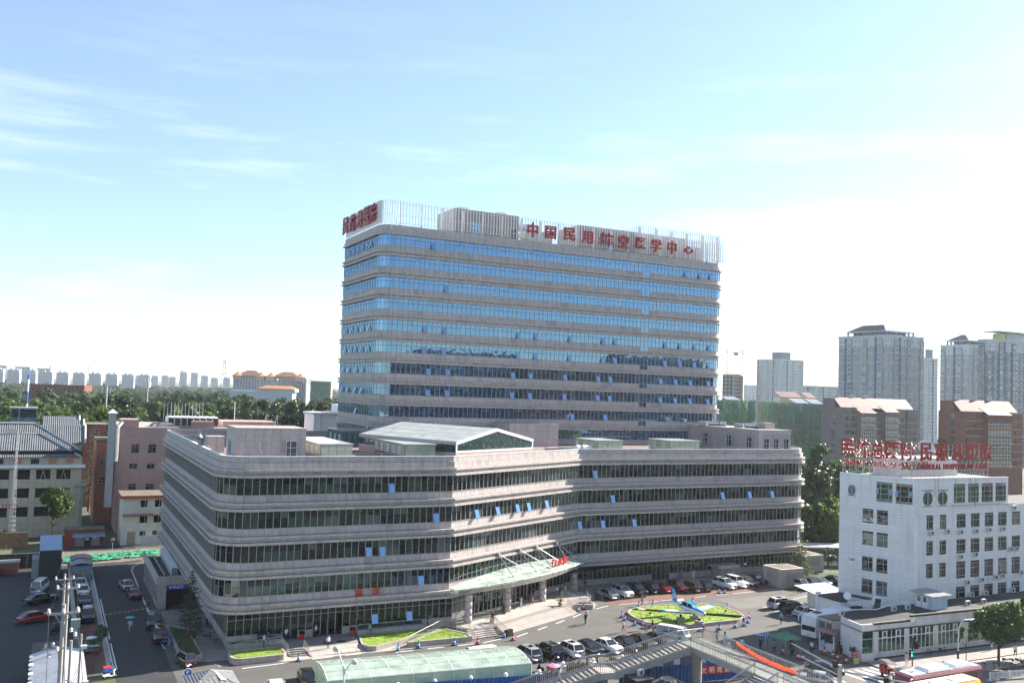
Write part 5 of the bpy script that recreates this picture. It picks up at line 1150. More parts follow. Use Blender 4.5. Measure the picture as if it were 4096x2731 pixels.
	for j in range(5):
		for i in range(16): a = 2*math.pi*i/16; rr_ = 1.25*j/4+.02; vs.append(Vector((0, 0, 1.4))+(u_*math.cos(a)+v_*math.sin(a))*rr_+ax*(.35*(j/4)**2))
	for j in range(4):
		for i in range(16): fs.append((j*16+i, j*16+(i+1) % 16, (j+1)*16+(i+1) % 16, (j+1)*16+i))
	dd.raw(vs, fs).build('dish', 'kerb_white', r, True); c = Vector((0, 0, 1.4)); MB().tube(c, c+ax*1.1, .03, 4).ball(c+ax*1.1, .1, 6).build('feed_horn', 'grey_metal', r)
office_block()
def annex():
	t = thing('street_annex', 'low white annex with tall green windows and black roof along the pavement', 'building')
	fx = lambda x: 84.52-(x-97)*.0435; zt = lambda x: 4.75 if x < 104.2 else 5.3
	poly = [(95.4, 84.7), (96.4, 88.9), (99.5, 91.6), (160, 91.5), (160, fx(160)+.15), (97.6, fx(97.6)+.15)]
	MB().prism(poly, 0, 4.45).build('structural_core', 'white_paint', t); MB().sheet([(95.7, 85.0), (96.6, 88.8), (99.6, 91.5), (160, 91.4), (160, 82.2), (97.8, 84.9)], 4.5).build('roof_felt', 'tar_roof', t)
	mat('old_white', (.62, .61, .58), .7, .10, .8, dirt=(.36, .34, .30)); mat('dark_stone', (.025, .035, .033), .35, .2)
	W = [(98.16, 103.0), (103.7, 108.35), (109.1, 113.58), (114.9, 119.8), (121, 125.8), (127, 131.8), (133, 138)]
	x = 97.5
	edges = sorted({97.5, 160} | {v for w in W for v in w})
	def slab(x0, x1, z0, z1, th, m, nm): MB().hexa([(x0, fx(x0)-th, z0), (x1, fx(x1)-th, z0), (x1, fx(x1)+.14, z0), (x0, fx(x0)+.14, z0)], [(x0, fx(x0)-th, z1), (x1, fx(x1)-th, z1), (x1, fx(x1)+.14, z1), (x0, fx(x0)+.14, z1)]).build(nm, m, t)
	xx = 97.5
	while xx < 150: slab(xx+.006, min(160, xx+1.5)-.006, .32, .92, .03, 'old_white', 'wall_slab'); slab(xx+.006, xx+1.494, 3.86, zt(xx)-.22, .03, 'old_white', 'wall_slab'); slab(xx+.006, xx+1.494, 0, .32, .12, 'dark_stone', 'plinth_stone'); xx += 1.5
	slab(97.4, 160, 3.72, 3.86, .12, 'dark_stone', 'string_course'); slab(97.4, 104.0, 4.53, 4.75, .08, 'tar_roof', 'parapet_cap'); slab(104.0, 160, 5.08, 5.32, .08, 'tar_roof', 'parapet_cap'); slab(97.4, 103.6, 4.752, 4.80, .02, 'champ', 'cap_stone') if False else None
	mat('cap_cream', (.60, .55, .44), .7, .15); slab(97.6, 103.3, 4.752, 4.82, -.05, 'cap_cream', 'cap_stone'); slab(104.2, 160, 5.322, 5.38, -.05, 'cap_cream', 'cap_stone')
	prev = 97.5
	for a, b in W: slab(prev, a, .92, 3.72, .06, 'old_white', 'pier'); prev = b
	for a, b in W:
		e = Vector((b-a, fx(b)-fx(a), 0)).normalized(); n = Vector((e.y, -e.x, 0)); L = (b-a)
		for i in range(6):
			for z0, z1 in ((.94, 2.75), (2.75, 3.70)):
				u0, u1 = L*i/6, L*(i+1)/6; o = Vector((a, fx(a), 0))
				q = [o+e*u0, o+e*u1]; MB().raw([(q[0].x, q[0].y, z0), (q[1].x, q[1].y, z0), (q[1].x, q[1].y, z1), (q[0].x, q[0].y, z1)], [(0, 1, 2, 3)]).build('window_pane', 'pane_green', t)
		fr = MB(); hx = lambda u0, u1, z0, z1, h: fr.hexa([(p.x, p.y, z0) for p in (o+e*u0+n*h, o+e*u1+n*h, o+e*u1, o+e*u0)], [(p.x, p.y, z1) for p in (o+e*u0+n*h, o+e*u1+n*h, o+e*u1, o+e*u0)])
		for i in range(7): u = min(L-.04, max(.04, L*i/6)); hx(u-.04, u+.04, .94, 3.7, .06)
		hx(0, L, 2.70, 2.80, .07); hx(0, L, .93, 1.0, .07)
		for i in (1, 4): u = L*i/6; hx(u+.06, u+L/6-.06, 3.55, 3.63, .09); hx(u+.06, u+L/6-.06, 2.82, 2.9, .09); hx(u+.05, u+.13, 2.85, 3.6, .09); hx(u+L/6-.13, u+L/6-.05, 2.85, 3.6, .09)
		fr.build('window_frame', 'white', t)
	# corner chamfer and flank
	e = Vector((97.55-95.5, fx(97.55)-84.9, 0));
	MB().prism([(95.45, 84.62), (97.5, fx(97.5)-.03), (97.5, fx(97.5)+.2), (95.6, 84.9)], 3.85, 4.7).prism([(95.45, 84.62), (97.5, fx(97.5)-.03), (97.5, fx(97.5)+.2), (95.6, 84.9)], .3, 1.0).prism([(95.4, 84.55), (97.5, fx(97.5)-.12), (97.5, fx(97.5)+.2), (95.5, 84.9)], 0, .3).build('corner_wall', 'white_paint', t)
	MB().raw([(95.6, 84.68, 1.02), (97.3, fx(97.3)+.02, 1.02), (97.3, fx(97.3)+.02, 2.75), (95.6, 84.68, 2.75)], [(0, 1, 2, 3)]).raw([(95.6, 84.68, 2.85), (97.3, fx(97.3)+.02, 2.85), (97.3, fx(97.3)+.02, 3.8), (95.6, 84.68, 3.8)], [(0, 1, 2, 3)]).build('corner_window', 'pane_green', t)
	MB().prism([(95.3, 84.6), (96.3, 88.95), (96.5, 88.95), (95.5, 84.7)], .02, 4.7).build('flank_wall', 'white_paint', t); MB().prism([(95.2, 84.5), (96.2, 88.9), (96.32, 88.9), (95.32, 84.5)], 3.75, 3.95).build('flank_moulding', 'grey_metal', t)
	# rear low wing towards the coach
	MB().box(97.6, 110, 91.6, 94.0, 0, 3.35).build('rear_wing', 'white_paint', t); MB().box(97.5, 110, 91.5, 94.1, 3.35, 3.5).build('rear_roof', 'roof_red', t)
	for y in (91.7, 92.9): MB().box(97.55, 97.6, y, y+1.0, 1.1, 2.9).build('window', 'pane_blind', t)
	MB().box(97.5, 97.59, 91.6, 94, 2.98, 3.12).build('moulding', 'grey_metal', t)
	ac_unit('air conditioner standing at the back left corner of the annex roof', (97.6, 90.2, 4.5), .2, 'air conditioners on the annex roof')
	for x, y in ((106.8, 89.4), (109.6, 89.4), (120.8, 88.2), (124.3, 88.2)): ac_unit('air conditioner on the black annex roof, '+{106.8: 'left of the white pipe end', 109.6: 'beside the panel cabin', 120.8: 'right of the panel cabin', 124.3: 'rightmost'}[x], (x, y, 4.55), .1, 'air conditioners on the annex roof')
	p = thing('roof_pipe', 'white pipe snaking across the black annex roof', 'pipe'); MB().path([(97, 90.6, 4.75), (101.5, 91.2, 4.7), (104.5, 90.2, 4.7), (108, 90.8, 4.9), (112, 91.0, 5.0)], .08, 6).build('pipe', 'white', p)
	d = thing('roof_cabin', 'small pale blue panel cabin with double door on the annex roof', 'cabin'); mat('cabin_blue', (.50, .58, .64), .5, .05)
	for i in range(2): MB().box(112.55, 112.6, 88.0+i*1.3, 89.25+i*1.3, 4.55, 6.4).build('wall_panel', 'cabin_blue', d)
	for i in range(3): MB().box(112.6+i*1.05+.01, 112.6+(i+1)*1.05-.01, 87.55, 87.6, 4.55, 6.35).build('wall_panel', 'cabin_blue', d)
	for y in (88.3, 89.3): w = MB().box(112.5, 112.55, y, y+.85, 4.6, 6.35).build('door', 'white', d); MB().box(112.48, 112.5, y+.15, y+.7, 5.4, 6.2).build('door_pane', 'pane_house', w)
	MB().box(112.65, 115.7, 87.65, 90.6, 4.52, 6.3).build('inner_wall', 'cabin_blue', d); MB().hexa([(112.1, 87.1, 6.4), (116.3, 87.1, 6.4), (116.3, 91, 6.6), (112.1, 91, 6.6)], [(112.1, 87.1, 6.5), (116.3, 87.1, 6.5), (116.3, 91, 6.7), (112.1, 91, 6.7)]).build('roof', 'grey_metal', d)
	# glass porch with ribbed canopy, dishes, solar rack
	d = thing('glass_porch', 'glass porch with ribbed metal roof at the foot of the white block', 'porch')
	for i in range(16): x0 = 107.6+i*.42; MB().hexa([(x0, 104.5+.18*i-2.2*math.sin(i/15*1.5), 3.45), (x0+.39, 104.5+.18*i-2.2*math.sin(i/15*1.5), 3.45), (x0+.39, 109, 3.9), (x0, 109, 3.9)], [(x0, 104.5+.18*i-2.2*math.sin(i/15*1.5), 3.52), (x0+.39, 104.5+.18*i-2.2*math.sin(i/15*1.5), 3.52), (x0+.39, 109, 3.97), (x0, 109, 3.97)]).build('roof_sheet', 'white_metal', d)
	for i in range(5): MB().box(108.4+i*.95+.04, 108.4+(i+1)*.95-.04, 103.2, 103.25, 1.1, 3.3).build('window_pane', 'pane_house', d)
	for i in range(6): MB().box(108.4+i*.95-.05, 108.4+i*.95+.05, 103.15, 103.3, .1, 3.45).build('post', 'white', d)
	MB().box(108.4, 113.2, 103.1, 103.4, 0, 1.05).build('base_wall', 'white_tile', d); MB().box(108.5, 113.1, 103.5, 107, 0, 3.3).build('interior', 'plaster', d)
	for x, y, l in ((105.3, 96.1, 'small white dish left of the solar heater'), (107.2, 92.6, 'small white dish right of the solar heater')):
		r = thing('satellite_dish', l, 'dish', (x, y, 4.3)); MB().tube((0, 0, 0), (0, 0, .9), .04, 5).build('mast', 'steel', r); MB().lathe((0, 0, 0), [(.02, 0), (.35, .08), (.55, .2)], 14).build('dish', 'white', r); S.objects[-1].rotation_euler = (1.2, 0, -.8); S.objects[-1].location = (0, 0, .9)
	r = thing('solar_heater', 'row of white solar heater tubes with panel on the low roof', 'solar heater', (105.5, 93.6, 4.0), -1.2)
	for i in range(7): MB().tube((-2, 0, .35+i*.16), (1.6, 0, .25+i*.16), .045, 5).build('tube', 'white', r)
	MB().hexa([(1.8, -.5, .1), (2.6, -.5, .1), (2.6, -.4, .1), (1.8, -.4, .1)], [(1.8, .2, 1.7), (2.6, .2, 1.7), (2.6, .3, 1.7), (1.8, .3, 1.7)]).build('panel', 'pane_dark', r)
	lw = thing('link_roof', 'white stepped parapet of the link block between porch and annex', 'building'); MB().box(105.5, 112, 97.6, 102, 0, 4.0).build('wall', 'white_tile', lw); MB().box(105.3, 112, 97.4, 102.2, 4.0, 4.15).build('roof', 'tar_roof', lw); MB().box(106, 110, 97.52, 97.6, 1.4, 3.2).build('window', 'pane_mid', lw); MB().tube((105.6, 102, 0), (105.6, 102, 4.6), .4, 12).build('corner_drum', 'white_tile', lw)
annex()
# ---------------------------------------------------------------- stone kiosks, corridor, far low wings on the right
def kiosk(lab, x0, x1, y0, y1, h, ops):
	t = thing('stone_kiosk', lab, 'kiosk'); tiled_box(t, x0, x1, y0, y1, 0, h, tw=.95, th=.62, openings=ops, cap=False, core='granite_dark')
	MB().box(x0-.03, x1+.03, y0-.03, y1+.03, h, h+.05).build('rim', 'kerb_white', t); MB().box(x0+.3, x1-.3, y0+.3, y1-.3, h+.05, h+.056).build('roof_felt', 'soil', t)
	for f, u0, u1, z0, z1 in ops: (MB().box(x0+u0, x0+u1, y0+.3, y0+.34, z0, z1) if f == 'F' else MB().box(x0+.3, x0+.34, y0+u0, y0+u1, z0, z1)).build('louvre', 'grey_metal', t)
kiosk('square stone ventilation kiosk with a flat sunlit top in front of the right wing', 117.4, 122.6, 121.9, 126.6, 3.3, [('F', 1.2, 2.9, 1.5, 2.6), ('F', 3.6, 4.6, 1.5, 2.6), ('L', 1.5, 3.3, 1.6, 2.8)])
t = thing('stone_kiosk', 'smaller shaded kiosk with projecting slab roof against the right wing', 'kiosk'); MB().box(110.4, 113.6, 130.0, 132.3, .0, 2.6).build('wall', 'granite', t); MB().box(109.2, 114.2, 129.0, 132.4, 2.6, 3.1).build('roof', 'paving_grey', t); MB().box(111.2, 112.9, 129.94, 130.0, 1.2, 2.2).build('louvre', 'grey_metal', t)
kiosk('stone clad box behind the cedar beside the glazed walkway', 131.5, 137.5, 131.5, 136, 3.2, [('F', 2.5, 4.2, 1.4, 2.5)])
t = thing('glazed_walkway', 'glazed corridor with pale flat roof running from the right wing behind the cedar', 'walkway')
a, b = Vector((134, 141, 0)), Vector((166, 128, 0)); d = (b-a).normalized(); n = Vector((d.y, -d.x, 0))
q = [a+n*2, b+n*2, b-n*3, a-n*3]; MB().hexa([(v.x, v.y, 3.6) for v in q], [(v.x, v.y, 3.85) for v in q]).build('roof', 'white_metal', t)
for i in range(16): p, r = a+n*1.6+d*(i*2.1), a+n*1.6+d*(i*2.1+1.9); MB().raw([(p.x, p.y, .9), (r.x, r.y, .9), (r.x, r.y, 3.5), (p.x, p.y, 3.5)], [(0, 1, 2, 3)]).build('window_pane', 'pane_blind', t); MB().cbox((p.x-d.x*.1, p.y-d.y*.1, 1.8), (.2, .2, 3.6), math.atan2(d.y, d.x)).build('post', 'brown_post', t) if 'brown_post' in MATS else None
q = [a+n*1.55, b+n*1.55, b+n*1.3, a+n*1.3]; MB().hexa([(v.x, v.y, 0) for v in q], [(v.x, v.y, .9) for v in q]).build('base_wall', 'plaster', t)
t = thing('grey_corridor_block', 'two storey grey corridor block with ribbon windows between podium and white block', 'building')
MB().box(160, 215, 188.2, 200, 0, 12.5).build('wall', 'concrete', t); MB().box(159.5, 215, 187.8, 200, 12.5, 12.8).build('roof', 'white_metal', t)
for i in range(9): w = MB().box(166+i*4.2, 169.9+i*4.2, 188.1, 188.2, 7.2, 10.4).build('window', 'pane_house', t); MB().box(166+i*4.2, 169.9+i*4.2, 188.02, 188.1, 9.3, 9.45).box(167.9+i*4.2, 168.05+i*4.2, 188.02, 188.1, 7.2, 10.4).build('frame', 'white', w)
for i in range(7): MB().box(172+i*5, 174+i*5, 188.05, 188.2, .5, 4.5).build('window', 'pane_dark', t)
MB().box(160, 215, 187.9, 188.2, 5.4, 5.9).build('band', 'teal_paint' if 'teal_paint' in MATS else 'grey_metal', t)
s = thing('red_wall_sign', 'small red hanging sign at the right edge of the podium', 'sign', (170, 187.6, 0)); MB().box(-1.6, 1.6, -.2, 0, 1.6, 5.2).build('panel', 'red_bright', s)
for i, c in enumerate('病科'): letter(s, c, (-.7+i*1.4, -.24, 4.2), (1, 0, 0), 1.1, 'white', .03)
# ---------------------------------------------------------------- buildings on the left
def left_side():
	t = thing('pink_block', 'pink tiled block with paired windows and rooftop chillers behind the left wing', 'building')
	ops = [('F', x, x+1.6, z, z+1.9) for z in (17.1, ) for x in (2.2, 5.6, 9.2)]+[('F', x, x+1.6, z, z+1.1) for z in (13.75,) for x in (2.0, 5.5, 9.0)]+[('F', x, x+1.6, 8.7, 10.6) for x in (2.0, 5.5)]
	tiled_box(t, 14.5, 42, 210, 236, 0, 22.5, 'pink_tile', 1.15, 1.0, 'F', 'pink_tile', 280, ops)
	for i in range(20):
		for j in range(6): MB().box(14.46, 14.5, 210+i*1.2, 211.18+i*1.2, 3+j*3.2, 6.17+j*3.2).build('stone_tile', 'pink_tile', t) if i < 8 else None
	for f, u0, u1, z0, z1 in ops: win(t, 'F', 210, 14.5+u0, 14.5+u1, z0, z1, 'pane_house', 'grey_metal', (1, 1), split=(.5, .68))
	MB().box(14.5, 18, 210.2, 216, 22.5, 24.2).build('stair_head', 'pink_tile', t); MB().box(29, 33.6, 210.3, 214, 22.5, 24.0).build('parapet_block', 'pink_tile', t); MB().box(36, 48, 214, 224, 22.4, 23.9).build('roof_house', 'pink_tile', t)
	c = thing('metal_chimney', 'tall square sheet metal flue with capped top on the pink block flank', 'chimney'); MB().box(11.9, 13.3, 207.6, 209, 6, 25.4).build('flue', 'steel_dull', c)
	MB().hexa([(11.6, 207.3, 25.6), (13.6, 207.3, 25.6), (13.6, 209.3, 25.6), (11.6, 209.3, 25.6)], [(12.5, 208.2, 26.4), (12.7, 208.2, 26.4), (12.7, 208.4, 26.4), (12.5, 208.4, 26.4)]).build('cap', 'white_metal', c); MB().path([(13.6, 208, 15.5), (13.7, 208.2, 17), (13.7, 208.6, 22.5), (14.6, 209.4, 23.6)], .42, 8).build('side_duct', 'steel_dull', c)
	for i in range(8):
		for j in range(2):
			k = thing('rooftop_chiller', 'white cabinet chiller with dark coil side on the pink block roof', 'chiller', (24.2+i*1.35, 213+j*3, 22.7), 0, 'chillers on the pink block')
			MB().box(0, 1.25, 0, 2.4, 0, 2.0).build('cabinet', 'white', k); MB().box(.08, 1.17, -.03, 0, .1, 1.85).build('coil', 'dark_metal', k); MB().tube((.62, 1.2, 2.0), (.62, 1.2, 2.2), .5, 12).build('fan_ring', 'white_metal', k)
	for i in range(12): r = thing('lightning_rod', 'thin white rod standing over the rooftop chillers', 'rod', (23.6+i*.76, 216.5, 22.7), 0, 'rods over the chillers'); MB().tube((0, 0, 0), (0, 0, 5.2), .05, 4).build('rod', 'white', r)
	p = thing('roof_pipe', 'fat grey insulated pipes bending on the pink block roof left of the chillers', 'pipe'); MB().path([(20.5, 213, 22.8), (21.4, 213, 23.4), (24.4, 213.2, 23.4)], .28, 8).path([(21.6, 212, 22.7), (22.4, 212, 23.2), (25, 212.2, 23.2)], .28, 8).build('pipe', 'grey_metal', p)
	p = thing('flag_pole', 'tall thin white pole on the roof right of the chillers', 'pole', (41.6, 231, 22.5)); MB().tube((0, 0, 0), (0, 0, 5.6), .07, 5).build('pole', 'white', p)
	# white two storey house
	t = thing('white_house', 'cream two storey house with red roof edges and outside gallery behind the garage', 'building')
	MB().box(14.6, 26, 195.5, 204, 0, 9.25).build('wall', 'plaster', t); MB().box(14.2, 26, 194.7, 204.2, 9.75, 9.85).build('roof_deck', 'soil', t); MB().box(14.1, 26, 194.6, 204.3, 9.25, 9.75).build('roof_edge', 'red_edge', t)
	MB().box(14.6, 26, 194.3, 195.5, 5.95, 6.2).build('gallery_floor', 'concrete', t); MB().box(14.55, 26, 194.22, 194.3, 5.85, 6.22).build('gallery_edge', 'red_edge', t)
	rl = MB().tube((14.6, 194.35, 7.2), (26, 194.35, 7.2), .04, 5)
	for i in range(24): rl.tube((14.7+i*.48, 194.35, 6.2), (14.7+i*.48, 194.35, 7.2), .02, 4)
	rl.build('gallery_rail', 'white_metal', t)
	for x0, x1, z0, z1 in ((17.8, 19.2, 7.4, 8.9), (20.5, 21.9, 7.4, 8.9), (17.8, 19.3, 4.3, 5.75), (20.4, 21.9, 4.3, 5.75), (17.9, 19.1, 1.7, 2.8), (20.3, 21.7, 1.7, 2.8)): win(t, 'F', 195.5, x0, x1, z0, z1, 'pane_dark', 'white', (1, 0), split=(.66, .5))
	mat('old_door', (.38, .31, .22), .7, .15); MB().box(15.7, 17.2, 195.44, 195.5, .1, 2.7).build('door', 'old_door', t); MB().box(15.8, 17.1, 195.44, 195.5, 6.25, 8.8).build('door', 'plaster', t)
	f = thing('sheet_fence', 'pale corrugated sheet fence in front of the cream house', 'fence')
	for i in range(9): MB().box(18.1+i*.62, 18.68+i*.62, 193.6, 193.66, .1, 2.2).build('sheet', 'kerb_white', f)
	# Chinese roofed block under renovation
	t = thing('chinese_roof_block', 'beige stone block under renovation with grey tiled Chinese hip roofs', 'building')
	mat('beige_stone', (.50, .43, .33), .7, .07, .8, rnd=.04); mat('roof_tile', (.13, .14, .15), .55, .15, .6, rnd=.1); mat('ridge_white', (.50, .50, .49), .7, .1)
	wins = [(-1.0+3.72*i, 1.6+3.72*i, z, z+1.95) for i in (-9, -8, -7, -6, -5, -4, -3, -2, -1, 0, 1) for z in (11.75, 8.0, 4.2)]
	MB().box(-40, 7.4, 210.3, 212, 0, 17.5).build('wall', 'dark_core' if 'dark_core' in MATS else 'core', t); k = 0
	xs = sorted({-20.0, 7.4} | {w[0] for w in wins if w[0] > -20} | {w[1] for w in wins if w[1] > -20}); zs = [0, 1.4, 2.8, 4.2, 6.15, 7.1, 8.0, 9.95, 10.9, 11.75, 13.7, 14.6, 15.2, 16.2]
	for x0, x1 in zip(xs, xs[1:]):
		for z0, z1 in zip(zs, zs[1:]):
			if any(x0 >= w[0]-.01 and x1 <= w[1]+.01 and z0 >= w[2]-.01 and z1 <= w[3]+.06 for w in wins): continue
			m = max(1, round((x1-x0)/1.2))
			for j in range(m): MB().box(x0+(x1-x0)*j/m+.015, x0+(x1-x0)*(j+1)/m-.015, 210, 210.32, z0+.015, z1-.015).build('stone_slab', 'beige_stone', t)
	MB().box(-40, 8.0, 209.0, 210.4, 14.15, 14.65).build('cornice', 'white', t); MB().box(-40, 6.6, 209.9, 210.3, 16.16, 16.3).build('eave_board', 'beige_stone', t)
	for i in range(9):
		x = -3.2*i+4.3; MB().box(x, x+1.5, 209.93, 210.0, 14.9, 15.9).build('attic_window', 'plywood' if i in (0, 1, 3) else 'core', t)
	MB().box(6.2, 8.3, 209.2, 213, 10.3, 10.6).build('balcony_floor', 'concrete', t); rl = MB().tube((6.2, 209.3, 11.6), (8.3, 209.3, 11.6), .06, 4)
	for i in range(8): rl.tube((6.3+i*.28, 209.3, 10.6), (6.3+i*.28, 209.3, 11.6), .05, 4)
	rl.build('balcony_rail', 'kerb_white', t); MB().box(7.4, 7.9, 209.8, 216, 0, 10.3).build('pier', 'concrete', t)
	def slope(x0l, x0r, y0, z0, x1l, x1r, y1, z1, cols=.42, nm='roof_tile_row'):
		n = int((x0r-x0l)/cols); nn = 0; rest = MB()
		for i in range(n):
			p, q = x0l+(x0r-x0l)*i/n, x0l+(x0r-x0l)*(i+1)/n
			tp = lambda x: max(0, min(1, 1 if (x1l <= x <= x1r) else ((x0r-x)/(x0r-x1r) if x > x1r else (x-x0l)/(x1l-x0l))))
			c = (p+q)/2; k = tp(c); yy, zz = y0+(y1-y0)*k, z0+(z1-z0)*k
			mb = MB() if nn < 290 else rest
			mb.raw([(p+.02, y0, z0), (c, y0, z0+.11), (q-.02, y0, z0), (p+.02, yy, zz), (c, yy, zz+.11), (q-.02, yy, zz)], [(0, 1, 4, 3), (1, 2, 5, 4)])
			if nn < 290: mb.build(nm, 'roof_tile', t)
			nn += 1
		if rest.v: rest.build(nm, 'roof_tile', t, kind='stuff')
		MB().raw([(x0l, y0+.1, z0-.04), (x0r, y0+.1, z0-.04), (x1r, y1, z1-.04), (x1l, y1, z1-.04)], [(0, 1, 2, 3)]).build('roof_bed', 'roof_tile', t)
	slope(-26, 7.0, 209.4, 16.25, -26, -.9, 216.5, 20.6); MB().tube((-.9, 216.5, 20.75), (7.1, 209.4, 16.4), .18, 5).tube((-26, 216.5, 20.7), (-.9, 216.5, 20.7), .15, 5).build('ridge', 'ridge_white', t)
	MB().raw([(7.0, 209.4, 16.25), (7.0, 224, 16.25), (-.9, 216.5, 20.6)], [(0, 1, 2)]).build('hip_end', 'roof_tile', t)
	slope(-26, 7.0, 216.4, 17.2, -26, -1.8, 224, 22.3); MB().tube((-1.8, 224, 22.4), (7.0, 216.4, 17.3), .2, 5).tube((-26, 224, 22.5), (-1.8, 224, 22.5), .25, 5).build('ridge', 'ridge_white', t)
	MB().raw([(-7.9, 216.3, 20.55), (-3.9, 216.3, 20.55), (-5.9, 216.3, 21.9)], [(0, 1, 2)]).build('dormer_gable', 'plaster', t)
	for y0, z0, y1, z1, xr, xl in ((222, 18.2, 227, 21.9, 8.2, -1), (229, 21.6, 232, 22.9, 8.0, -.5), (234, 22.6, 237, 23.5, 7.2, -.5)):
		slope(xl, xr, y0, z0, xl, xr, y1, z1); MB().tube((xr, y0, z0+.1), (xr, y1, z1+.2), .22, 5).build('verge', 'ridge_white', t); MB().box(xl+1, xr-.6, y0+1, y1, 10, z0).build('wing_wall', 'beige_stone', t)
	for z, y, w in ((22.2, 226, 6.2), (23.4, 230, 5.6), (24.2, 234, 5.0)): MB().hexa([(-4.2-w/2, y, z-1), (-4.2+w/2, y, z-1), (-4.2+w/2, y+2, z-1), (-4.2-w/2, y+2, z-1)], [(-4.2-w/2+.2, y+1.2, z), (-4.2+w/2-.2, y+1.2, z), (-4.2+w/2-.2, y+2, z), (-4.2-w/2+.2, y+2, z)]).build('glass_lantern', 'pane_teal', t)
	MB().box(-6.9, -1.9, 234, 236, 23.4, 25.2).build('lantern_top', 'pane_teal', t); MB().box(-7.2, -1.6, 233.8, 236.2, 25.2, 25.6).build('lantern_cap', 'ridge_white', t)
	for x in (2.9, -.8+7.4/2*0+.3-0): pass
	for x in (.3, 4.0): l = thing('work_lamp_tripod', 'tripod standing in a window opening of the beige block', 'tripod', (x, 209.9, 11.8), 0, 'tripods in the window openings'); MB().path([(-.5, 0, 0), (0, 0, 1.6), (.5, 0, 0)], .04, 4).build('tripod_leg', 'white', l); MB().box(-.25, .25, -.1, .1, 1.55, 1.75).build('tripod_head', 'red_edge', l)
	b = thing('safety_banner', 'red banner with white characters on the beige block', 'banner', (-6.6, 209.85, 6.4)); MB().box(-2.6, 2.6, -.02, .02, -.35, .35).build('cloth', 'red_bright', b)
	for i, ch in enumerate('保证质量安全施工'): letter(b, ch, (-2.2+i*.62, -.05, 0), (1, 0, 0), .5, 'white', .02)
	# red brick house and orange house between
	mat('brick_red', (.24, .085, .06), .85, .15, .8, rnd=.05); mat('orange_wall', (.52, .20, .13), .8, .08)
	t = thing('orange_house', 'tall narrow orange house with flat roof in the lane beside the pink block', 'building'); MB().box(10.8, 14.4, 226, 240, 0, 18.4).build('wall', 'orange_wall', t); MB().box(10.6, 14.4, 225.8, 240, 18.4, 18.7).build('roof', 'soil', t)
	for z in (9, 13): win(t, 'F', 226, 11.6, 12.9, z, z+1.5, 'pane_house')
	t = thing('brick_house', 'dark red brick house with white framed windows behind the orange house', 'building'); MB().box(8.3, 14, 255, 266, 0, 20.6).build('wall', 'brick_red', t); MB().box(8.1, 14.2, 254.8, 266, 20.6, 20.9).build('roof', 'soil', t)
	for z in (15.2, 18.0): win(t, 'F', 255, 10.6, 12.4, z, z+1.6, 'pane_house')
	s = thing('scaffold_mast', 'slim scaffold ladder tower in the lane by the orange house', 'scaffold'); mb = MB()
	for x in (9.7, 10.5): mb.tube((x, 222, 0), (x, 222, 17), .05, 4)
	for z in range(1, 17, 1): mb.tube((9.7, 222, z), (10.5, 222, z), .03, 4)
	mb.build('scaffold', 'grey_metal', s)
	# lattice mast, ivy wall, red shop, sheds, cabins
	m = thing('lattice_mast', 'white lattice mast standing in front of the beige block', 'mast', (-4.5, 198, 0)); mb = MB(); n = 26; Hm = 22.5
	for i in range(n):
		r0, r1 = .62*(1-i/n)+.12, .62*(1-(i+1)/n)+.12; z0, z1 = Hm*i/n, Hm*(i+1)/n
		c0 = [(r0*math.cos(a), r0*math.sin(a), z0) for a in (.5, 2.6, 4.7)]; c1 = [(r1*math.cos(a), r1*math.sin(a), z1) for a in (.5, 2.6, 4.7)]
		for k in range(3): mb.tube(c0[k], c1[k], .035, 4); mb.tube(c0[k], c1[(k+1) % 3], .02, 3); mb.tube(c1[k], c1[(k+1) % 3], .02, 3)
	mb.build('lattice', 'white_metal', m); MB().tube((0, 0, Hm), (0, 0, Hm+8), .04, 4).build('rod', 'white_metal', m); MB().box(-.4, .1, -.7, -.66, 2.3, 2.9).build('notice', 'white', m)
	w = thing('ivy_wall', 'brown brick wall topped with ivy at the left edge', 'wall')
	for i in range(8):
		for j in range(3): MB().box(-16+i*1.8+.02, -14.2+i*1.8-.02, 197, 197.3, .1+j, 1.07+j).build('wall_panel', 'brown_wall', w)
	t = thing('red_shop', 'low red hut with blue tin awning and shutters at the end of the side road', 'hut')
	MB().box(4.6, 11.4, 196.6, 200, 0, 3.2).build('wall', 'red_dark', t); MB().box(4.4, 11.6, 196.3, 200.2, 3.2, 3.35).build('roof', 'soil', t)
	for i in range(22): MB().hexa([(6.0+i*.26, 195.0, 2.0), (6.22+i*.26, 195.0, 2.0), (6.22+i*.26, 196.6, 2.6), (6.0+i*.26, 196.6, 2.6)], [(6.0+i*.26, 195.0, 2.05), (6.22+i*.26, 195.0, 2.05), (6.22+i*.26, 196.6, 2.65), (6.0+i*.26, 196.6, 2.65)]).build('awning_sheet', 'tin_blue', t)
	for x in (6.6, 9.4): MB().box(x, x+1.5, 196.52, 196.6, .1, 2.0).build('shutter', 'grey_metal', t)
	MB().box(8.2, 9.2, 196.5, 196.6, .1, 2).build('doorway', 'core', t); MB().box(8.3, 8.9, 196.4, 196.45, 1.2, 1.7).box(9.7, 10.3, 196.4, 196.45, 1.5, 1.95).build('notice', 'white', t)
	t = thing('tall_sheet_shed', 'tall dark sheet metal shed with shiny lean to roof in the yard', 'shed')
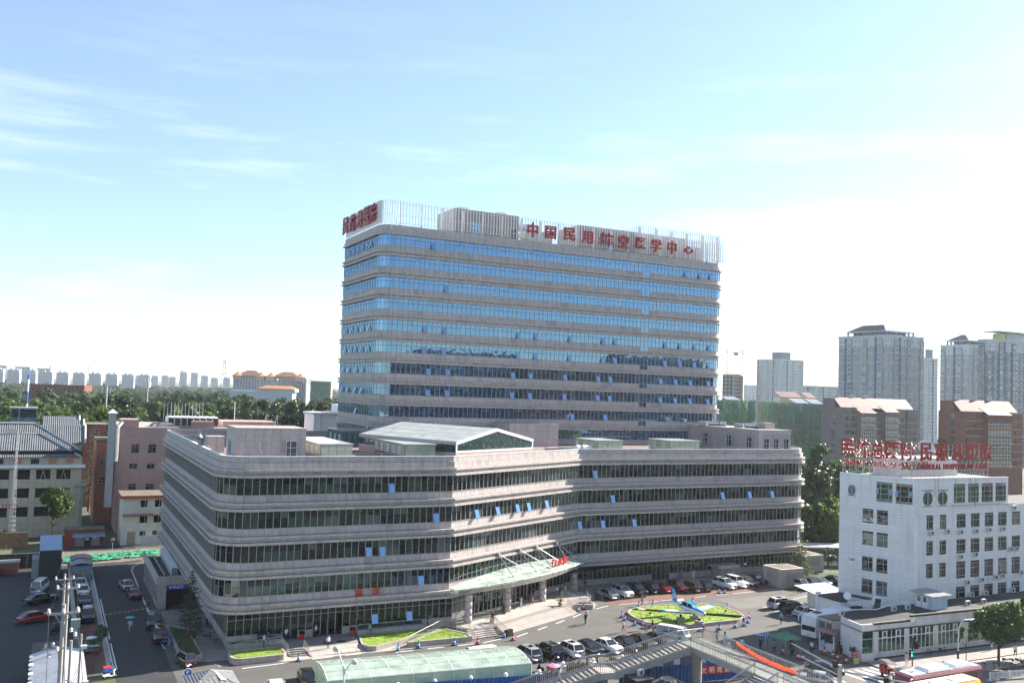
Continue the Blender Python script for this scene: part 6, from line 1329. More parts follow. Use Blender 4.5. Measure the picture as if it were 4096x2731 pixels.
	for i in range(8): MB().box(.4+i*.41, .79+i*.41, 166.6, 166.66, 0, 4.7).build('wall_sheet', 'shed_dark', t); MB().hexa([(.4+i*.41, 166.4, 4.7), (.79+i*.41, 166.4, 4.7), (.79+i*.41, 173, 6.1), (.4+i*.41, 173, 6.1)], [(.4+i*.41, 166.4, 4.76), (.79+i*.41, 166.4, 4.76), (.79+i*.41, 173, 6.16), (.4+i*.41, 173, 6.16)]).build('roof_sheet', 'tin_blue', t)
	MB().box(.42, 3.65, 166.7, 173, 0, 4.65).build('inner_wall', 'shed_dark', t); MB().box(-.6, .4, 167.5, 172, 0, 3.2).build('lean_to', 'grey_metal', t)
	for lab, y in (('nearer grey green utility cabin with curved roof and warning sign', 163.6), ('farther grey green utility cabin with curved roof', 168.4)):
		t = thing('utility_cabin', lab, 'cabin'); MB().box(5.2, 8.1, y, y+3.2, .15, 2.6).build('wall', 'cabin_grey', t); MB().box(5.1, 8.2, y-.1, y+3.3, 2.45, 2.62).build('roof_edge', 'plate_blue', t)
		for i in range(3):
			x0 = 5.0+i*1.1; zz = lambda x: 2.62+.35*(1-((x-6.65)/1.65)**2); MB().hexa([(x0, y-.3, zz(x0)), (x0+1.08, y-.3, zz(x0+1.08)), (x0+1.08, y+3.5, zz(x0+1.08)), (x0, y+3.5, zz(x0))], [(x0, y-.3, zz(x0)+.06), (x0+1.08, y-.3, zz(x0+1.08)+.06), (x0+1.08, y+3.5, zz(x0+1.08)+.06), (x0, y+3.5, zz(x0)+.06)]).build('roof_sheet', 'concrete', t)
		if y < 165: MB().raw([(6.6, y-.02, 1.1), (7.1, y-.02, 1.1), (6.85, y-.02, 1.55)], [(0, 1, 2)]).build('warning_sign', 'plate_yellow', t)
	w = thing('yard_wall', 'low pale capped wall dividing yard and brick bays', 'wall')
	for i in range(38): MB().box(4.75, 5.05, 116+i*1.5+.01, 117.5+i*1.5-.01, .02, 1.5).build('wall_block', 'concrete', w); MB().box(4.68, 5.12, 116+i*1.5+.01, 117.5+i*1.5-.01, 1.5, 1.6).build('cap_stone', 'kerb', w)
	w = thing('dark_yard_wall', 'dark rendered wall with rubble at the left edge of the yard', 'wall');
	for i in range(8): MB().box(-14+i*1.8+.01, -12.2+i*1.8-.01, 177.2, 177.5, 0, 2.5).build('wall_panel', 'shed_dark', w)
	t = thing('brick_pile', 'open brick store with rubbish at the far left of the yard', 'hut'); MB().box(-8, -2.6, 172, 174.5, 0, 2.0).build('wall', 'brick_red', t); MB().box(-8.2, -2.4, 171.8, 174.6, 2.0, 2.12).build('roof', 'grey_metal', t); MB().box(-6, -5, 170.4, 171.9, 0, 1.2).build('crate', 'shed_dark', t)
	n = thing('debris_net', 'green dust net spread over excavated ground at the head of the side road', 'net'); rg = random.Random(3); mb = MB(); nx, ny = 34, 12
	pts = [(4.2+i*.5, 178.6+j*.62+i*.12, .12+rg.uniform(0, .28)) for j in range(ny) for i in range(nx)]; mb.raw(pts, [(j*nx+i, j*nx+i+1, (j+1)*nx+i+1, (j+1)*nx+i) for j in range(ny-1) for i in range(nx-1) if rg.random() < .72]); mb.build('net', 'net_green', n)
	m = thing('traffic_mirror', 'round convex road mirror with red rim on a thin pole at the bend', 'mirror', (12.4, 184.2, 0)); MB().tube((0, 0, 0), (0, 0, 3.0), .04, 6).build('pole', 'steel', m); MB().tube((0, -.04, 3.1), (0, -.1, 3.1), .46, 16).build('rim', 'red_bright', m); MB().tube((0, -.1, 3.1), (0, -.13, 3.08), .40, 16).build('mirror_face', 'steel', m)
	# garage exit hall
	t = thing('garage_exit', 'low stone hall of the underground garage exit against the left wing', 'building')
	for i in range(14): MB().box(15.9, 16.1, 141.2+i*1.5+.02, 142.7+i*1.5-.02, .05, 3.6).build('wall_stone', 'granite_dark', t); MB().box(15.86, 15.9, 141.9+i*1.5, 142.2+i*1.5, .8, 3.2).build('slot_window', 'core', t)
	MB().box(15.95, 16.1, 141.2, 162, .05, 3.6).build('wall_back', 'joint', t);
	for i in range(18): MB().box(15.6, 15.9, 140.4+i*1.2+.02, 141.6+i*1.2-.02, 3.6, 4.75).build('fascia_stone', 'granite', t)
	for i in range(5): MB().box(15.9+i*1.1+.02, 17+i*1.1-.02, 140.3, 140.6, 3.5, 4.75).build('fascia_stone', 'granite', t)
	MB().box(15.9, 21.3, 140.6, 162, 3.6, 3.75).build('roof', 'asphalt_dark', t); MB().box(16.0, 17.0, 140.6, 141.4, .05, 3.5).build('pier', 'granite', t); MB().box(17.0, 21.4, 143.5, 143.6, .05, 3.4).build('portal_dark', 'core', t)
	s = thing('garage_sign', 'blue sign with white characters over the garage exit', 'sign', (18.6, 140.24, 3.2)); MB().box(-1.5, 1.9, -.03, .03, -.32, .32).build('panel', 'plate_blue', s)
	for i, ch in enumerate('车场出口'): letter(s, ch, (-1.1+i*.5, -.06, 0), (1, 0, 0), .42, 'white', .02)
	MB().box(1.1, 1.6, -.06, -.03, -.2, .2).build('flag_mark', 'red_bright', s)
	for i in range(12): k = thing('condenser', 'white condenser cabinet in the row on the garage roof', 'air conditioner', (18.1+i*.02, 145.2+i*1.5, 3.75), 0, 'condensers on the garage roof'); MB().box(0, .9, 0, .75, 0, 1.35).build('cabinet', 'white', k); MB().box(.05, .85, -.02, 0, .1, 1.25).build('grille', 'grey_metal', k)
	p = thing('cable_tray', 'pale cable tray running along the garage roof', 'tray'); MB().box(17.0, 17.25, 145, 160, 3.95, 4.1).build('tray', 'steel_dull', p)
	k = thing('white_tank_house', 'plain white plant building beyond the roof at the tower foot', 'building'); MB().box(54.2, 62, 203.5, 212, 0, 26.2).build('wall', 'white', k); MB().box(53.8, 62, 203.1, 212, 26.2, 26.7).build('roof', 'kerb_white', k); MB().box(60, 64, 204, 210, 26.7, 28.6).build('upper_block', 'white', k); MB().tube((55.6, 203.3, 20), (55.6, 203.3, 26.2), .15, 6).build('downpipe', 'kerb_white', k)
mat('steel_dull', (.38, .39, .40), .45, .12, metal=.4); mat('red_edge', (.42, .10, .055), .7, .1); mat('plywood', (.46, .20, .11), .8, .1); mat('brown_wall', (.24, .14, .08), .85, .18, .9); mat('red_dark', (.30, .06, .03), .8, .15); mat('tin_blue', (.24, .36, .50), .4, .1, metal=.3); mat('shed_dark', (.03, .034, .04), .6, .2); mat('cabin_grey', (.20, .26, .26), .6, .08); mat('net_green', (.02, .22, .12), .8, .3, 3)
left_side()
# ---------------------------------------------------------------- glass ramp shelter
def shelter():
	a = math.atan2(-2.0, 22.7); t = thing('ramp_shelter', 'long pale green glass shelter over the underground ramp in the foreground', 'shelter', (27.3, 92.4, 0), a); L, W, H = 22.8, 6.9, 3.0; n = 10
	z = lambda v: H+.55*math.sin(math.pi*min(1, max(0, v)))*.9
	for i in range(n):
		for j in range(4):
			x0, x1 = L*i/n+.03, L*(i+1)/n-.03; v0, v1 = j/4+.005, (j+1)/4-.005
			MB().raw([(x0, W*v0, z(v0)), (x1, W*v0, z(v0)), (x1, W*v1, z(v1)), (x0, W*v1, z(v1))], [(0, 1, 2, 3)]).build('roof_pane', 'canopy_glass', t)
		MB().box(L*i/n+.05, L*(i+1)/n-.05, 0, .03, .35, H-.15).build('front_pane', 'skylight_glass', t); MB().box(L*i/n+.05, L*(i+1)/n-.05, W-.03, W, .35, H-.15).build('back_pane', 'skylight_glass', t)
	for k in (0, L):
		for j in range(3): MB().box(k-.02, k+.02, W*j/3+.05, W*(j+1)/3-.05, .35, H-.1).build('end_pane', 'skylight_glass', t)
	for i in range(n+1):
		x = L*i/n; fr = MB().tube((x, .0, 0), (x, 0, H), .07, 5).tube((x, W, 0), (x, W, H), .05, 5)
		for j in range(6): fr.tube((x, W*j/6, z(j/6)-.1), (x, W*(j+1)/6, z((j+1)/6)-.03), .07, 5)
		fr.build('frame', 'kerb_white', t)
	MB().tube((0, 0, H-.05), (L, 0, H-.05), .06, 5).tube((0, W, H-.05), (L, W, H-.05), .06, 5).box(0, L, -.05, .08, 0, .35).box(0, L, W-.08, W+.05, 0, .35).build('eave_beam', 'kerb_white', t)
	MB().box(19.1, 19.6, -.05, -.03, 1.2, 1.9).build('arrow_plate', 'grey_metal', t); MB().raw([(19.2, -.06, 1.55), (19.5, -.06, 1.3), (19.5, -.06, 1.8)], [(0, 1, 2)]).build('arrow_mark', 'white', t)
	MB().box(.3, L-.3, .3, W-.3, -.6, .01).build('ramp_floor', 'concrete', t)
shelter()
# ---------------------------------------------------------------- blue hoarding, pillar fence, dome tent
def hoarding():
	t = thing('blue_hoarding', 'long blue corrugated sheet hoarding behind the footbridge with red banner', 'fence'); P = Vector((36, 90.9, 0)); e = Vector((1, -.152, 0)).normalized(); L = 41; n = 82
	q = lambda u, w: P+e*u+Vector((-e.y, e.x, 0))*w
	for i in range(n):
		if 22 < i*.5 < 23.8 or i*.5 < .2: continue
		a, b, c = i*.5+.01, i*.5+.25, i*.5+.49
		MB().raw([(*q(a, 0)[:2], .05), (*q(b, .09)[:2], .05), (*q(c, 0)[:2], .05), (*q(a, 0)[:2], 2.2), (*q(b, .09)[:2], 2.2), (*q(c, 0)[:2], 2.2)], [(0, 1, 4, 3), (1, 2, 5, 4)]).build('sheet', 'hoarding_blue', t)
	MB().tube(q(0, .1)+Vector((0, 0, 2.1)), q(L, .1)+Vector((0, 0, 2.1)), .04, 4).build('rail', 'grey_metal', t)
	b = thing('red_banner', 'red banner with white characters hung on the blue hoarding', 'banner', tuple(q(36.4, -.08)+Vector((0, 0, 1.35))), math.atan2(e.y, e.x)); MB().box(-2.2, 2.4, -.02, .02, -.45, .45).build('cloth', 'red_bright', b)
	for i, ch in enumerate('文明驾驶'): letter(b, ch, (-1.5+i*1.05, -.05, 0), (1, 0, 0), .7, 'white', .03)
mat('hoarding_blue', (.012, .085, .30), .5, .10, 1.2, dirt=(.03, .07, .16)); hoarding()
f = thing('pillar_fence', 'black iron fence between white pillars with round lamps behind the blue hoarding', 'fence')
for i in range(13):
	x = 30.5+i*4.05; y = 92.2-(x-36)*.012-.45
	if 30 < x < 50.8: y = 90.6-(x-36)*.09+.6
	MB().box(x-.28, x+.28, y-.28, y+.28, 0, 1.75).build('pillar', 'white_tile', f); MB().box(x-.36, x+.36, y-.36, y+.36, 1.75, 1.9).build('pillar_cap', 'kerb_white', f); MB().ball((x, y, 2.12), .24, 10).build('globe_lamp', 'white', f)
	if x > 51:
		r = MB().box(x+.3, x+3.75, y-.03, y+.03, 1.5, 1.58).box(x+.3, x+3.75, y-.03, y+.03, .2, .28)
		for k in range(22): r.tube((x+.4+k*.155, y, .2), (x+.4+k*.155, y, 1.75), .018, 4)
		r.build('iron_railing', 'black', f)
d = thing('dome_tent', 'black faceted dome tent with air conditioner on its flat roof below the footbridge', 'tent', (61.6, 80.6, 0)); R_ = 2.9; mb = MB(); vs = [];
ringz = [(R_, .1, 0), (R_*.98, 1.1, .3), (R_*.72, 2.2, 0), (R_*.28, 2.85, .3)]
pts = [[(r*math.cos(2*math.pi*(i+o)/9), r*math.sin(2*math.pi*(i+o)/9), z) for i in range(9)] for r, z, o in ringz]
for k in range(3):
	for i in range(9):
		a, b, c, e_ = pts[k][i], pts[k][(i+1) % 9], pts[k+1][i], pts[k+1][(i+1) % 9]
		for tri in ((a, b, c), (b, e_, c)): MB().raw(tri, [(0, 1, 2)]).build('tent_panel', 'tent_black' if (i+k) % 5 else 'paving_grey', d)
MB().raw(pts[3], [tuple(range(9))]).build('tent_crown', 'dark_metal', d)
w = MB()
for k in range(3):
	for i in range(9): w.tube(pts[k][i], pts[k+1][i], .03, 4).tube(pts[k+1][i], pts[k+1][(i+1) % 9], .03, 4)
w.build('tent_frame', 'steel', d)
b = thing('kiosk_hut', 'small dark hut roof beside the dome tent', 'hut'); MB().box(58.2, 60.2, 81.6, 83.8, 0, 2.6).build('wall', 'dark_metal', b); MB().box(58, 60.4, 81.4, 84, 2.6, 2.75).build('roof', 'shed_dark', b)
ac_unit('air conditioner standing on the small hut beside the dome tent', (59.6, 83.2, 2.75), .3, 'air conditioners by the dome tent')
def parasol(lab, x, y, z, r, h, m1, m2, square=False, name='parasol'):
	t = thing(name, lab, 'umbrella', (x, y, z)); n = 4 if square else 8
	for i in range(n):
		a, b = 2*math.pi*(i+.5)/n, 2*math.pi*(i+1.5)/n; P = lambda a, rr, zz: (rr*math.cos(a), rr*math.sin(a), zz)
		MB().raw([P(a, r, h), P(b, r, h), P(b, r*.55, h+r*.16), P(a, r*.55, h+r*.16), (0, 0, h+r*.28)], [(0, 1, 2, 3), (3, 2, 4)]).build('canopy_panel', m1 if i % 2 == 0 else m2, t)
		if square: MB().raw([P(a, r, h-.22), P(b, r, h-.22), P(b, r, h), P(a, r, h)], [(0, 1, 2, 3)]).build('valance', m1, t)
	MB().tube((0, 0, 0), (0, 0, h+r*.3), .025, 5).build('pole', 'steel', t)
	if square: MB().lathe((0, 0, 0), [(r*.28, h+r*.27), (.02, h+r*.36)], 4).build('vent_cap', m2, t)
	return t
mat('cloth_green', (.09, .22, .13), .8, .08); mat('cloth_yellow', (.52, .55, .16), .8, .1); mat('cloth_lilac', (.33, .30, .32), .8, .1); mat('cloth_pink', (.80, .22, .42), .7, .06); mat('cloth_teal', (.08, .42, .40), .7, .06); mat('cloth_blue', (.20, .26, .55), .7, .06)
parasol('yellow and grey market parasol at the bottom edge under the footbridge stair', 56.9, 80.6, 0, 1.5, 2.2, 'cloth_yellow', 'cloth_lilac')
parasol('square dark green sun umbrella over the gate guards', 87.7, 90.2, 0, 2.0, 2.5, 'cloth_green', 'cloth_green', True)
# ---------------------------------------------------------------- footbridge
def footbridge():
	t = thing('footbridge', 'grey concrete pedestrian footbridge with steel bar railings and stairs across the foreground', 'bridge')
	Z = 5.2; x0, x1 = 66.4, 70.2
	MB().box(x0, x1, 38, 85.5, Z-.75, Z-.03).build('deck_girder', 'concrete', t)
	for i in range(48): MB().box(x0+.1, x1-.1, 37.6+i*1.0, 38.57+i*1.0, Z-.03, Z).build('deck_slab', 'deck_mat', t)
	MB().tube((68.3, 84.1, 0), (68.3, 84.1, Z-1.3), .55, 16).build('pier', 'concrete', t); MB().box(66.8, 69.8, 83.2, 85.0, Z-1.3, Z-.75).build('pier_cap', 'concrete', t)
	MB().tube((68.3, 58, 0), (68.3, 58, Z-.75), .55, 16).build('pier', 'concrete', t)
	e = Vector((-1, .158, 0)).normalized(); n = Vector((-e.y, e.x, 0)); n = n if n.y > 0 else -n; S0 = Vector((66.4, 84.15, 0)); w = 1.38
	def flight(S0, zt, zb, run, steps, e=e, n=n, w=w):
		for k in range(steps):
			a = S0+e*(run*k/steps); b = S0+e*(run*(k+1)/steps); z = zt-(zt-zb)*(k+1)/steps
			q = [a-n*w, b-n*w, b+n*w, a+n*w]; MB().hexa([(p.x, p.y, z-.35) for p in q], [(p.x, p.y, z+.0) for p in q]).build('stair_tread', 'deck_mat' if k % 2 else 'kerb', t)
		a, b = S0, S0+e*run
		for s in (-1, 1):
			q0, q1 = a+n*s*(w+.12), b+n*s*(w+.12); m = n*.12
			MB().hexa([(*(q0-m)[:2], zt-.75), (*(q1-m)[:2], zb-.75), (*(q1+m)[:2], zb-.75), (*(q0+m)[:2], zt-.75)], [(*(q0-m)[:2], zt+.05), (*(q1-m)[:2], zb+.05), (*(q1+m)[:2], zb+.05), (*(q0+m)[:2], zt+.05)]).build('stringer', 'concrete', t)
		return b
	S1 = flight(S0, Z, 3.0, 9.2, 16); S2 = S1+e*1.8
	q = [S1-n*(w+.2), S2-n*(w+.2), S2+n*(w+.2), S1+n*(w+.2)]; MB().hexa([(p.x, p.y, 2.3) for p in q], [(p.x, p.y, 3.0) for p in q]).build('landing', 'paving', t)
	c = (S1+S2)/2; MB().cbox((c.x, c.y, 1.15), (.9, .9, 2.3)).build('landing_pier', 'concrete', t); S3 = flight(S2, 3.0, .05, 11.0, 20)
	bar = MB().tube((0, 0, .05), (0, 0, 1.02), .026, 5).mesh('baluster', 'rail_tan'); cnt = [0]; extra = MB()
	def rail(pts):
		pts = [Vector(p) for p in pts]
		for a, b in zip(pts, pts[1:]):
			MB().tube(a+Vector((0, 0, 1.12)), b+Vector((0, 0, 1.12)), .055, 6).build('handrail', 'steel', t); MB().tube(a+Vector((0, 0, .98)), b+Vector((0, 0, .98)), .03, 4).build('mid_rail', 'rail_tan', t); MB().tube(a+Vector((0, 0, .1)), b+Vector((0, 0, .1)), .03, 4).build('bottom_rail', 'rail_tan', t)
			m = max(1, int((b-a).length/.24))
			for i in range(m):
				p = a+(b-a)*i/m
				if cnt[0] < 295 and p.y > 62: put('baluster', bar, t, tuple(p)); cnt[0] += 1
				else: extra.tube(p+Vector((0, 0, .05)), p+Vector((0, 0, 1.02)), .026, 5)
			for i in range(0, m, 8): p = a+(b-a)*i/m; MB().tube(p, p+Vector((0, 0, 1.12)), .045, 5).build('rail_post', 'rail_tan', t)
	v = lambda p, z, s: (p+n*s*(w+.1)).to_tuple()[:2]+(z,)
	for s in (-1, 1): rail([v(S0, Z, s), v(S1, 3.0, s), v(S2, 3.0, s), v(S3, .05, s)])
	rail([v(S0, Z, 1), (x0, 85.4, Z), (x1-.08, 85.4, Z), (x1-.08, 40, Z)]); rail([v(S0, Z, -1), (x0+.08, 73.2, Z)]); rail([(x0+.08, 68.5, Z), (x0+.08, 40, Z)])
	E2 = Vector((-1, 0, 0)); N2 = Vector((0, 1, 0)); f2 = flight(Vector((x0, 70.8, 0)), Z, 2.9, 5.5, 14, E2, N2, 1.6)
	for y in (69.2, 72.5): rail([(x0, y, Z), (x0-5.5, y, 2.9)])
	if extra.v: extra.build('baluster', 'rail_tan', t, kind='stuff')
	b = thing('red_banner', 'translucent red cloth banner tied along the far railing of the footbridge', 'banner'); mb = MB(); N_ = 22
	for i in range(N_+1):
		y = 79.8-i*.42; k = i/N_; zt = Z+1.05-.75*math.sin(min(1, k*1.4)*math.pi/2)*(1-.15*k); zb = zt-.32-.28*k; mb.v += [(x1+.03+.05*math.sin(i*1.3), y, zt), (x1+.04+.05*math.sin(i*1.7+1), y, zb)]
	for i in range(N_): mb.f.append((2*i, 2*i+1, 2*i+3, 2*i+2)); mb.m.append(0)
	mb.build('cloth', 'banner_red', b)
mat('deck_mat', (.20, .205, .19), .8, .15, .9); mat('rail_tan', (.36, .33, .28), .45, .08, metal=.4); mat('banner_red', (.75, .06, .04), .7, .1, trans=.4)
footbridge()
# ---------------------------------------------------------------- poles, wires, lamps, lights, booth
def utility_pole(lab, x, y, h, r0, arm_z, stub=False):
	t = thing('utility_pole', lab, 'utility pole', (x, y, 0)); MB().tube((0, 0, 0), (0, 0, h), r0, 10, r0*.62).build('pole', 'concrete', t)
	if arm_z:
		MB().box(-.9, .9, -.06, .06, arm_z-.07, arm_z+.07).tube((-.5, 0, arm_z-.05), (0, 0, arm_z-.8), .03, 4).tube((.5, 0, arm_z-.05), (0, 0, arm_z-.8), .03, 4).build('crossarm', 'steel_dull', t)
		for dx in (-.85, 0, .85):
			for s in (-1, 1): MB().lathe((dx, s*.14, arm_z+.02), [(.05, 0), (.13, .06), (.06, .1), (.13, .16), (.05, .22), (.08, .3)], 8).build('insulator', 'kerb_white', t)
	return t
utility_pole('nearest thick concrete utility pole with crossarm and switchgear, bottom left', 1.75, 66, 18.6, .19, 18.0)
utility_pole('middle concrete utility pole rising behind the nearest one', 2.7, 92, 14.6, .19, 14.1)
utility_pole('farthest utility pole of the row above the brick bays', 2.85, 110, 11.9, .17, 11.3)
p = utility_pole('short concrete stub pole wrapped in cables beside the nearest utility pole', 2.72, 78, 13.1, .16, None)
mb = MB(); rg = random.Random(8)
for i in range(14): z = 9.2+rg.uniform(-.9, .9); mb.tube((-.25, .1, z), (.25, -.1, z+rg.uniform(-.3, .3)), .03, 4)
mb.build('cable_bundle', 'black', p); MB().tube((-.25, .2, 0), (-1.6, -1.5, -3)if False else (-1.2, -4, 6), .09, 6).build('stay_pole', 'concrete', p)
p = utility_pole('slim concrete camera pole with floodlight at the shed edge', 3.5, 80, 13.0, .13, None); MB().cbox((.2, -.1, 12.0), (.5, .35, .25)).build('flood_light', 'kerb_white', p); MB().cbox((.45, 0, 9.2), (.5, .2, .2)).build('camera', 'white', p)
g = thing('pole_switchgear', 'cluster of breakers and insulators hung on the nearest utility pole', 'switchgear', (1.75, 66, 15.9));
for dx, dz in ((-.9, 0), (-.5, .05), (-.25, -.25), (-.7, -.6), (.5, .9), (.75, .6)): MB().lathe((dx, -.15, dz), [(.05, 0), (.13, .06), (.07, .12), (.13, .2), (.05, .3)], 8).build('insulator', 'kerb_white', g)
MB().box(-1.1, .2, -.1, 0, -.1, -.02).cbox((.75, .1, 1.4), (.55, .4, .5)).build('breaker', 'cabin_grey', g)
wr = thing('overhead_wires', 'thin overhead wires running between the utility poles', 'wire')
def sag(a, b, s=.6, r=.018, n=8): a, b = Vector(a), Vector(b); return MB().path([a+(b-a)*i/n-Vector((0, 0, s*4*(i/n)*(1-i/n))) for i in range(n+1)], r, 3).build('wire', 'black', wr)
for dx in (-.85, 0, .85):
	sag((1.75+dx, 66, 18.2), (1.4+dx, 20, 18.6), 1.0); sag((1.75+dx, 66, 18.2), (2.7+dx, 92, 14.3), .5); sag((2.7+dx, 92, 14.3), (2.85+dx, 110, 11.5), .3); sag((2.85+dx, 110, 11.5), (8, 205, 9.5), 1.2)
for z in (8.4, 8.9, 9.4, 9.8): sag((2.72, 78, z), (-40, 70, z+1), .9, .02); sag((2.72, 78, z), (3.5, 80, z+1.2), .3); sag((2.72, 78, z), (2.2, 40, z-1), .8, .02)
def shed_roof():
	t = thing('metal_shed', 'long shed with bright corrugated metal roof under the utility poles', 'shed'); MB().box(.4, 5.0, 84, 112.6, 0, 2.9).build('wall', 'plaster', t)
	for i in range(72):
		y = 84+i*.4; MB().raw([(0, y+.01, 2.8), (2.6, y+.01, 3.5), (2.6, y+.2, 3.58), (0, y+.2, 2.88), (2.6, y+.39, 3.5), (0, y+.39, 2.8)], [(0, 1, 2, 3), (3, 2, 4, 5)]).build('roof_sheet', 'zinc', t)
		MB().raw([(2.7, y+.01, 3.5), (5.2, y+.01, 2.9), (5.2, y+.2, 2.98), (2.7, y+.2, 3.58), (5.2, y+.39, 2.9), (2.7, y+.39, 3.5)], [(0, 1, 2, 3), (3, 2, 4, 5)]).build('roof_sheet', 'zinc', t)
	for i in range(18): MB().box(-.1, .28, 84+i*1.6, 84.8+i*1.6, 2.92, 2.98).build('edge_patch', 'white' if i % 2 else 'grey_metal', t)
	k = thing('dark_lean_to', 'dull brown lean to roof at the far end of the metal shed', 'shed'); MB().box(.2, 4.8, 113.6, 118, 0, 2.1).build('wall', 'shed_dark', k)
	for i in range(9): MB().hexa([(.1+i*.53, 113.3, 2.1), (.6+i*.53, 113.3, 2.1), (.6+i*.53, 118.2, 2.6), (.1+i*.53, 118.2, 2.6)], [(.1+i*.53, 113.3, 2.16), (.6+i*.53, 113.3, 2.16), (.6+i*.53, 118.2, 2.66), (.1+i*.53, 118.2, 2.66)]).build('roof_sheet', 'brown_sheet', k)
mat('zinc', (.55, .56, .57), .35, .10, .8, metal=.4, rnd=.08, dirt=(.36, .34, .32)); mat('brown_sheet', (.10, .085, .07), .7, .15); shed_roof()
def guard_house():
	t = thing('guard_house', 'small guard house with grey tiled hipped roof at the bottom left', 'hut'); MB().box(14.6, 18.4, 94.5, 98.5, 0, 2.9).build('wall', 'plaster', t); ap = (16.4, 97.2, 3.9)
	mat('shingle', (.20, .20, .21), .6, .1, rnd=.12)
	def tri_rows(A, B, C_, rows):
		A, B, C_ = Vector(A), Vector(B), Vector(C_)
		for i in range(rows):
			k0, k1 = i/rows, (i+1)/rows; a0, b0, a1, b1 = A+(C_-A)*k0, B+(C_-B)*k0, A+(C_-A)*k1, B+(C_-B)*k1; m = max(1, int((b0-a0).length/.42))
			for j in range(m):
				p = [a0+(b0-a0)*((j+.03)/m), a0+(b0-a0)*((j+.97)/m), a1+(b1-a1)*((j+.97)/m), a1+(b1-a1)*((j+.03)/m)]; up = Vector((0, 0, .05))
				MB().raw([p[0]+up, p[1]+up, p[2], p[3]], [(0, 1, 2, 3)]).build('roof_tile', 'shingle', t)
	c = [(13.9, 94.0, 2.9), (19.0, 94.0, 2.9), (19.0, 99.2, 2.9), (13.9, 99.2, 2.9)]
	for i in range(4): tri_rows(c[i], c[(i+1) % 4], ap, 9)
	MB().tube(c[1], ap, .06, 5).tube(c[2], ap, .06, 5).tube(c[3], ap, .06, 5).build('hip_ridge', 'concrete', t); MB().raw([(16.7, 97.0, 3.85), (17.1, 96.7, 3.72), (17.7, 95.2, 3.35), (17.2, 95.2, 3.42)], [(0, 1, 2, 3)]).build('torn_film', 'white', t)
guard_house()
def p_sign(lab, x, y, h):
	t = thing('parking_sign', lab, 'sign', (x, y, 0)); MB().tube((-.3, 0, 0), (-.3, 0, h), .03, 5).tube((.3, 0, 0), (.3, 0, h), .03, 5).build('post', 'steel', t); MB().tube((0, .03, h), (0, -.03, h), .42, 16).build('rim', 'white', t); MB().tube((0, -.03, h), (0, -.045, h), .36, 16).build('disc', 'plate_blue', t)
	letter(t, 'P', (0, -.06, h), (1, 0, 0), .42, 'white', .02)
p_sign('round blue parking sign beside the gate guards', 86.6, 92.3, 2.2); p_sign('round blue parking sign behind the guard house roof', 14.6, 99.8, 3.1)
t = thing('street_lamp', 'white twin armed street lamp with drop shaped heads in front of the ramp shelter', 'street lamp', (26.7, 85, 0)); MB().tube((0, 0, 0), (0, 0, 6.4), .09, 8, .06).build('pole', 'white_metal', t)
MB().path([(0, 0, 5.2), (-.15, 0, 6.6), (-.5, 0, 7.6), (-.75, 0, 8.2)], .06, 6).path([(0, 0, 5.6), (.2, 0, 6.4), (.5, 0, 6.75), (.75, 0, 6.85)], .05, 6).build('arm', 'white_metal', t)
for c in ((-.9, 0, 8.35), (.95, 0, 6.95)): MB().ball(c, .33, 12, .85).build('lamp_head', 'kerb_white', t, True)
t = thing('street_lamp', 'tall white street lamp with curved arm on the pavement before the green windows', 'street lamp', (107.4, 79.6, 0)); MB().tube((0, 0, 0), (0, 0, 1.6), .13, 8).build('base', 'dark_metal', t); MB().path([(0, 0, 1.6), (.1, 0, 4.4), (.5, 0, 5.1), (1.2, 0, 5.45), (2.4, 0, 5.4)], .075, 8).build('pole', 'white_metal', t); MB().cbox((2.9, 0, 5.36), (1.0, .34, .16), 0, .7).build('lamp_head', 'white', t)
def signal(t, c, n=3, rz=0, green=False):
	b = MB().cbox((c[0], c[1], c[2]), (.34, .26, .36*n), rz).build('signal_head', 'black', t)
	for k in range(n): MB().tube((c[0], c[1]-.13, c[2]+(k-(n-1)/2)*.34), (c[0], c[1]-.36, c[2]+(k-(n-1)/2)*.34+.03), .15, 10).build('visor', 'black', b)
t = thing('traffic_light', 'traffic light on a dark pole at the pavement corner with green walking man', 'traffic light', (100, 80.6, 0)); MB().tube((0, 0, 0), (0, 0, 3.7), .08, 8).build('pole', 'dark_metal', t); signal(t, (.45, -.1, 2.8))
MB().cbox((-.4, -.1, 1.75), (.42, .26, .85)).build('signal_head', 'black', t); mat('green_lit', (.02, .5, .25), .5, .02, emit=(.05, 1, .5, 1.2)); MB().box(-.5, -.3, -.25, -.235, 1.45, 1.72).box(-.45, -.35, -.25, -.235, 1.9, 2.05).build('walking_man', 'green_lit', t)
t = thing('signal_gantry', 'grey mast with long signal arms over the junction at the bottom right', 'traffic light', (72.3, 66.8, 0)); MB().tube((0, 0, 0), (0, 0, 7.1), .22, 10).build('mast', 'steel_dull', t); MB().tube((0, 0, 6.6), (1.7, 8.6, 6.9), .1, 8, .07).tube((0, 0, 6.0), (1.3, 7.0, 6.0), .08, 8).tube((0, 0, 6.5), (5, -6.5, 6.3), .09, 8).build('arm', 'steel_dull', t); signal(t, (1.75, 8.5, 6.7)); signal(t, (-.4, .3, 7.1), 2); signal(t, (2.6, -3.4, 6.2), 2)
t = thing('gate_booth', 'small white gate booth with ribbed red roof beside the coach', 'booth', (95.6, 90.4, 0), .55)
for sx in (-1, 1): MB().box(sx*.9-.05, sx*.9+.05, -.9, .9, 0, 1.1).build('side_wall', 'white_paint', t); MB().box(sx*.9-.02, sx*.9+.02, -.85, .85, 1.1, 2.2).build('side_pane', 'pane_house', t)
